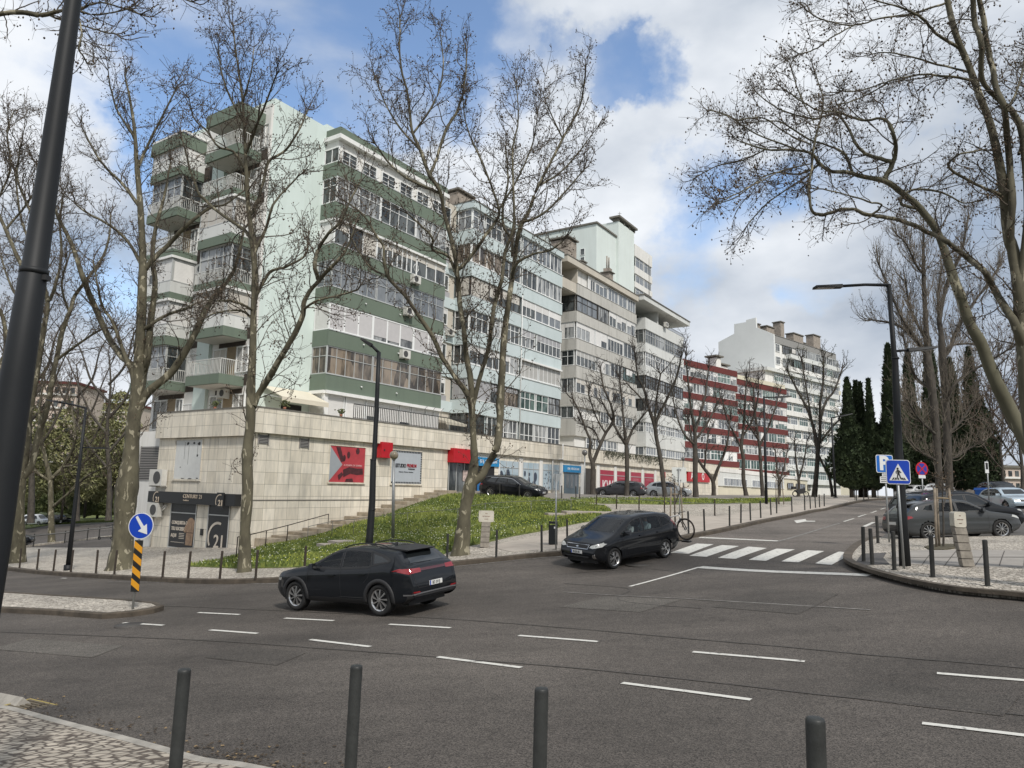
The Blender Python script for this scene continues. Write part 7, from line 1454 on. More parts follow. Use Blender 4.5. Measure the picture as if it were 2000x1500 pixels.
  if s.clad:   # plastic wheel arch lips and sill
   for wx in s.wheel_x:
    for sg in (1, -1):
     mb = MB(); vs = []; ts = np.linspace(-.12, math.pi + .12, 22)
     for t in ts:
      for rr_, yy in ((s.Ra * .97, .0), (s.Ra * .985, .022), (s.Ra + .07, .020), (s.Ra + .085, .0)):
       xx, zz = wx + rr_ * math.cos(t), s.R + rr_ * math.sin(t); h = s.hit(wx + (s.Ra + .05) * math.cos(t), s.R + (s.Ra + .05) * math.sin(t), 'side', sg); yb = abs(h[0].y) if h[0] is not None and abs(h[0].y) > s.W * .4 else s.W / 2 * .97
       vs.append((xx, sg * (yb + yy), zz))
     mb.add(vs, [(i * 4 + j, i * 4 + j + 1, (i + 1) * 4 + j + 1, (i + 1) * 4 + j) for i in range(len(ts) - 1) for j in range(3)], 0, True); mb.build('arch_trim', s.clad, s.root)
  c = np.array(center[:2], float); fx, fy = math.cos(yaw), math.sin(yaw); a = s.wb / 2
  zf_, zr = H(c[0] + fx * a, c[1] + fy * a), H(c[0] - fx * a, c[1] - fy * a); zl, zr2 = H(c[0] - fy * .8, c[1] + fx * .8), H(c[0] + fy * .8, c[1] - fx * .8)
  X_ = Vector((fx * s.wb, fy * s.wb, zf_ - zr)).normalized(); Yv = Vector((-fy * 1.6, fx * 1.6, zl - zr2)).normalized(); Zv = X_.cross(Yv).normalized(); Yv = Zv.cross(X_)
  M = Matrix((X_, Yv, Zv)).transposed().to_4x4(); M.translation = Vector((c[0], c[1], (zf_ + zr + zl + zr2) / 4 + .015 + lift)); s.root.matrix_world = M @ Matrix.Scale(scale, 4)
  return s.root
# == the dark crossover driving away to the left
navy = paint('navy_paint', (.006, .0075, .010), .22, .55)
pf, pr = gp(580, 1194.5), gp(750, 1202.5); hd = (pf - pr)[:2]; hd /= np.linalg.norm(hd); lf = np.array([-hd[1], hd[0]]); cc = (pf + pr)[:2] / 2 - lf * .82
c = Car('crossover_car', 'dark navy coupe like crossover car turning away on the junction, red rear light bar', 'car', None, navy, 1.84,
  [(2.17, .58), (2.13, .76), (1.98, .89), (1.5, .985), (1.12, 1.03), (.98, 1.06), (.22, 1.40), (-.05, 1.46), (-.5, 1.50), (-1.1, 1.475), (-1.72, 1.375), (-2.02, 1.12), (-2.14, 1.075), (-2.22, .92), (-2.25, .62)],
  [(2.2, .80), (1.2, .93), (.0, .99), (-.9, 1.03), (-1.5, 1.08), (-2.0, 1.03), (-2.25, .93)], 2.68, .345, 0, 0, q=1.0, wheels='turbine', clad=M_PLAS, zb=.24, taper=(.22, .12), tumble=.40)
gw = [[(.82, 1.035), (.26, 1.315), (.02, 1.385), (-.13, 1.405), (-.13, 1.02)], [(-.19, 1.025), (-.19, 1.41), (-.62, 1.415), (-1.02, 1.385), (-1.10, 1.10), (-1.02, 1.065)], [(-1.16, 1.115), (-1.09, 1.36), (-1.36, 1.30), (-1.62, 1.20), (-1.60, 1.17)]]
for i, g_ in enumerate(gw):
 c.surround([g_])
 c.patch('side_window', g_, 'side', M_CGL if i < 2 else M_CGD, off=.003, mir=True, cut=i < 2)
c.patch('windscreen', [(-.62, 1.09), (.62, 1.09), (.54, 1.38), (-.54, 1.38)], 'front', M_CGL, off=.003, cut=True)
c.patch('rear_window', [(-.60, 1.13), (.60, 1.13), (.50, 1.345), (-.50, 1.345)], 'rear', M_CGD, off=.003)
c.line('window_trim', [(.88, 1.015), (-.13, 1.0), (-1.0, 1.045), (-1.14, 1.09), (-1.65, 1.19)], 'side', M_PLAS, w_=.022, mir=True)
c.line('window_trim', [(.88, 1.03), (.27, 1.335), (.0, 1.41), (-.5, 1.43), (-1.02, 1.41), (-1.4, 1.32), (-1.66, 1.21)], 'side', M_PLAS, w_=.02, mir=True)
for pts in ([(.92, .97), (.95, .60), (.82, .38)], [(-.15, 1.0), (-.17, .6), (-.20, .36), (.80, .36)], [(-1.08, 1.03), (-1.03, .84), (-.90, .72)]): c.line('door_seam', pts, 'side', M_PLAS, mir=True)
c.line('bonnet_seam', [(1.0, .80), (1.9, .76)], 'top', M_PLAS, w_=.008); c.line('bonnet_seam', [(1.0, -.80), (1.9, -.76)], 'top', M_PLAS, w_=.008)
for x, z in ((.10, .86), (-.86, .90)):
 for sg in (1, -1): c.boxat('door_handle', x, z, 'side', navy, (.19, .03, .035), sg, .015)
for sg in (1, -1):
 h = c.hit(.72, .99, 'side', sg); mb = MB(); y = abs(h[0].y) if h[0] is not None else .85
 vs = [(.80, sg * (y + .03), .99), (.62, sg * (y + .03), .99), (.58, sg * (y + .21), 1.02), (.72, sg * (y + .22), 1.02), (.80, sg * (y + .05), 1.12), (.62, sg * (y + .05), 1.13), (.58, sg * (y + .19), 1.14), (.70, sg * (y + .20), 1.12)]
 mb.add(vs, [(0, 1, 2, 3), (4, 7, 6, 5), (0, 4, 5, 1), (1, 5, 6, 2), (2, 6, 7, 3), (3, 7, 4, 0)]); o = mb.build('wing_mirror', navy, c.root, fixn=True)
 mb = MB(); mb.add([(.575, sg * (y + .19), 1.03), (.6, sg * (y + .07), 1.01), (.6, sg * (y + .07), 1.11), (.575, sg * (y + .18), 1.12)], [(0, 1, 2, 3)]); mb.build('mirror_glass', M_CHR, o)
c.patch('tail_light', [(.46, .93), (.80, .92), (.90, .975), (.87, 1.03), (.46, 1.02)], 'rear', M_TAIL, mir=True, sp=.04)
c.patch('tail_light', [(-1.86, .965), (-2.2, .90), (-2.2, 1.0), (-1.95, 1.03)], 'side', M_TAIL, mir=True, sp=.04)
c.patch('light_bar', [(-.47, .955), (.47, .955), (.47, 1.01), (-.47, 1.01)], 'rear', mat('dark_light_bar', (.07, .008, .012), .15, coat=1), sp=.05)
c.line('tailgate_seam', [(-.72, .92), (-.70, .70), (-.60, .60), (.60, .60), (.70, .70), (.72, .92)], 'rear', M_PLAS, w_=.012)
c.patch('bumper', [(-.9, .27), (.9, .27), (.92, .44), (.6, .46), (-.6, .46), (-.92, .44)], 'rear', M_PLAS, off=.012)
c.line('bumper_trim', [(-.88, .47), (-.55, .485), (.55, .485), (.88, .47)], 'rear', mat('satin_silver', (.30, .30, .31), .35, .8), w_=.03, off=.02)
c.patch('reflector', [(.55, .50), (.82, .50), (.80, .535), (.58, .53)], 'rear', M_TAIL, mir=True, off=.01)
c.patch('sill_trim', [(.88, .26), (.88, .36), (-.90, .36), (-.90, .26)], 'side', M_PLAS, off=.014, mir=True)
c.plate('BD 39 EJ', 'rear', .66)
vs, fs = text_mesh('FORMA', .075, .003, .002)
mb = MB(); mb.add([(-1.30, -.52, 1.43), (-1.30, .52, 1.43), (-1.86, .50, 1.375), (-1.86, -.50, 1.375), (-1.30, -.52, 1.47), (-1.30, .52, 1.47), (-1.90, .50, 1.40), (-1.90, -.50, 1.40)], [(3, 2, 1, 0), (4, 5, 6, 7), (2, 3, 7, 6), (0, 4, 7, 3), (1, 2, 6, 5)]); mb.build('spoiler', M_PLAS, c.root)
for sg in (1, -1):
 mb = MB(); P = []
 for x in np.linspace(.05, -1.35, 14): h = c.hit(x, sg * .50, 'top'); P.append((x, sg * .50, h[0].z + .055 * math.sin(math.pi * min(1, max(0, (.05 - x) / 1.4))) ** .35))
 mb.tube(P, .016, 6); mb.build('roof_rail', M_PLAS, c.root)
mb = MB(); mb.add([(-1.15, -.03, 1.47), (-1.15, .03, 1.47), (-.95, 0, 1.49), (-1.17, 0, 1.56)], [(0, 1, 3), (1, 2, 3), (2, 0, 3)]); mb.build('aerial', M_PLAS, c.root)
c.patch('head_light', [(.45, .66), (.85, .70), (.86, .76), (.5, .74)], 'front', M_HEAD, mir=True)
for sg in (1, -1): mb = MB(); mb.add([(-1.83, sg * .16, 1.2), (-1.90, sg * .16, 1.15), (-1.95, sg * .12, 1.12)], [(0, 1, 2)])
c.finish(cc, math.atan2(hd[1], hd[0]) - R_(4), scale=.965)
# == black people carrier with a bicycle on the back
blk = paint('black_paint', (.005, .006, .008), .22, .4)
pf, pr = gp(1196, 1109), gp(1303, 1092); hd = (pf - pr)[:2]; hd /= np.linalg.norm(hd); yaw = R_(221); hd = np.array([math.cos(yaw), math.sin(yaw)]); lf = np.array([-hd[1], hd[0]]); cc = (pf + pr)[:2] / 2 - lf * .80
c = Car('people_carrier', 'black people carrier driving toward the junction with a bicycle carried on its tail', 'car', None, blk, 1.82,
  [(2.12, .50), (2.09, .70), (2.0, .80), (1.75, .90), (1.40, 1.0), (1.22, 1.06), (.38, 1.46), (.15, 1.525), (-.4, 1.565), (-1.2, 1.54), (-1.72, 1.46), (-1.98, 1.16), (-2.10, 1.02), (-2.18, .85), (-2.19, .55)],
  [(2.2, .74), (1.2, .93), (.0, .99), (-.9, 1.02), (-1.6, 1.07), (-2.2, .98)], 2.64, .325, 0, 0, q=1.0, wheels='five', zb=.22, taper=(.20, .10), tumble=.30)
gw = [[(.98, 1.03), (.72, 1.16), (.66, 1.02)], [(.60, 1.02), (.60, 1.22), (.30, 1.38), (.06, 1.44), (-.16, 1.455), (-.16, 1.01)], [(-.24, 1.015), (-.24, 1.46), (-.8, 1.46), (-1.08, 1.43), (-1.12, 1.05)], [(-1.20, 1.075), (-1.17, 1.415), (-1.50, 1.34), (-1.70, 1.15)]]
c.surround(gw)
for i, g_ in enumerate(gw): c.patch('side_window', g_, 'side', M_CGL, off=.003, mir=True, cut=True)
c.patch('windscreen', [(-.68, 1.10), (.68, 1.10), (.57, 1.44), (-.57, 1.44)], 'front', M_CGL, off=.003, cut=True)
c.patch('rear_window', [(-.62, 1.10), (.62, 1.10), (.52, 1.46), (-.52, 1.46)], 'rear', M_CGD, off=.003)
for pts in ([(.88, .98), (.86, .6), (.80, .34)], [(-.20, 1.0), (-.22, .34)], [(-1.15, 1.03), (-1.1, .82), (-.96, .70)], [(-.96, .34), (.80, .34)]): c.line('door_seam', pts, 'side', M_PLAS, mir=True)
c.line('side_moulding', [(.72, .56), (-.94, .58)], 'side', M_PLAS, w_=.05, off=.012, mir=True)
for x, z in ((-.03, .90), (-.95, .92)):
 for sg in (1, -1): c.boxat('door_handle', x, z, 'side', blk, (.19, .035, .04), sg, .02)
for sg in (1, -1):
 y = .87; mb = MB(); vs = [(.86, sg * (y), .98), (.70, sg * (y), .98), (.66, sg * (y + .20), 1.0), (.78, sg * (y + .21), 1.0), (.86, sg * (y + .02), 1.12), (.70, sg * (y + .02), 1.14), (.66, sg * (y + .18), 1.15), (.76, sg * (y + .19), 1.12)]
 mb.add(vs, [(0, 1, 2, 3), (4, 7, 6, 5), (0, 4, 5, 1), (1, 5, 6, 2), (2, 6, 7, 3), (3, 7, 4, 0)]); o = mb.build('wing_mirror', blk, c.root, fixn=True)
c.patch('head_light', [(.50, .70), (.55, .76), (.80, .84), (.87, .81), (.84, .73), (.64, .68)], 'front', M_HEAD, mir=True, sp=.04)
c.patch('head_light', [(1.72, .79), (2.02, .72), (2.0, .79), (1.76, .86)], 'side', M_HEAD, mir=True, sp=.04)
c.patch('grille', [(-.42, .66), (.42, .66), (.46, .76), (-.46, .76)], 'front', M_PLAS, sp=.05); c.line('grille_trim', [(-.44, .655), (-.48, .775), (.48, .775), (.44, .655), (-.44, .655)], 'front', M_CHR, w_=.018, off=.012)
c.patch('badge', [(-.07, .715), (0, .74), (.07, .715), (0, .69)], 'front', M_CHR, off=.018, sp=.05)
c.patch('lower_grille', [(-.55, .30), (.55, .30), (.60, .44), (-.60, .44)], 'front', M_PLAS, off=.01); c.patch('fog_lamp', [(.66, .36), (.76, .36), (.74, .52), (.68, .50)], 'front', M_CHR, off=.012, mir=True, sp=.05)
c.plate('90 EA 84', 'front', .55)
c.patch('tail_light', [(.70, .95), (.86, .93), (.80, 1.35), (.72, 1.35)], 'rear', M_TAIL, mir=True)
mb = MB(); mb.tube([(.0, .0, 1.60), (-.12, 0, 1.80)], .006, 4); mb.build('aerial', M_PLAS, c.root)
van = c.finish(cc, yaw, scale=.95); vanM = van.matrix_world.copy()
def person(label, M, shirt, hairc, arm=True, sc=1.0):
 """seated figure: one skinned surface from pelvis to head and hands"""
 J = {0: (0, 0, .0, .15), 1: (-.05, 0, .22, .14), 2: (-.10, 0, .42, .155), 3: (-.11, 0, .53, .085), 4: (-.10, 0, .60, .055), 5: (-.08, 0, .70, .085), 6: (-.07, 0, .78, .095), 7: (-.07, 0, .85, .065),
   8: (-.10, .19, .47, .065), 9: (.08, .25, .26, .05), 10: (.30, .17, .28, .034), 11: (.37, .14, .30, .03), 12: (-.10, -.19, .47, .065), 13: (.08, -.25, .26, .05), 14: (.30, -.17, .28, .034), 15: (.37, -.14, .30, .03),
   16: (.05, .10, -.02, .10), 17: (.42, .11, .04, .075), 18: (.50, .11, -.32, .05), 19: (.62, .11, -.36, .04), 20: (.05, -.10, -.02, .10), 21: (.42, -.11, .04, .075), 22: (.50, -.11, -.32, .05), 23: (.62, -.11, -.36, .04)}
 E_ = [(0, 1), (1, 2), (2, 3), (3, 4), (4, 5), (5, 6), (6, 7), (2, 8), (8, 9), (9, 10), (10, 11), (2, 12), (12, 13), (13, 14), (14, 15), (0, 16), (16, 17), (17, 18), (18, 19), (0, 20), (20, 21), (21, 22), (22, 23)]
 me = bpy.data.meshes.new('person'); me.from_pydata([tuple(J[i][:3]) for i in range(24)], E_, []); o = bpy.data.objects.new('person', me); COL.objects.link(o)
 sk = o.modifiers.new('s', 'SKIN'); ss = o.modifiers.new('u', 'SUBSURF'); ss.levels = 2; ss.render_levels = 2
 for i in range(24): r = J[i][3]; me.skin_vertices[0].data[i].radius = (r, r * (.85 if i in (5, 6, 7) else 1))
 me.skin_vertices[0].data[0].use_root = True
 bpy.context.view_layer.update(); dg = bpy.context.evaluated_depsgraph_get(); em = bpy.data.meshes.new_from_object(o.evaluated_get(dg)); bpy.data.objects.remove(o)
 mats = [mat('skin', (.42, .25, .18), .6), mat(shirt[0], shirt[1], .85), mat('trousers', (.03, .035, .05), .9)]
 for m_ in mats: em.materials.append(m_)
 for p_ in em.polygons:
  cpt = p_.center; p_.use_smooth = True
  p_.material_index = 0 if (cpt.z > .575 or cpt.x > .26 and cpt.z > .2) else (2 if cpt.z < .1 else 1)
 root = bpy.data.objects.new('person', em); COL.objects.link(root); root.matrix_world = M; tag(root, label, 'person')
 mb = MB(); V_ = []; F_ = []
 for i in range(7):
  for j in range(12):
   th, ph = i / 6 * 1.75, j / 12 * 6.28; V_.append((-.085 + .105 * math.sin(th) * math.cos(ph) - (.02 if math.cos(ph) < 0 else -.0), .095 * math.sin(th) * math.sin(ph), .775 + .118 * math.cos(th)))
 F_ = [(i * 12 + j, i * 12 + (j + 1) % 12, (i + 1) * 12 + (j + 1) % 12, (i + 1) * 12 + j) for i in range(6) for j in range(12)]
 mb.add(V_, F_, 0, True); mb.build('hair', mat(hairc[0], hairc[1], .9), root)
 mb = MB(); mb.tube([(.015, 0, .74), (.035, 0, .70), (.012, 0, .695)], [.008, .014, .008], 6)
 for sg in (1, -1): mb.add(*blobs_l((.008, sg * .033, .735), .011)); mb.tube([(-.07, sg * .085, .75), (-.065, sg * .10, .72), (-.07, sg * .085, .69)], .012, 5)
 mb.tube([(.012, -.025, .655), (.018, 0, .653), (.012, .025, .655)], .007, 5, 1); mb.build('face', [mats[0], mat('lips', (.30, .12, .10), .6)], root)
 for sg in (1, -1):   # hands with fingers curled round what they hold
  mb = MB(); bx_, by_, bz_ = .385, sg * .135, .305
  for k in range(4): oy = (k - 1.5) * .019; mb.tube([(bx_ - .01, by_ + oy, bz_), (bx_ + .045, by_ + oy, bz_ + .02), (bx_ + .068, by_ + oy, bz_ - .004), (bx_ + .05, by_ + oy, bz_ - .028)], [.010, .009, .0085, .007], 6)
  mb.tube([(bx_ - .01, by_ - sg * .03, bz_ - .01), (bx_ + .02, by_ - sg * .048, bz_ - .01), (bx_ + .045, by_ - sg * .035, bz_ - .022)], [.012, .010, .008], 6); mb.build('hand', mats[0], root)
 return root
def blobs_l(c_, r): V, F = blobs(np.array([c_]), np.array([r]), None); return [tuple(v) for v in V], [tuple(f) for f in F]
person('driver in a white shirt at the wheel of the black people carrier', vanM @ Matrix.Translation((.08, .36, .64)), ('white_shirt', (.55, .58, .60)), ('hair_dark', (.02, .015, .012)))
person('passenger in pale blue sitting in the back of the black people carrier', vanM @ Matrix.Translation((-.78, .40, .66)), ('pale_blue_shirt', (.45, .55, .60)), ('hair_brown', (.05, .03, .02)))
def bicycle(M):
 r = empty('bicycle', label='white framed mountain bicycle hanging on the back of the black people carrier', cat='bicycle', M=M)
 Rw = .36; tyre = mat('bike_tyre', (.03, .022, .018), .9); fr = mat('bike_frame', (.55, .54, .52), .35)
 for x in (-.58, .58):
  mb = MB(); mb.tube([(x + Rw * math.cos(t), 0, Rw * math.sin(t)) for t in np.linspace(0, 2 * math.pi, 37)], .026, 7, cap=False); w_ = mb.build('wheel', tyre, r)
  mb = MB(); mb.tube([(x + (Rw - .03) * math.cos(t), 0, (Rw - .03) * math.sin(t)) for t in np.linspace(0, 2 * math.pi, 37)], .010, 5, cap=False)
  for k in range(16): t = k * math.pi / 8; mb.tube([(x + .03 * math.cos(t + .4), .02 * (-1) ** k, .03 * math.sin(t + .4)), (x + (Rw - .03) * math.cos(t), 0, (Rw - .03) * math.sin(t))], .0022, 3)
  mb.tube([(x, -.05, 0), (x, .05, 0)], .02, 8); mb.build('rim', M_RIMD, w_)
  mb = MB(); mb.tube([(x + .075 * math.cos(t), .04, .075 * math.sin(t)) for t in np.linspace(0, 2 * math.pi, 19)], .006, 4, cap=False); mb.build('brake_disc', M_CHR, w_)
 mb = MB(); B = (-.16, 0, -.03); HT = (.36, 0, .50); HB = (.40, 0, .36); ST = (-.30, 0, .36); RX = (-.58, 0, 0)
 for a, b_, q in ((B, HB, .026), (ST, HT, .022), (B, ST, .020), (HB, HT, .024)): mb.tube([a, b_], q, 8)
 for sg in (1, -1): mb.tube([(B[0], sg * .03, B[2]), (RX[0], sg * .06, RX[2])], .012, 6); mb.tube([(ST[0], sg * .02, ST[2]), (RX[0], sg * .06, RX[2])], .010, 6)
 mb.build('frame', fr, r)
 mb = MB()
 for sg in (1, -1): mb.tube([(.41, sg * .055, .34), (.52, sg * .055, .14), (.58, sg * .055, 0)], .018, 7)
 mb.tube([(.41, -.06, .36), (.41, .06, .36)], .022, 7); mb.build('fork', M_PLAS, r)
 mb = MB(); mb.tube([HT, (.34, 0, .56), (.40, 0, .58)], .016, 6); mb.tube([(.36, -.36, .60), (.40, -.1, .58), (.40, .1, .58), (.36, .36, .60)], .013, 6); mb.build('handlebar', M_PLAS, r)
 mb = MB(); mb.tube([ST, (-.36, 0, .56)], .015, 6); mb.add([(-.50, -.07, .58), (-.50, .07, .58), (-.36, .04, .60), (-.22, .015, .58), (-.22, -.015, .58), (-.36, -.04, .60), (-.45, 0, .55), (-.25, 0, .56)], [(0, 1, 2, 5), (5, 2, 3, 4), (0, 6, 1), (1, 6, 7, 3, 2), (0, 5, 4, 7, 6), (3, 7, 4)]); mb.build('saddle', M_PLAS, r)
 mb = MB(); mb.tube([(B[0] + .09 * math.cos(t), .03, B[2] + .09 * math.sin(t)) for t in np.linspace(0, 6.28, 17)], .006, 4); mb.tube([(B[0], .05, B[2]), (B[0] + .12, .07, B[2] - .12)], .012, 5); mb.tube([(B[0], -.05, B[2]), (B[0] - .12, -.07, B[2] + .12)], .012, 5)
 mb.box(B[0] + .07, B[0] + .17, .06, .14, B[2] - .14, B[2] - .11); mb.box(B[0] - .17, B[0] - .07, -.14, -.06, B[2] + .1, B[2] + .13); mb.build('crank', M_PLAS, r)
 return r
Mb = vanM @ Matrix.Translation((-2.52, .30, .80)) @ Matrix.Rotation(R_(90), 4, 'Z') @ Matrix.Rotation(R_(-4), 4, 'Y') ; Mb.translation += Vector((0, 0, .0)); bicycle(Mb)
mb = MB(); mb.tube([(-2.1, 0, .40), (-2.62, 0, .42)], .03, 6); mb.tube([(-2.52, -.75, .42), (-2.52, 1.0, .42)], .022, 6); mb.tube([(-2.35, 0, .42), (-2.35, 0, 1.25), (-2.5, .2, 1.2)], .018, 6); mb.box(-2.6, -2.42, .75, 1.05, .40, .45); mb.box(-2.6, -2.42, -.45, -.15, .40, .45)
rk = mb.build('bicycle_rack', M_PLAS); rk.matrix_world = vanM; tag(rk, 'black tow bar bicycle rack behind the people carrier', 'bicycle rack')
# == generic parked cars
def simple_car(name, label, body, kind, center, yaw, group=None, q=.5, wheels='plain', plate=None, rimm=None, see=False, L=4.3, Hh=1.45, W=1.8, clad=None):
 h = Hh; a = L / 2
 if kind == 'hatch': top = [(a - .05, .50), (a - .07, .70), (a - .22, .81), (a - .85, .92), (a - 1.15, .97), (.32, h - .07), (.0, h - .01), (-.5, h), (-1.2, h - .05), (-a + .50, h - .15), (-a + .18, 1.0), (-a + .06, .90), (-a, .55)]; win_ = [[(.82, .99), (.28, h - .16), (.0, h - .10), (-.18, h - .09), (-.18, .98)], [(-.24, .98), (-.24, h - .09), (-.75, h - .10), (-.98, h - .13), (-1.0, 1.0)], [(-1.06, 1.02), (-1.02, h - .14), (-1.28, h - .19), (-1.45, 1.08)]]; rw = (1.0, h - .18)
 elif kind == 'estate': top = [(a - .05, .50), (a - .09, .68), (a - .25, .80), (a - .9, .92), (a - 1.2, .97), (.30, h - .06), (.0, h), (-.6, h), (-1.3, h - .04), (-a + .38, h - .12), (-a + .10, 1.0), (-a + .03, .9), (-a, .55)]; win_ = [[(.86, .99), (.26, h - .15), (.0, h - .10), (-.15, h - .09), (-.15, .98)], [(-.21, .98), (-.21, h - .09), (-.85, h - .09), (-1.02, 1.0)], [(-1.08, 1.01), (-.95, h - .10), (-1.45, h - .13), (-1.75, 1.04)]]; rw = (1.0, h - .15)
 elif kind == 'suv': top = [(a - .05, .55), (a - .08, .82), (a - .25, .95), (a - .9, 1.06), (a - 1.1, 1.10), (.38, h - .08), (.1, h - .01), (-.5, h), (-1.2, h - .04), (-a + .50, h - .12), (-a + .22, 1.15), (-a + .08, 1.0), (-a, .6)]; win_ = [[(.82, 1.12), (.32, h - .20), (.05, h - .13), (-.16, h - .12), (-.16, 1.10)], [(-.22, 1.10), (-.22, h - .12), (-.85, h - .13), (-1.0, 1.12)], [(-1.06, 1.14), (-.98, h - .14), (-1.35, h - .20), (-1.5, 1.2)]]; rw = (1.14, h - .15)
 elif kind == 'van': top = [(a - .05, .50), (a - .10, .75), (a - .5, .98), (a - .8, 1.05), (a - 1.45, h - .08), (a - 1.8, h), (-.5, h), (-a + .25, h - .03), (-a + .06, h - .2), (-a, .5)]; win_ = [[(.95, 1.08), (.60, h - .28), (.35, h - .20), (.15, h - .18), (.15, 1.05)], [(.0, 1.08), (.0, h - .2), (-.85, h - .2), (-.85, 1.08)], [(-1.0, 1.08), (-1.0, h - .2), (-1.7, h - .2), (-1.75, 1.08)]]; rw = (1.1, h - .2)
 bl = 1.08 if kind == 'suv' else .94
 wb = L * .61
 c = Car(name, label, 'car' if kind != 'van' else 'van', group, body, W, top, [(a, bl - .16), (a - 1.2, bl - .04), (0, bl), (-1.2, bl + .03), (-a, bl - .04)], wb, .33 if kind != 'suv' else .36, 0, 0, q=q, see=see, zb=.20 if kind != 'suv' else .26, wheels=wheels, rimm=rimm, clad=clad)
 gm = M_CGL if see else M_CGD
 if q > .4: c.surround(win_)
 for g_ in win_: c.patch('side_window', g_, 'side', gm, off=.004, mir=True, cut=see)
 c.patch('windscreen', [(-.62, bl + .11), (.62, bl + .11), (.54, h - .13), (-.54, h - .13)], 'front', gm, off=.004, cut=see)
 c.patch('rear_window', [(-.60, rw[0] + .06), (.60, rw[0] + .06), (.50, rw[1]), (-.50, rw[1])], 'rear', M_CGD, off=.004)
 if q > .4:
  for pts in ([(.86, .95), (.84, .36)], [(-.21, .95), (-.21, .36)], [(-1.02, .96), (-.98, .80), (-.85, .66)], [(-.85, .34), (.84, .34)]): c.line('door_seam', pts, 'side', M_PLAS, mir=True)
  for x, z in ((-.02, bl - .10), (-.88, bl - .08)):
   for sg in (1, -1): c.boxat('door_handle', x, z, 'side', body, (.18, .03, .035), sg, .015)
  c.line('window_trim', [win_[0][0]] + win_[0][1:3] + win_[1][1:3] + [win_[2][1], win_[2][-2]], 'side', M_CHR if kind == 'estate' else M_PLAS, w_=.022, mir=True)
 for sg in (1, -1):
  y = W / 2 * .95; mb = MB(); z = bl + .05; vs = [(.78, sg * y, z - .04), (.64, sg * y, z - .04), (.60, sg * (y + .19), z - .02), (.70, sg * (y + .20), z - .02), (.78, sg * (y + .02), z + .09), (.64, sg * (y + .02), z + .10), (.60, sg * (y + .17), z + .10), (.68, sg * (y + .18), z + .08)]
  mb.add(vs, [(0, 1, 2, 3), (4, 7, 6, 5), (0, 4, 5, 1), (1, 5, 6, 2), (2, 6, 7, 3), (3, 7, 4, 0)]); mb.build('wing_mirror', body, c.root, fixn=True)
 zt = bl - .14
 c.patch('tail_light', [(.52, zt - .06), (.82, zt - .08), (.84, zt + .08), (.55, zt + .06)], 'rear', M_TAIL, mir=True); c.patch('tail_light', [(-a + .30, zt + .02), (-a + .03, zt - .06), (-a + .04, zt + .08), (-a + .25, zt + .08)], 'side', M_TAIL, mir=True, sp=.04)
 zl = bl - .22
 c.patch('head_light', [(.48, zl - .06), (.80, zl - .03), (.84, zl + .06), (.52, zl + .02)], 'front', M_HEAD, mir=True); c.patch('head_light', [(a - .42, zl + .04), (a - .12, zl - .05), (a - .10, zl + .02), (a - .35, zl + .10)], 'side', M_HEAD, mir=True, sp=.04)
 c.patch('grille', [(-.38, zl - .12), (.38, zl - .12), (.44, zl + .0), (-.44, zl + .0)], 'front', M_PLAS); c.patch('lower_grille', [(-.6, .28), (.6, .28), (.65, .42), (-.65, .42)], 'front', M_PLAS, off=.01)
 c.patch('bumper', [(-.7, .26), (.7, .26), (.75, .38), (-.75, .38)], 'rear', M_PLAS, off=.01)
 if plate: c.plate(plate, 'front', .50)
 c.boxat('number_plate', 0, .62 if kind != 'suv' else .78, 'rear', M_PLATE, (.46, .10, .02), off=.012)
 if kind == 'hatch': mb = MB(); mb.add([(-a + .75, -.50, h - .13), (-a + .75, .50, h - .13), (-a + .36, .48, h - .17), (-a + .36, -.48, h - .17), (-a + .75, -.50, h - .09), (-a + .75, .50, h - .09), (-a + .34, .48, h - .14), (-a + .34, -.48, h - .14)], [(3, 2, 1, 0), (4, 5, 6, 7), (2, 3, 7, 6), (0, 4, 7, 3), (1, 2, 6, 5)]); mb.build('spoiler', M_PLAS, c.root)
 if kind in ('suv', 'estate'):
  for sg in (1, -1):
   P = []
   for x in np.linspace(.1, -1.5, 8): hh_ = c.hit(x, sg * .52, 'top'); P.append((x, sg * .52, hh_[0].z + .045))
   mb = MB(); mb.tube(P, .014, 5); mb.build('roof_rail', M_PLAS, c.root)
 return c.finish(center, yaw, .02)
grey = paint('graphite_paint', (.040, .043, .045), .3, .5)
pf, pr = gp(1963, 1054), gp(1817, 1058); hd = (pf - pr)[:2]; hd /= np.linalg.norm(hd); ya = math.atan2(hd[1], hd[0]) + R_(2); hd = np.array([math.cos(ya), math.sin(ya)]); lf = np.array([-hd[1], hd[0]]); ca_ = (pf + pr)[:2] / 2 + lf * .8 - hd * .05
G1 = 'cars parked in the bays on the right'
simple_car('parked_car', 'graphite grey hatchback parked side on, nearest of the row in the right hand bays', grey, 'hatch', ca_, ya, G1, 1.0, 'multi', see=True, W=1.79, Hh=1.43, L=4.24)
simple_car('parked_car', 'black crossover parked directly behind the graphite hatchback', blk, 'suv', ca_ + lf * 2.75 + hd * 2.0, ya + R_(2), G1, .6, 'multi', Hh=1.66, L=4.5, W=1.84)
simple_car('parked_car', 'black estate farthest back of the three side on cars on the right', paint('black_paint_blue', (.008, .010, .016), .2, .4), 'estate', ca_ + lf * 5.6 + hd * 3.2, ya + R_(2), G1, .6, Hh=1.60, L=4.6)
simple_car('parked_car', 'pale blue grey hatchback facing the camera at the right edge', paint('ice_paint', (.42, .50, .56), .3, .4), 'hatch', wp(1972, 990, 43.5)[:2], R_(-97), G1, .6, plate='AP 39 DC', Hh=1.46, L=4.1, W=1.77)
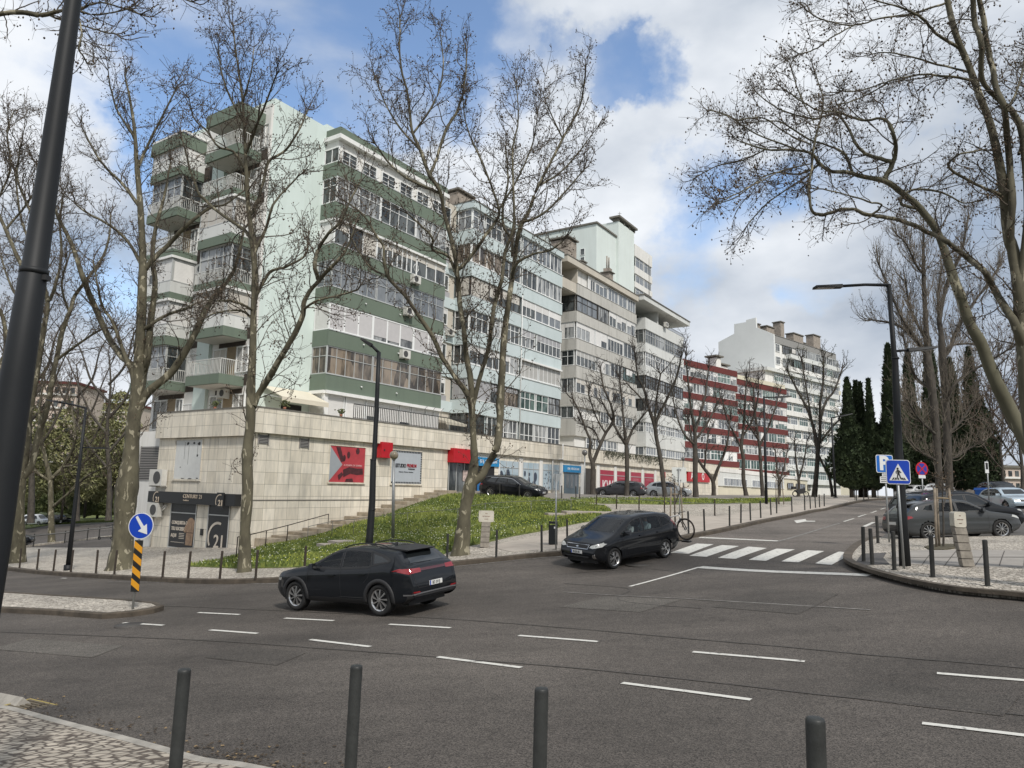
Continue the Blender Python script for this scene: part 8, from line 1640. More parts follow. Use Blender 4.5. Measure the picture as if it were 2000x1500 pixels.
simple_car('parked_car', 'dark car parked behind the pale blue grey hatchback', blk, 'suv', wp(1955, 975, 53)[:2], R_(-100), G1, .4, Hh=1.75, L=4.6)
white = paint('white_paint', (.70, .71, .72), .35, .0)
G2 = 'white cars parked across the top of the street'
simple_car('parked_car', 'white hatchback at the top of the street, nose to the left', white, 'hatch', wp(1783, 970, 76)[:2], R_(205), G2, .4, Hh=1.45, L=4.1)
simple_car('parked_car', 'white crossover partly behind the pollarded trunks at the top of the street', white, 'suv', wp(1838, 970, 73)[:2], R_(40), G2, .4, Hh=1.62, L=4.4)
G3 = 'cars parked in front of the shops'
simple_car('parked_car', 'black estate car parked before the blue signed shop, nose to the right', blk, 'estate', wp(1003, 972, 50.5)[:2], R_(-24), G3, .6, 'multi', plate='60 IN 17', L=4.65, Hh=1.47)
simple_car('parked_car', 'dark grey estate parked before the crimson windows, nose to the left', paint('dark_grey_paint', (.035, .036, .04), .3, .5), 'estate', wp(1211, 968, 66)[:2], R_(158), G3, .5, L=4.65, Hh=1.45)
simple_car('parked_car', 'silver hatchback parked nose right beside the dark grey estate', paint('silver_paint', (.42, .44, .45), .3, .6), 'hatch', wp(1306, 969, 66)[:2], R_(-16), G3, .5, L=4.25, Hh=1.47)
simple_car('parked_van', 'small white van with side windows parked beyond the lower street', white, 'van', wp(72, 1016, 122)[:2], R_(-12), None, .4, L=4.3, Hh=1.8)
simple_car('parked_car', 'dark car half hidden behind the park tree beyond the lower street', blk, 'hatch', wp(115, 1017, 128)[:2], R_(-12), None, .3)
simple_car('parked_car', 'dark car at the left frame edge behind the near lamp post', blk, 'estate', wp(2, 1058, 55)[:2], R_(20), None, .4)
# == STREET FURNITURE
M_POLE = mat('dark_grey_steel', (.012, .0135, .0155), .55, 0, vary=.12, spec=.3); M_GALV = mat('galvanised', (.30, .31, .31), .45, .6, vary=.12, vscale=6); M_BOL = mat('bollard_grey', (.034, .034, .032), .6, 0, vary=.3, vscale=4, spec=.3)
M_BROWNS = mat('bollard_brown', (.042, .033, .026), .6, 0, vary=.25, vscale=4, spec=.3)
M_SBLUE = mat('sign_face_blue', (.004, .045, .38), .4); M_SWH = mat('sign_face_white', (.62, .63, .63), .45); M_SRED = mat('sign_face_red', (.42, .01, .02), .4); M_SBK = mat('sign_face_black', (.012, .012, .012), .5); M_SORG = mat('sign_face_amber', (.60, .27, .015), .45); M_BACK = mat('sign_back', (.42, .44, .44), .4, .4)
def surf(u, v, off=OFF): return gp(u, v, off)
# --- lamp posts
def lamp(name, label, path, arms, Y=None, dz=.0, group=None, rings=(), n=14, heads=()):
 """path: [(u, v, width_px)] at depth Y; arms/heads: lists of pixel paths"""
 W_ = [wp(u, v, Y) for u, v, _ in path]; o = W_[0]; root = empty(name, tuple(o), 0, label, 'street lamp', group)
 mb = MB(); mb.tube([p - o for p in W_], [w_ * Y / FPX / 2 for _, _, w_ in path], n); mb.cyl(0, 0, -.3, .06, path[0][2] * Y / FPX * .8, n=n); mb.build('post', M_POLE, root)
 for (u, v, w_) in rings: p = wp(u, v, Y) - o; mb = MB(); mb.tube([p - [0, 0, .02], p + [0, 0, .02]], w_ * Y / FPX / 2, n); mb.build('collar', M_POLE, root)
 for a in arms: mb = MB(); P = [wp(u, v, Y) - o for u, v, _ in a]; mb.tube(P, [w_ * Y / FPX / 2 for _, _, w_ in a], 8); ar = mb.build('arm', M_POLE, root)
 for (u0, v0, u1, v1, th) in heads:
  a, b_ = wp(u0, v0, Y) - o, wp(u1, v1, Y) - o; d = (b_ - a); ln = np.linalg.norm(d); d /= ln; sd_ = np.cross(d, [0, 0, 1.0]); sd_ /= np.linalg.norm(sd_); up_ = np.cross(sd_, d); t_ = th * Y / FPX / 2
  vs = [a - sd_ * .09 - up_ * t_, a + sd_ * .09 - up_ * t_, b_ + sd_ * .15 - up_ * t_ * .6, b_ - sd_ * .15 - up_ * t_ * .6, a - sd_ * .07 + up_ * t_, a + sd_ * .07 + up_ * t_, b_ + sd_ * .12 + up_ * t_ * .5, b_ - sd_ * .12 + up_ * t_ * .5]
  hb = MB(); hb.add(vs, [(0, 3, 2, 1), (4, 5, 6, 7), (0, 1, 5, 4), (1, 2, 6, 5), (2, 3, 7, 6), (3, 0, 4, 7)]); hd_ = hb.build('lamp_head', M_POLE, root, fixn=True)
  c0 = a + d * ln * .3; gb = MB(); gb.add([c0 - sd_ * .08 - up_ * (t_ + .004), c0 + sd_ * .08 - up_ * (t_ + .004), b_ - d * .04 + sd_ * .11 - up_ * (t_ * .75 + .004), b_ - d * .04 - sd_ * .11 - up_ * (t_ * .75 + .004)], [(0, 1, 2, 3)]); gb.build('diffuser', mat('led_glass', (.35, .36, .36), .2), hd_)
 return root
r = lamp('street_lamp', 'huge dark lamp post close to the camera at the left edge', [(-118, 1640, 74), (-84, 1450, 70), (-19, 1080, 63), (31, 750, 57), (66, 531, 49), (67, 529, 46), (105, 265, 39), (143, 0, 31), (185, -300, 24), (225, -600, 18)], [], Y=5.2, rings=[(66.5, 531, 52)], n=28)
mb = MB(); p = wp(91, 543, 5.2) - wp(-118, 1640, 5.2); mb.box(p[0] - .03, p[0] + .015, p[1] - .03, p[1] + .03, p[2] - .02, p[2] + .02); mb.build('sensor_box', M_PLAS, r)
lamp('street_lamp', 'slim dark lamp post with two arms on the lower left pavement', [(133, 1106, 9), (144, 1010, 7.5), (155, 910, 6), (168, 796, 4.5)], [[(168, 797, 4), (145, 791, 3.5), (118, 786, 3)], [(162, 874, 2.5), (190, 875, 2.5)]], Y=31, heads=[(118, 786, 92, 781, 4), (185, 875, 208, 875, 3.5)])
lamp('street_lamp', 'dark lamp post with bent arm rising behind the navy crossover', [(718, 1086, 15), (722, 1050, 14), (727, 980, 12.5), (729, 900, 11.5), (731, 895, 9.5), (737, 760, 8.5), (740, 688, 8)], [[(740, 689, 6), (724, 673, 5)]], Y=27, rings=[(726.5, 995, 14), (729, 898, 12.5)], heads=[(726, 675, 706, 662, 8)])
lamp('street_lamp', 'tall dark two armed lamp post beside the pedestrian crossing sign', [(1768, 1111, 21), (1762, 1000, 17), (1754, 860, 15), (1748, 700, 12), (1746, 688, 10), (1736, 556, 9)], [[(1738, 557, 7), (1690, 556, 6), (1640, 559, 6)], [(1747, 686, 5), (1780, 683, 5)]], Y=17.8, rings=[(1748.5, 700, 15)], heads=[(1644, 559, 1591, 561, 7), (1772, 684, 1826, 679, 7)])
lamp('street_lamp', 'tall distant two armed lamp post in front of the red block', [(1497, 990, 6), (1495, 900, 5), (1492, 774, 3.5)], [[(1492, 776, 2.6), (1520, 776, 2.4)], [(1494, 832, 2.2), (1480, 831, 2.2)]], Y=52, heads=[(1515, 776, 1545, 774, 4), (1484, 831, 1466, 831, 3)])
lamp('street_lamp', 'far lamp post with one arm beside the leftmost cypress', [(1632, 972, 5), (1628, 900, 4), (1624, 815, 3)], [[(1624, 816, 2.2), (1645, 812, 2)]], Y=70, heads=[(1640, 813, 1664, 808, 3)])
def globe(label, ub, vb, ug, vg, r, Y, dark=False):
 b_ = wp(ub, vb, Y); g_ = wp(ug, vg, Y) - b_; root = empty('globe_lamp', tuple(b_), 0, label, 'street lamp', 'globe lamps on grey posts'); R = r * Y / FPX
 MB().tube([(0, 0, -.3), g_ - [0, 0, R * .9]], [.075, .05], 10).build('post', M_GALV, root)
 V = []; F = []
 for i in range(13):
  for j in range(20): t, q = math.pi * i / 12, 2 * math.pi * j / 20; V.append(g_ + R * np.array([math.sin(t) * math.cos(q), math.sin(t) * math.sin(q), math.cos(t)]))
 F = [(i * 20 + j, i * 20 + (j + 1) % 20, (i + 1) * 20 + (j + 1) % 20, (i + 1) * 20 + j) for i in range(12) for j in range(20)]
 mb = MB(); mb.add(V, F, 0, True); mb.build('globe', mat('smoked_globe' if not dark else 'smoked_globe_dark', (.24, .20, .14) if not dark else (.12, .115, .11), .12, coat=.6), root, fixn=True)
 MB().tube([g_ - [0, 0, R * 1.15], g_ - [0, 0, R * .8]], [.07, .10], 10).build('collar', M_GALV, root)
globe('brown glass globe lamp on a grey post on the grass slope', 768, 1037, 769.5, 889, 8.6, 31)
globe('globe lamp on a post in front of the grey door', 1142, 972, 1142, 884, 5.6, 57, True)
globe('small far globe lamp among the plaza trees', 1335, 975, 1334, 896, 3.6, 72, True)
# --- bollards
def bollard_mesh(r=.038, h=.9, top=.02):
 mb = MB(); pr = [(r * 1.5, -.02), (r * 1.5, .012), (r, .014), (r, h - top), (r * .93, h - top * .35), (r * .6, h), (.0001, h + .002)]; n = 14
 mb.add([(q * math.cos(2 * math.pi * k / n), q * math.sin(2 * math.pi * k / n), z) for q, z in pr for k in range(n)], [(i * n + k, i * n + (k + 1) % n, (i + 1) * n + (k + 1) % n, (i + 1) * n + k) for i in range(len(pr) - 1) for k in range(n)], 0, False)
 return mb
def side_word(k, n): return 'first' if k == 0 else ('last' if k == n - 1 else ['second', 'third', 'fourth', 'fifth', 'sixth', 'seventh', 'eighth', 'ninth', 'tenth', 'eleventh', 'twelfth', 'thirteenth', 'fourteenth', 'fifteenth', 'sixteenth', 'seventeenth'][k - 1])
bm1 = bollard_mesh().build('bollard', M_BOL); src = bm1
def bollards(px, fmt, group, h=1.0, off=OFF, m=None, r=1.0, tilt=0):
 global src
 rng = random.Random(len(px)); n = len(px)
 for k, (u, v) in enumerate(px):
  o = bm1 if src is bm1 and not bm1.get('label') else bm1.copy()
  if o is not bm1: COL.objects.link(o)
  if m is not None and o is not bm1: o.data = m
  p = gp(u, v, off); o.location = tuple(p); o.scale = (r, r, h); o.rotation_euler = (R_(rng.uniform(-1.5, 1.5)), R_(rng.uniform(-1.5, 1.5)) + tilt, 0)
  tag(o, fmt.format(side_word(k, n)), 'bollard', group)
bollards([(1687, 1097), (1704, 1103), (1715, 1061), (1747, 1113), (1822, 1127), (1929, 1144)], '{} dark bollard from the left on the right hand corner pavement', 'bollards on the right hand corner', h=1.0, r=1.25)
brown = bollard_mesh().build('tmp', M_BROWNS); brm = brown.data; bpy.data.objects.remove(brown)
bollards([(14, 1108), (38, 1110), (72, 1113), (104, 1116), (138, 1118), (187, 1120), (223, 1122)], '{} bollard from the left along the far kerb at the left', 'bollards along the far kerb', m=brm)
bollards([(317, 1129), (367, 1131), (429, 1132), (499, 1131), (594, 1122)], '{} bollard right of the striped post along the far kerb', 'bollards along the far kerb', m=brm)
bollards([(873, 1096), (969, 1089), (1058, 1078)], '{} bollard between the two moving cars on the far kerb', 'bollards along the far kerb')
bollards([(1108, 1062), (1345, 1043), (1376, 1037), (1425, 1028), (1447, 1022), (1466, 1017), (1486, 1012), (1506, 1006), (1517, 1003), (1547, 1000), (1572, 997), (1583, 994), (1593, 992), (1601, 991), (1610, 989)], '{} bollard up the side street kerb, counted from the people carrier', 'bollards up the side street')
bollards([(1670, 975.5), (1673, 977.5), (1687, 975.5), (1696, 974.5), (1715, 973.5)], '{} of the far bollards at the top of the side street', 'far bollards at the top of the street')
bollards([(1165, 986), (1204, 994), (1248, 996), (1298, 1000), (1396, 1007)], '{} post of the plaza edge railing', 'posts along the plaza edge', m=brm)
bollards([(939, 972), (976, 970), (1014, 974), (1049, 974), (1097, 974), (1125, 975), (1132, 976)], '{} bollard from the left along the upper parking strip', 'bollards along the upper parking')
bollards([(65, 1067), (126, 1060.5), (170, 1054.5), (193, 1051.5)], '{} bollard from the left beside the lower street', 'bollards beside the lower street')
def near_post(u, v, wpx, label):
 Y = .080 * FPX / wpx; t = wp(u, v, Y); g_ = H(t[0], t[1]) + .09; o = bm1.copy(); COL.objects.link(o); me = MB(); rr_ = .040; hh = t[2] - g_
 pr = [(rr_, -.1), (rr_, hh - .022), (rr_ * .97, hh - .010), (rr_ * .86, hh - .002), (rr_ * .5, hh + .002), (.0001, hh + .003)]; n = 40
 me.add([(q * math.cos(2 * math.pi * k / n), q * math.sin(2 * math.pi * k / n), z) for q, z in pr for k in range(n)], [(i * n + k, i * n + (k + 1) % n, (i + 1) * n + (k + 1) % n, (i + 1) * n + k) for i in range(len(pr) - 1) for k in range(n)], 0, True)
 tmp = me.build('tmp', mat('bollard_near', (.031, .033, .032), .5, 0, vary=.35, vscale=7, bump=.08, bscale=120, spec=.35)); o.data = tmp.data; bpy.data.objects.remove(tmp); o.location = (t[0], t[1], g_); o.scale = (1, 1, 1); o.rotation_euler = (0, R_(.5), 0)
 tag(o, label, 'bollard', 'near bollards at the bottom of the view')
near_post(358, 1306, 23.5, 'near grey bollard at the bottom left, beside the cobbles'); near_post(694, 1299, 22.5, 'near grey bollard at the bottom, left of the middle')
near_post(1055, 1343, 26.0, 'near grey bollard at the bottom, right of the middle'); near_post(1588, 1401, 35.0, 'largest near grey bollard at the bottom right')
# --- rails
def rail(name, label, px, h=.85, r=.018, posts=True, m=None, off=OFF + .06, cat='handrail'):
 P = [gp(u, v, off) for u, v in px]; root = empty(name, tuple(P[0]), 0, label, cat); Q = smooth_line([p + [0, 0, h] for p in P], 3)
 MB().tube([q - P[0] for q in Q], r, 6).build('rail', m or M_RAILG, root)
 if posts:
  for p in P: MB().tube([p - P[0] - [0, 0, .1], p - P[0] + [0, 0, h]], r * 1.05, 6).build('post', m or M_RAILG, root)
rail('handrail', 'brown handrail at the foot of the steps beside the marble wall', [(461, 1091), (486, 1084), (518, 1073), (560, 1060), (640, 1035)], .9, .024, m=M_BROWNS)
rail('handrail', 'thin dark handrail across the grass slope', [(600, 1062), (648, 1050), (690, 1046), (795, 1033), (893, 1025), (947, 1013), (1037, 1008), (1115, 1006), (1162, 995)], .85, .014)
rail('handrail', 'thin low rail along the plaza edge behind the people carrier', [(1165, 986), (1204, 994), (1248, 996), (1298, 1000), (1396, 1007), (1450, 1004)], .62, .018, False)
rail('guard_rail', 'low dark guard rail beside the lower street', [(20, 1076), (65, 1068), (126, 1061), (170, 1055), (193, 1052), (226, 1048)], .75, .05, False)
# --- steps beside the marble wall
st = empty('stairs', tuple(fp(24.6, 31.6, -3.5)), A1, 'shallow stone steps climbing beside the marble wall', 'stairs')
n_st = 15
for i in range(n_st):
 s0 = 24.7 + i * 1.05; z = H(*fp(s0 + .5, 31.0)[:2]) + OFF + .24; mb = MB(); mb.box(s0 - 24.6, s0 - 24.6 + 1.0, -.6, .66, z + 3.5 - .5, z + 3.5 + .07)
 mb.build('step', mat('worn_step', (.34, .29, .22), .9, vary=.35, vscale=2.5), st)
for (u, v) in [(690, 1057), (720, 1052)]: pass
p = gp(690, 1060, OFF + .1); mb = MB(); mb.box(-1.0, 1.4, -.5, .6, -.2, .10); mb.box(-1.6, -1.0, -.5, .5, -.3, -.02); o = mb.build('concrete_steps', M_SLAB); o.location = tuple(p); o.rotation_euler = (0, 0, R_(35)); tag(o, 'short flight of concrete steps sunk in the grass slope', 'steps')
p = gp(1175, 1002, OFF + .1); mb = MB(); mb.box(-2.2, 1.6, -.6, .7, -.2, .08); mb.box(-3.2, -2.2, -.5, .5, -.3, -.05); o = mb.build('concrete_steps', M_SLAB); o.location = tuple(p); o.rotation_euler = (0, 0, R_(10)); tag(o, 'pale concrete landing at the upper end of the grass slope', 'steps')
# --- signs
def facing(p, extra=0): return math.atan2(-p[0], p[1]) * .0 + extra
def sign_root(name, label, u, v, Y, rz=0, off=None, cat='road sign'):
 p = wp(u, v, Y); return empty(name, tuple(p), rz, label, cat), p
def disc(mb, cx, cz, r, y, n=40, mi=0): mb.prism([(cx + r * math.cos(t), cz + r * math.sin(t)) for t in np.linspace(0, 2 * math.pi, n + 1)[:-1]], y, y + .004, 'y', mi)
def rrect(x0, x1, z0, z1, r, n=5):
 o = []
 for cx, cz, a in ((x1 - r, z1 - r, 0), (x0 + r, z1 - r, 90), (x0 + r, z0 + r, 180), (x1 - r, z0 + r, 270)):
  for k in range(n + 1): t = R_(a + 90 * k / n); o.append((cx + r * math.cos(t), cz + r * math.sin(t)))
 return o
b_ = gp(258, 1190, .12); Y = b_[1]; r = empty('keep_right_sign', tuple(b_), R_(-4), 'round blue keep right arrow sign above a black and amber striped panel', 'road sign'); top_ = wp(275, 1000, Y) - b_
c_, s_ = math.cos(R_(4)), math.sin(R_(4)); k_ = Y / FPX
MB().tube([(0, .03, -.2), (top_[0], .03, top_[2])], .028, 10).build('post', M_GALV, r)
cx, cz = (wp(276, 1027, Y) - b_)[[0, 2]]; R = 25 * k_
mb = MB(); disc(mb, cx, cz, R, -.012); d_ = mb.build('sign_face', M_SWH, r, fixn=True); mb = MB(); disc(mb, cx, cz, R * .93, -.018); mb.build('blue_field', M_SBLUE, d_, fixn=True)
ar = [(-.62, .60), (-.46, .75), (.18, .10), (.40, .32), (.52, -.62), (-.42, -.45), (-.0, -.13)]
ar = [(cx + a * R * .95, cz + q * R * .95) for a, q in [(-.50, .68), (-.33, .80), (.27, -.02), (.50, .17), (.60, -.66), (-.20, -.42), (.07, -.20)]]
mb = MB(); mb.prism(ar, -.026, -.020, 'y'); mb.build('arrow', M_SWH, d_, fixn=True)
pz0, pz1 = (wp(264, 1156, Y) - b_)[2], (wp(272, 1055, Y) - b_)[2]; px0, px1 = (wp(255, 1156, Y) - b_)[0], (wp(272, 1156, Y) - b_)[0]; sh = (wp(280, 1056, Y) - wp(271.5, 1156, Y))[0]
def lean(z): return sh * (z - pz0) / (pz1 - pz0)
mb = MB(); mb.prism([(px0, pz0), (px1, pz0), (px1 + sh, pz1), (px0 + sh, pz1)], -.012, -.006, 'y'); pn = mb.build('marker_panel', M_SBK, r, fixn=True)
mb = MB(); hh = pz1 - pz0; st_ = hh / 4.15
for i in range(4):
 z0 = pz0 + st_ * (i + .48); zz = [z0 + st_ * .1, z0 - st_ * .42, z0 + st_ * .1, z0 + st_ * .62]
 mb.prism([(px0 + lean(zz[0]), zz[0]), (px1 + lean(zz[1]), zz[1]), (px1 + lean(zz[2]), zz[2]), (px0 + lean(zz[3]), zz[3])], -.020, -.014, 'y')
mb.build('stripes', M_SORG, pn, fixn=True)
b_ = gp(1765, 1111, OFF); Y = b_[1]; k_ = Y / FPX; r = empty('pedestrian_crossing_sign', tuple(b_), 0, 'square blue pedestrian crossing sign on a grey post', 'road sign'); tp = wp(1750, 905, Y) - b_
MB().tube([(0, -.02, -.1), (tp[0], -.02, tp[2])], .030, 10).build('post', M_GALV, r)
cx, cz = (wp(1751, 922, Y) - b_)[[0, 2]]; q = 23.5 * k_
mb = MB(); mb.prism(rrect(cx - q, cx + q, cz - q, cz + q, .07), -.075, -.065, 'y'); f_ = mb.build('sign_face', M_SWH, r, fixn=True)
mb = MB(); mb.prism(rrect(cx - q * .94, cx + q * .94, cz - q * .94, cz + q * .94, .06), -.080, -.0755, 'y'); mb.build('blue_field', M_SBLUE, f_, fixn=True)
mb = MB(); mb.prism([(cx - q * .78, cz - q * .70), (cx + q * .80, cz - q * .70), (cx - q * .0, cz + q * .68)], -.085, -.0805, 'y'); mb.build('white_triangle', M_SWH, f_, fixn=True)
mb = MB(); S_ = lambda pts: [(cx + a * q, cz + e * q) for a, e in pts]
mb.prism(S_([(-.06 + .09 * math.cos(t), .27 + .09 * math.sin(t)) for t in np.linspace(0, 6.28, 13)[:-1]]), -.090, -.0855, 'y')
for pts in ([(-.14, .16), (.06, .17), (.10, -.02), (.08, -.18), (-.10, -.18), (-.10, .0)], [(.04, .16), (.24, -.04), (.20, -.10), (.05, .04)], [(-.12, .14), (-.24, .02), (-.20, -.14), (-.14, -.12), (-.16, .0)],
   [(-.10, -.16), (.02, -.16), (-.06, -.40), (-.12, -.62), (-.22, -.62), (-.14, -.38)], [(.0, -.16), (.09, -.16), (.16, -.36), (.26, -.60), (.16, -.62), (.07, -.40)],
   [(-.58, -.64), (-.44, -.64), (-.34, -.46), (-.44, -.46)], [(-.38, -.64), (-.26, -.64), (-.2, -.46), (-.28, -.46)], [(.30, -.64), (.42, -.64), (.34, -.46), (.24, -.46)], [(.46, -.64), (.60, -.64), (.46, -.46), (.38, -.46)], [(-.08, -.64), (.04, -.64), (.02, -.46), (-.04, -.46)]): mb.prism(S_(pts), -.090, -.0855, 'y')
mb.build('walking_figure', M_SBK, f_, fixn=True)
b_ = gp(1737, 1059, OFF); Y = b_[1]; k_ = Y / FPX; r = empty('parking_sign', tuple(b_), R_(5), 'blue P parking sign with two small plates behind the crossing sign', 'road sign'); tp = wp(1727, 895, Y) - b_
MB().tube([(0, 0, -.1), (tp[0], 0, tp[2])], .030, 8).build('post', M_GALV, r)
cx, cz = (wp(1725.5, 906, Y) - b_)[[0, 2]]; q = 17.3 * k_
mb = MB(); mb.prism(rrect(cx - q, cx + q, cz - q, cz + q, .06), -.055, -.045, 'y'); f_ = mb.build('sign_face', M_SWH, r, fixn=True)
mb = MB(); mb.prism(rrect(cx - q * .93, cx + q * .93, cz - q * .93, cz + q * .93, .05), -.060, -.0555, 'y'); mb.build('blue_field', mat('sign_face_blue_light', (.006, .11, .42), .4), f_, fixn=True)
vs, fs = text_mesh('P', q * 2.1, .002, .03); mb = MB(); mb.add([(cx - q * .1 + x, -.064 - z, cz + y) for x, y, z in vs], fs); mb.build('letter', M_SWH, f_)
for v0, v1, u0, u1 in [(925, 930, 1721, 1732), (931, 943, 1717, 1735)]:
 a, e = wp(u0, v1, Y) - b_, wp(u1, v0, Y) - b_; mb = MB(); mb.box(a[0], e[0], -.05, -.04, a[2], e[2]); pl_ = mb.build('plate', M_SWH, r); mb = MB()
 for i in range(3 if v0 > 930 else 1): z = a[2] + (e[2] - a[2]) * (i + .7) / (3.4 if v0 > 930 else 1.6); mb.box(a[0] + .03, e[0] - .03, -.054, -.0505, z - .012, z + .012)
 mb.build('plate_print', M_SBK, pl_)
Y = 33; b_ = wp(1806, 1024, Y); b_[2] = H(b_[0], b_[1]) + .05; k_ = Y / FPX; r = empty('no_stopping_sign', tuple(b_), R_(10), 'round red and blue no stopping sign with a small plate', 'road sign'); tp = wp(1799, 900, Y) - b_
MB().tube([(0, 0, -.1), (tp[0], 0, tp[2])], .030, 8).build('post', M_GALV, r); cx, cz = (wp(1799, 916, Y) - b_)[[0, 2]]; R = 13.6 * k_
mb = MB(); disc(mb, cx, cz, R, -.045); f_ = mb.build('sign_face', M_SRED, r, fixn=True); mb = MB(); disc(mb, cx, cz, R * .80, -.0505); mb.build('blue_field', mat('sign_face_navy', (.02, .035, .30), .4), f_, fixn=True)
mb = MB()
for a in (45, 135): t = R_(a); dx, dz = math.cos(t), math.sin(t); nx_, nz = -dz * R * .09, dx * R * .09; mb.prism([(cx - dx * R * .8 + nx_, cz - dz * R * .8 + nz), (cx - dx * R * .8 - nx_, cz - dz * R * .8 - nz), (cx + dx * R * .8 - nx_, cz + dz * R * .8 - nz), (cx + dx * R * .8 + nx_, cz + dz * R * .8 + nz)], -.057 - (a > 90) * .003, -.0515, 'y')
mb.build('red_cross', M_SRED, f_, fixn=True)
a, e = wp(1792, 934, Y) - b_, wp(1807, 928, Y) - b_; mb = MB(); mb.box(a[0], e[0], -.05, -.04, a[2], e[2]); mb.build('plate', M_SWH, r)
b_ = gp(1328, 1016, OFF); Y = b_[1]; r = empty('rectangular_sign', tuple(b_), R_(-6), 'blank back of a white rectangular sign on a grey post behind the people carrier', 'road sign'); tp = wp(1326, 915, Y) - b_
MB().tube([(0, 0, -.1), (tp[0], 0, tp[2])], .035, 8).build('post', M_GALV, r); a, e = wp(1313, 942, Y) - b_, wp(1340, 913, Y) - b_; mb = MB(); mb.prism(rrect(a[0], e[0], a[2], e[2], .05), .04, .05, 'y'); mb.build('sign_panel', mat('sign_panel_back', (.55, .57, .55), .45), r, fixn=True)
for f in (.15, .85): mb = MB(); z = a[2] + (e[2] - a[2]) * f; mb.box(a[0] + .25, e[0] - .25, .0, .039, z - .02, z + .02); mb.build('clamp', M_GALV, r)
b_ = gp(1086, 1073, OFF); Y = b_[1]; r = empty('give_way_sign', tuple(b_), R_(-4), 'grey back of a triangular give way sign on a thin post beside the litter bin', 'road sign'); tp = wp(1086, 926, Y) - b_
MB().tube([(0, 0, -.1), (tp[0], 0, tp[2])], .028, 8).build('post', M_GALV, r); P3 = [(wp(u, v, Y) - b_)[[0, 2]] for u, v in [(1078.5, 926), (1097, 924.5), (1087, 948)]]; mb = MB(); mb.prism([tuple(p) for p in P3], .035, .043, 'y'); mb.build('sign_panel', M_BACK, r, fixn=True)
Y = 42; b_ = wp(1932, 985, Y); r = empty('bus_stop_sign', tuple(b_), R_(20), 'small white stop sign plate on a post before the blue bin', 'road sign'); tp = wp(1928, 900, Y) - b_
MB().tube([(0, 0, -.3), (tp[0], 0, tp[2])], .035, 8).build('post', M_GALV, r); a, e = wp(1921, 924, Y) - b_, wp(1929, 902, Y) - b_; mb = MB(); mb.box(a[0], e[0], -.06, -.04, a[2], e[2]); f_ = mb.build('sign_face', M_SWH, r); mb = MB(); mb.box(a[0] + .05, e[0] - .05, -.066, -.061, a[2] + .22, e[2] - .06); mb.build('bus_symbol', M_SBK, f_)
Y = 40; b_ = wp(33, 1075, Y); r = empty('pedestrian_crossing_sign', tuple(b_), R_(10), 'small blue crossing sign peeking out from behind the near lamp post', 'road sign'); mb = MB(); tp = wp(31, 996, Y) - b_; MB().tube([(0, 0, -.5), (tp[0], 0, tp[2])], .03, 8).build('post', M_GALV, r)
a, e = wp(12, 1020, Y) - b_, wp(33, 996, Y) - b_; mb = MB(); mb.prism(rrect(a[0], e[0], a[2], e[2], .05), -.05, -.04, 'y'); f_ = mb.build('sign_face', M_SBLUE, r, fixn=True); mb = MB(); w2 = (e[0] - a[0]); mb.prism([(a[0] + .12 * w2, a[2] + .12 * w2), (e[0] - .12 * w2, a[2] + .12 * w2), (a[0] + w2 / 2, e[2] - .15 * w2)], -.055, -.0505, 'y'); mb.build('white_triangle', M_SWH, f_, fixn=True)
b_ = gp(1080, 1064, OFF); Y = b_[1]; r = empty('litter_bin', tuple(b_), R_(-5), 'tall dark grey litter bin beside the thin sign post', 'litter bin'); w2 = 17 * Y / FPX / 2; hh = 44 * Y / FPX
mb = MB(); mb.prism(rrect(-w2, w2, -w2 * .8, w2 * .8, .05), .03, hh * .84, 'z'); mb.build('body', M_POLE, r, fixn=True); mb = MB(); mb.prism(rrect(-w2 * .98, w2 * .98, -w2 * .78, w2 * .78, .05), hh * .90, hh, 'z'); mb.build('lid', M_POLE, r, fixn=True)
for sx in (-1, 1): mb = MB(); mb.box(sx * w2 * .9 - .015, sx * w2 * .9 + .015, -w2 * .6, w2 * .6, hh * .84, hh * .90); mb.build('lid_support', M_POLE, r)
MB().box(-w2 * .8, w2 * .8, -w2 * .6, w2 * .6, 0, .03).build('foot', M_PLAS, r); MB().box(w2 * .2, w2 * .7, -w2 * .8 - .008, -w2 * .8 - .002, hh * .70, hh * .78).build('emblem', M_SWH, r)
stone = mat('stone_marker', (.26, .235, .20), .9, vary=.3, vscale=6, bump=.3); plq = mat('stone_plaque', (.50, .47, .40), .8, vary=.15, vscale=5)
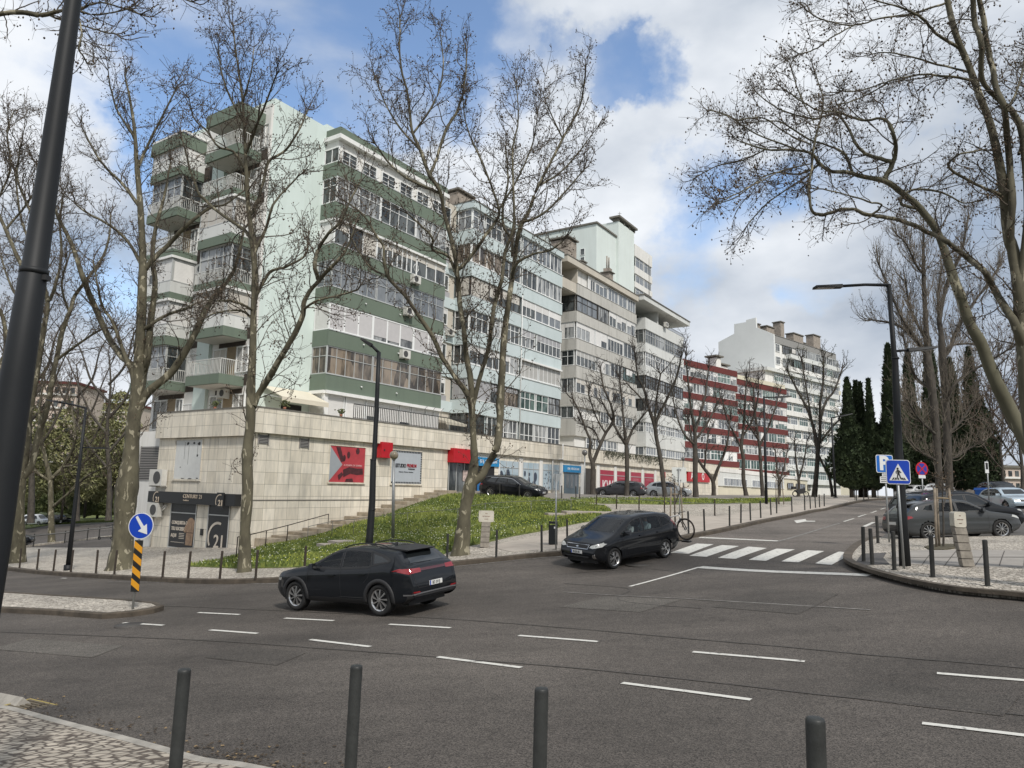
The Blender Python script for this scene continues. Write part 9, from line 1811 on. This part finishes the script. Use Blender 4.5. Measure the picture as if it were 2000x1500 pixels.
def marker(label, u, v, Yb, wpx, hpx, hw_, hh_, lean_px, side=0):
 b_ = gp(u, v, OFF); Y = b_[1]; k_ = Y / FPX; r = empty('stone_marker', tuple(b_), R_(-8 if side else 4), label, 'stone marker'); n = 5; W2 = wpx * k_ / 2
 for i in range(n):
  z0, z1 = hpx * k_ * i / n, hpx * k_ * (i + 1) / n; x0, x1 = lean_px * k_ * i / n, lean_px * k_ * (i + 1) / n; g_ = .018
  mb = MB(); mb.add([(x0 - W2, -W2 * .8, z0 + g_), (x0 + W2, -W2 * .8, z0 + g_), (x0 + W2, W2 * .8, z0 + g_), (x0 - W2, W2 * .8, z0 + g_), (x1 - W2 * .97, -W2 * .8, z1), (x1 + W2 * .97, -W2 * .8, z1), (x1 + W2 * .97, W2 * .8, z1), (x1 - W2 * .97, W2 * .8, z1)], [(0, 3, 2, 1), (4, 5, 6, 7), (0, 1, 5, 4), (1, 2, 6, 5), (2, 3, 7, 6), (3, 0, 4, 7)]); mb.build('block', stone, r)
  MB().box(x0 - W2 * .9, x0 + W2 * .9, -W2 * .7, W2 * .7, z0 - .01, z0 + g_).build('joint', M_BROWN, r)
 zt = hpx * k_; a, q = hw_ * k_ / 2, hh_ * k_; x1 = lean_px * k_
 mb = MB(); mb.prism(rrect(x1 - a, x1 + a, zt, zt + q, .05), -.12, .12, 'y'); hd_ = mb.build('head', plq, r, fixn=True)
 for i, (t_, sz) in enumerate([('RUA', .07), ('FREI TOME DE JESUS', .055), ('ALVALADE', .05)]):
  vs, fs = text_mesh(t_, sz * .72 * a / .28, .002, .001, xs=.8); mb = MB(); mb.add([(x1 + x, -.123 - z, zt + q * (.75 - .25 * i) + y) for x, y, z in vs], fs); mb.build('inscription', mat('inscription', (.20, .10, .07), .8), hd_)
marker('pale stone street name marker on the grass edge beside the forked plane tree', 946, 1069, 27, 17, 48, 29, 21, 2)
marker('pale leaning stone marker on the right hand pavement', 1889, 1107, 18, 21, 74, 21, 29, -11, 1)
b_ = wp(1927, 990, 47); r = empty('recycling_container', (b_[0], b_[1], H(b_[0], b_[1])), R_(12), 'blue recycling container behind the parked cars on the right', 'container')
mb = MB(); mb.prism(rrect(-.38, .38, -.5, .5, .1), .08, 1.35, 'z'); mb.build('body', mat('container_blue', (.01, .10, .38), .5), r, fixn=True); mb = MB(); mb.prism([(-.40, 1.36), (.40, 1.36), (.3, 1.52), (-.3, 1.52)], -.56, .56, 'y'); mb.build('lid', mat('container_lid', (.008, .07, .30), .5), r, fixn=True)
MB().prism([(.2 * math.cos(t), 1.2 + .12 * math.sin(t)) for t in np.linspace(0, 6.28, 17)[:-1]], -.57, -.556, 'y').build('opening', M_SBK, r, fixn=True)
def staked(label, u, v, hpx, Y=None, off=OFF):
 b_ = gp(u, v, off); Y = b_[1]; k_ = Y / FPX; root = tree('young_tree', label, [[(u, v, 5 * 18 / Y), (u - 1, v - hpx * .35, 4 * 18 / Y), (u - 3, v - hpx * .7, 3 * 18 / Y), (u - 2, v - hpx, 2)], [(u - 1, v - hpx * .6, 3), (u + 6, v - hpx * .85, 2)]], Y, int(u), 'staked young trees', bm=B_DARK, tm=B_TWIG, balls=0, buds=.5, L1=.8, sp=.2, L2n=3, L3n=2, tw=.006 * Y / 20, min_start=1.6, nt=7)
 for dx, dy in ((-.28, -.1), (.02, .25), (.30, -.1)): MB().tube([(dx, dy, -.2), (dx * .75, dy * .8, 1.75)], .035, 7).build('stake', mat('wood_stake', (.20, .165, .125), .85, vary=.3, vscale=7), root)
 MB().tube([(-.22, -.08, 1.45), (.0, -.09, 1.46), (.22, -.08, 1.45)], .02, 5).build('tie', M_TAN, root)
staked('young staked sapling in the earth pit before the graphite hatchback', 1843, 1069, 130)
staked('young staked sapling behind the people carrier on the plaza', 1320, 1030, 75)
staked('far young staked sapling before the garage range', 1522, 985, 60)
def moto():
 b_ = wp(1564, 972, 78); r = empty('motorcycle', (b_[0], b_[1], H(b_[0], b_[1]) + OFF), R_(8), 'dark motorcycle parked in front of the cream garage wall', 'motorcycle')
 for x in (-.65, .65): mb = MB(); mb.tube([(x + .28 * math.cos(t), 0, .3 + .28 * math.sin(t)) for t in np.linspace(0, 6.28, 19)], .05, 6, cap=False); mb.build('wheel', M_TYRE, r)
 mb = MB(); mb.prism([(-.8, .75), (-.2, .72), (0, .85), (.4, .95), (.5, .75), (.3, .35), (-.3, .3), (-.5, .55)], -.14, .14, 'y'); mb.build('body', M_PLAS, r, fixn=True); MB().tube([(.35, -.3, 1.1), (.45, 0, 1.02), (.35, .3, 1.1)], .02, 5).build('handlebar', M_PLAS, r); MB().tube([(.45, 0, 1.0), (.65, 0, .3)], .03, 6).build('fork', M_PLAS, r)
 MB().box(-1.0, -.65, -.18, .18, .8, 1.1).build('top_box', M_PLAS, r)
moto()
b_ = gp(206, 1054, OFF); r = empty('scooter', tuple(b_), R_(15), 'small electric scooter standing by the lower street bollards', 'scooter')
for x in (-.42, .42): mb = MB(); mb.tube([(x + .09 * math.cos(t), 0, .11 + .09 * math.sin(t)) for t in np.linspace(0, 6.28, 15)], .03, 6, cap=False); mb.build('wheel', M_TYRE, r)
MB().box(-.4, .32, -.08, .08, .12, .17).build('deck', M_PLAS, r); MB().tube([(.42, 0, .12), (.36, 0, 1.1)], .022, 6).build('stem', M_PLAS, r); MB().tube([(.36, -.25, 1.1), (.36, .25, 1.1)], .018, 5).build('handlebar', M_PLAS, r)
for i, (s_, d_, hh) in enumerate([(26.2, 32.45, .35), (30.4, 32.4, .3), (24.5, 36.4, .3)]):
 q = fp(s_, d_, 4.03); r = empty('potted_plant', tuple(q), 0, ['potted plant on the terrace wall near the striped awning', 'second potted plant on the terrace wall, under the awning end', 'small potted plant on the side parapet of the podium'][i], 'potted plant')
 MB().tube([(0, 0, 0), (0, 0, .16)], [.07, .1], 8).build('pot', mat('terracotta', (.25, .10, .06), .8), r); rg = np.random.default_rng(i); P = np.c_[rg.normal(0, .12, (60, 2)), rg.uniform(.18, .18 + hh, 60)]; V, F = blobs(P, rg.uniform(.03, .06, 60), rg); mesh_np('leaves', V, F, M_BUSH, r, False)
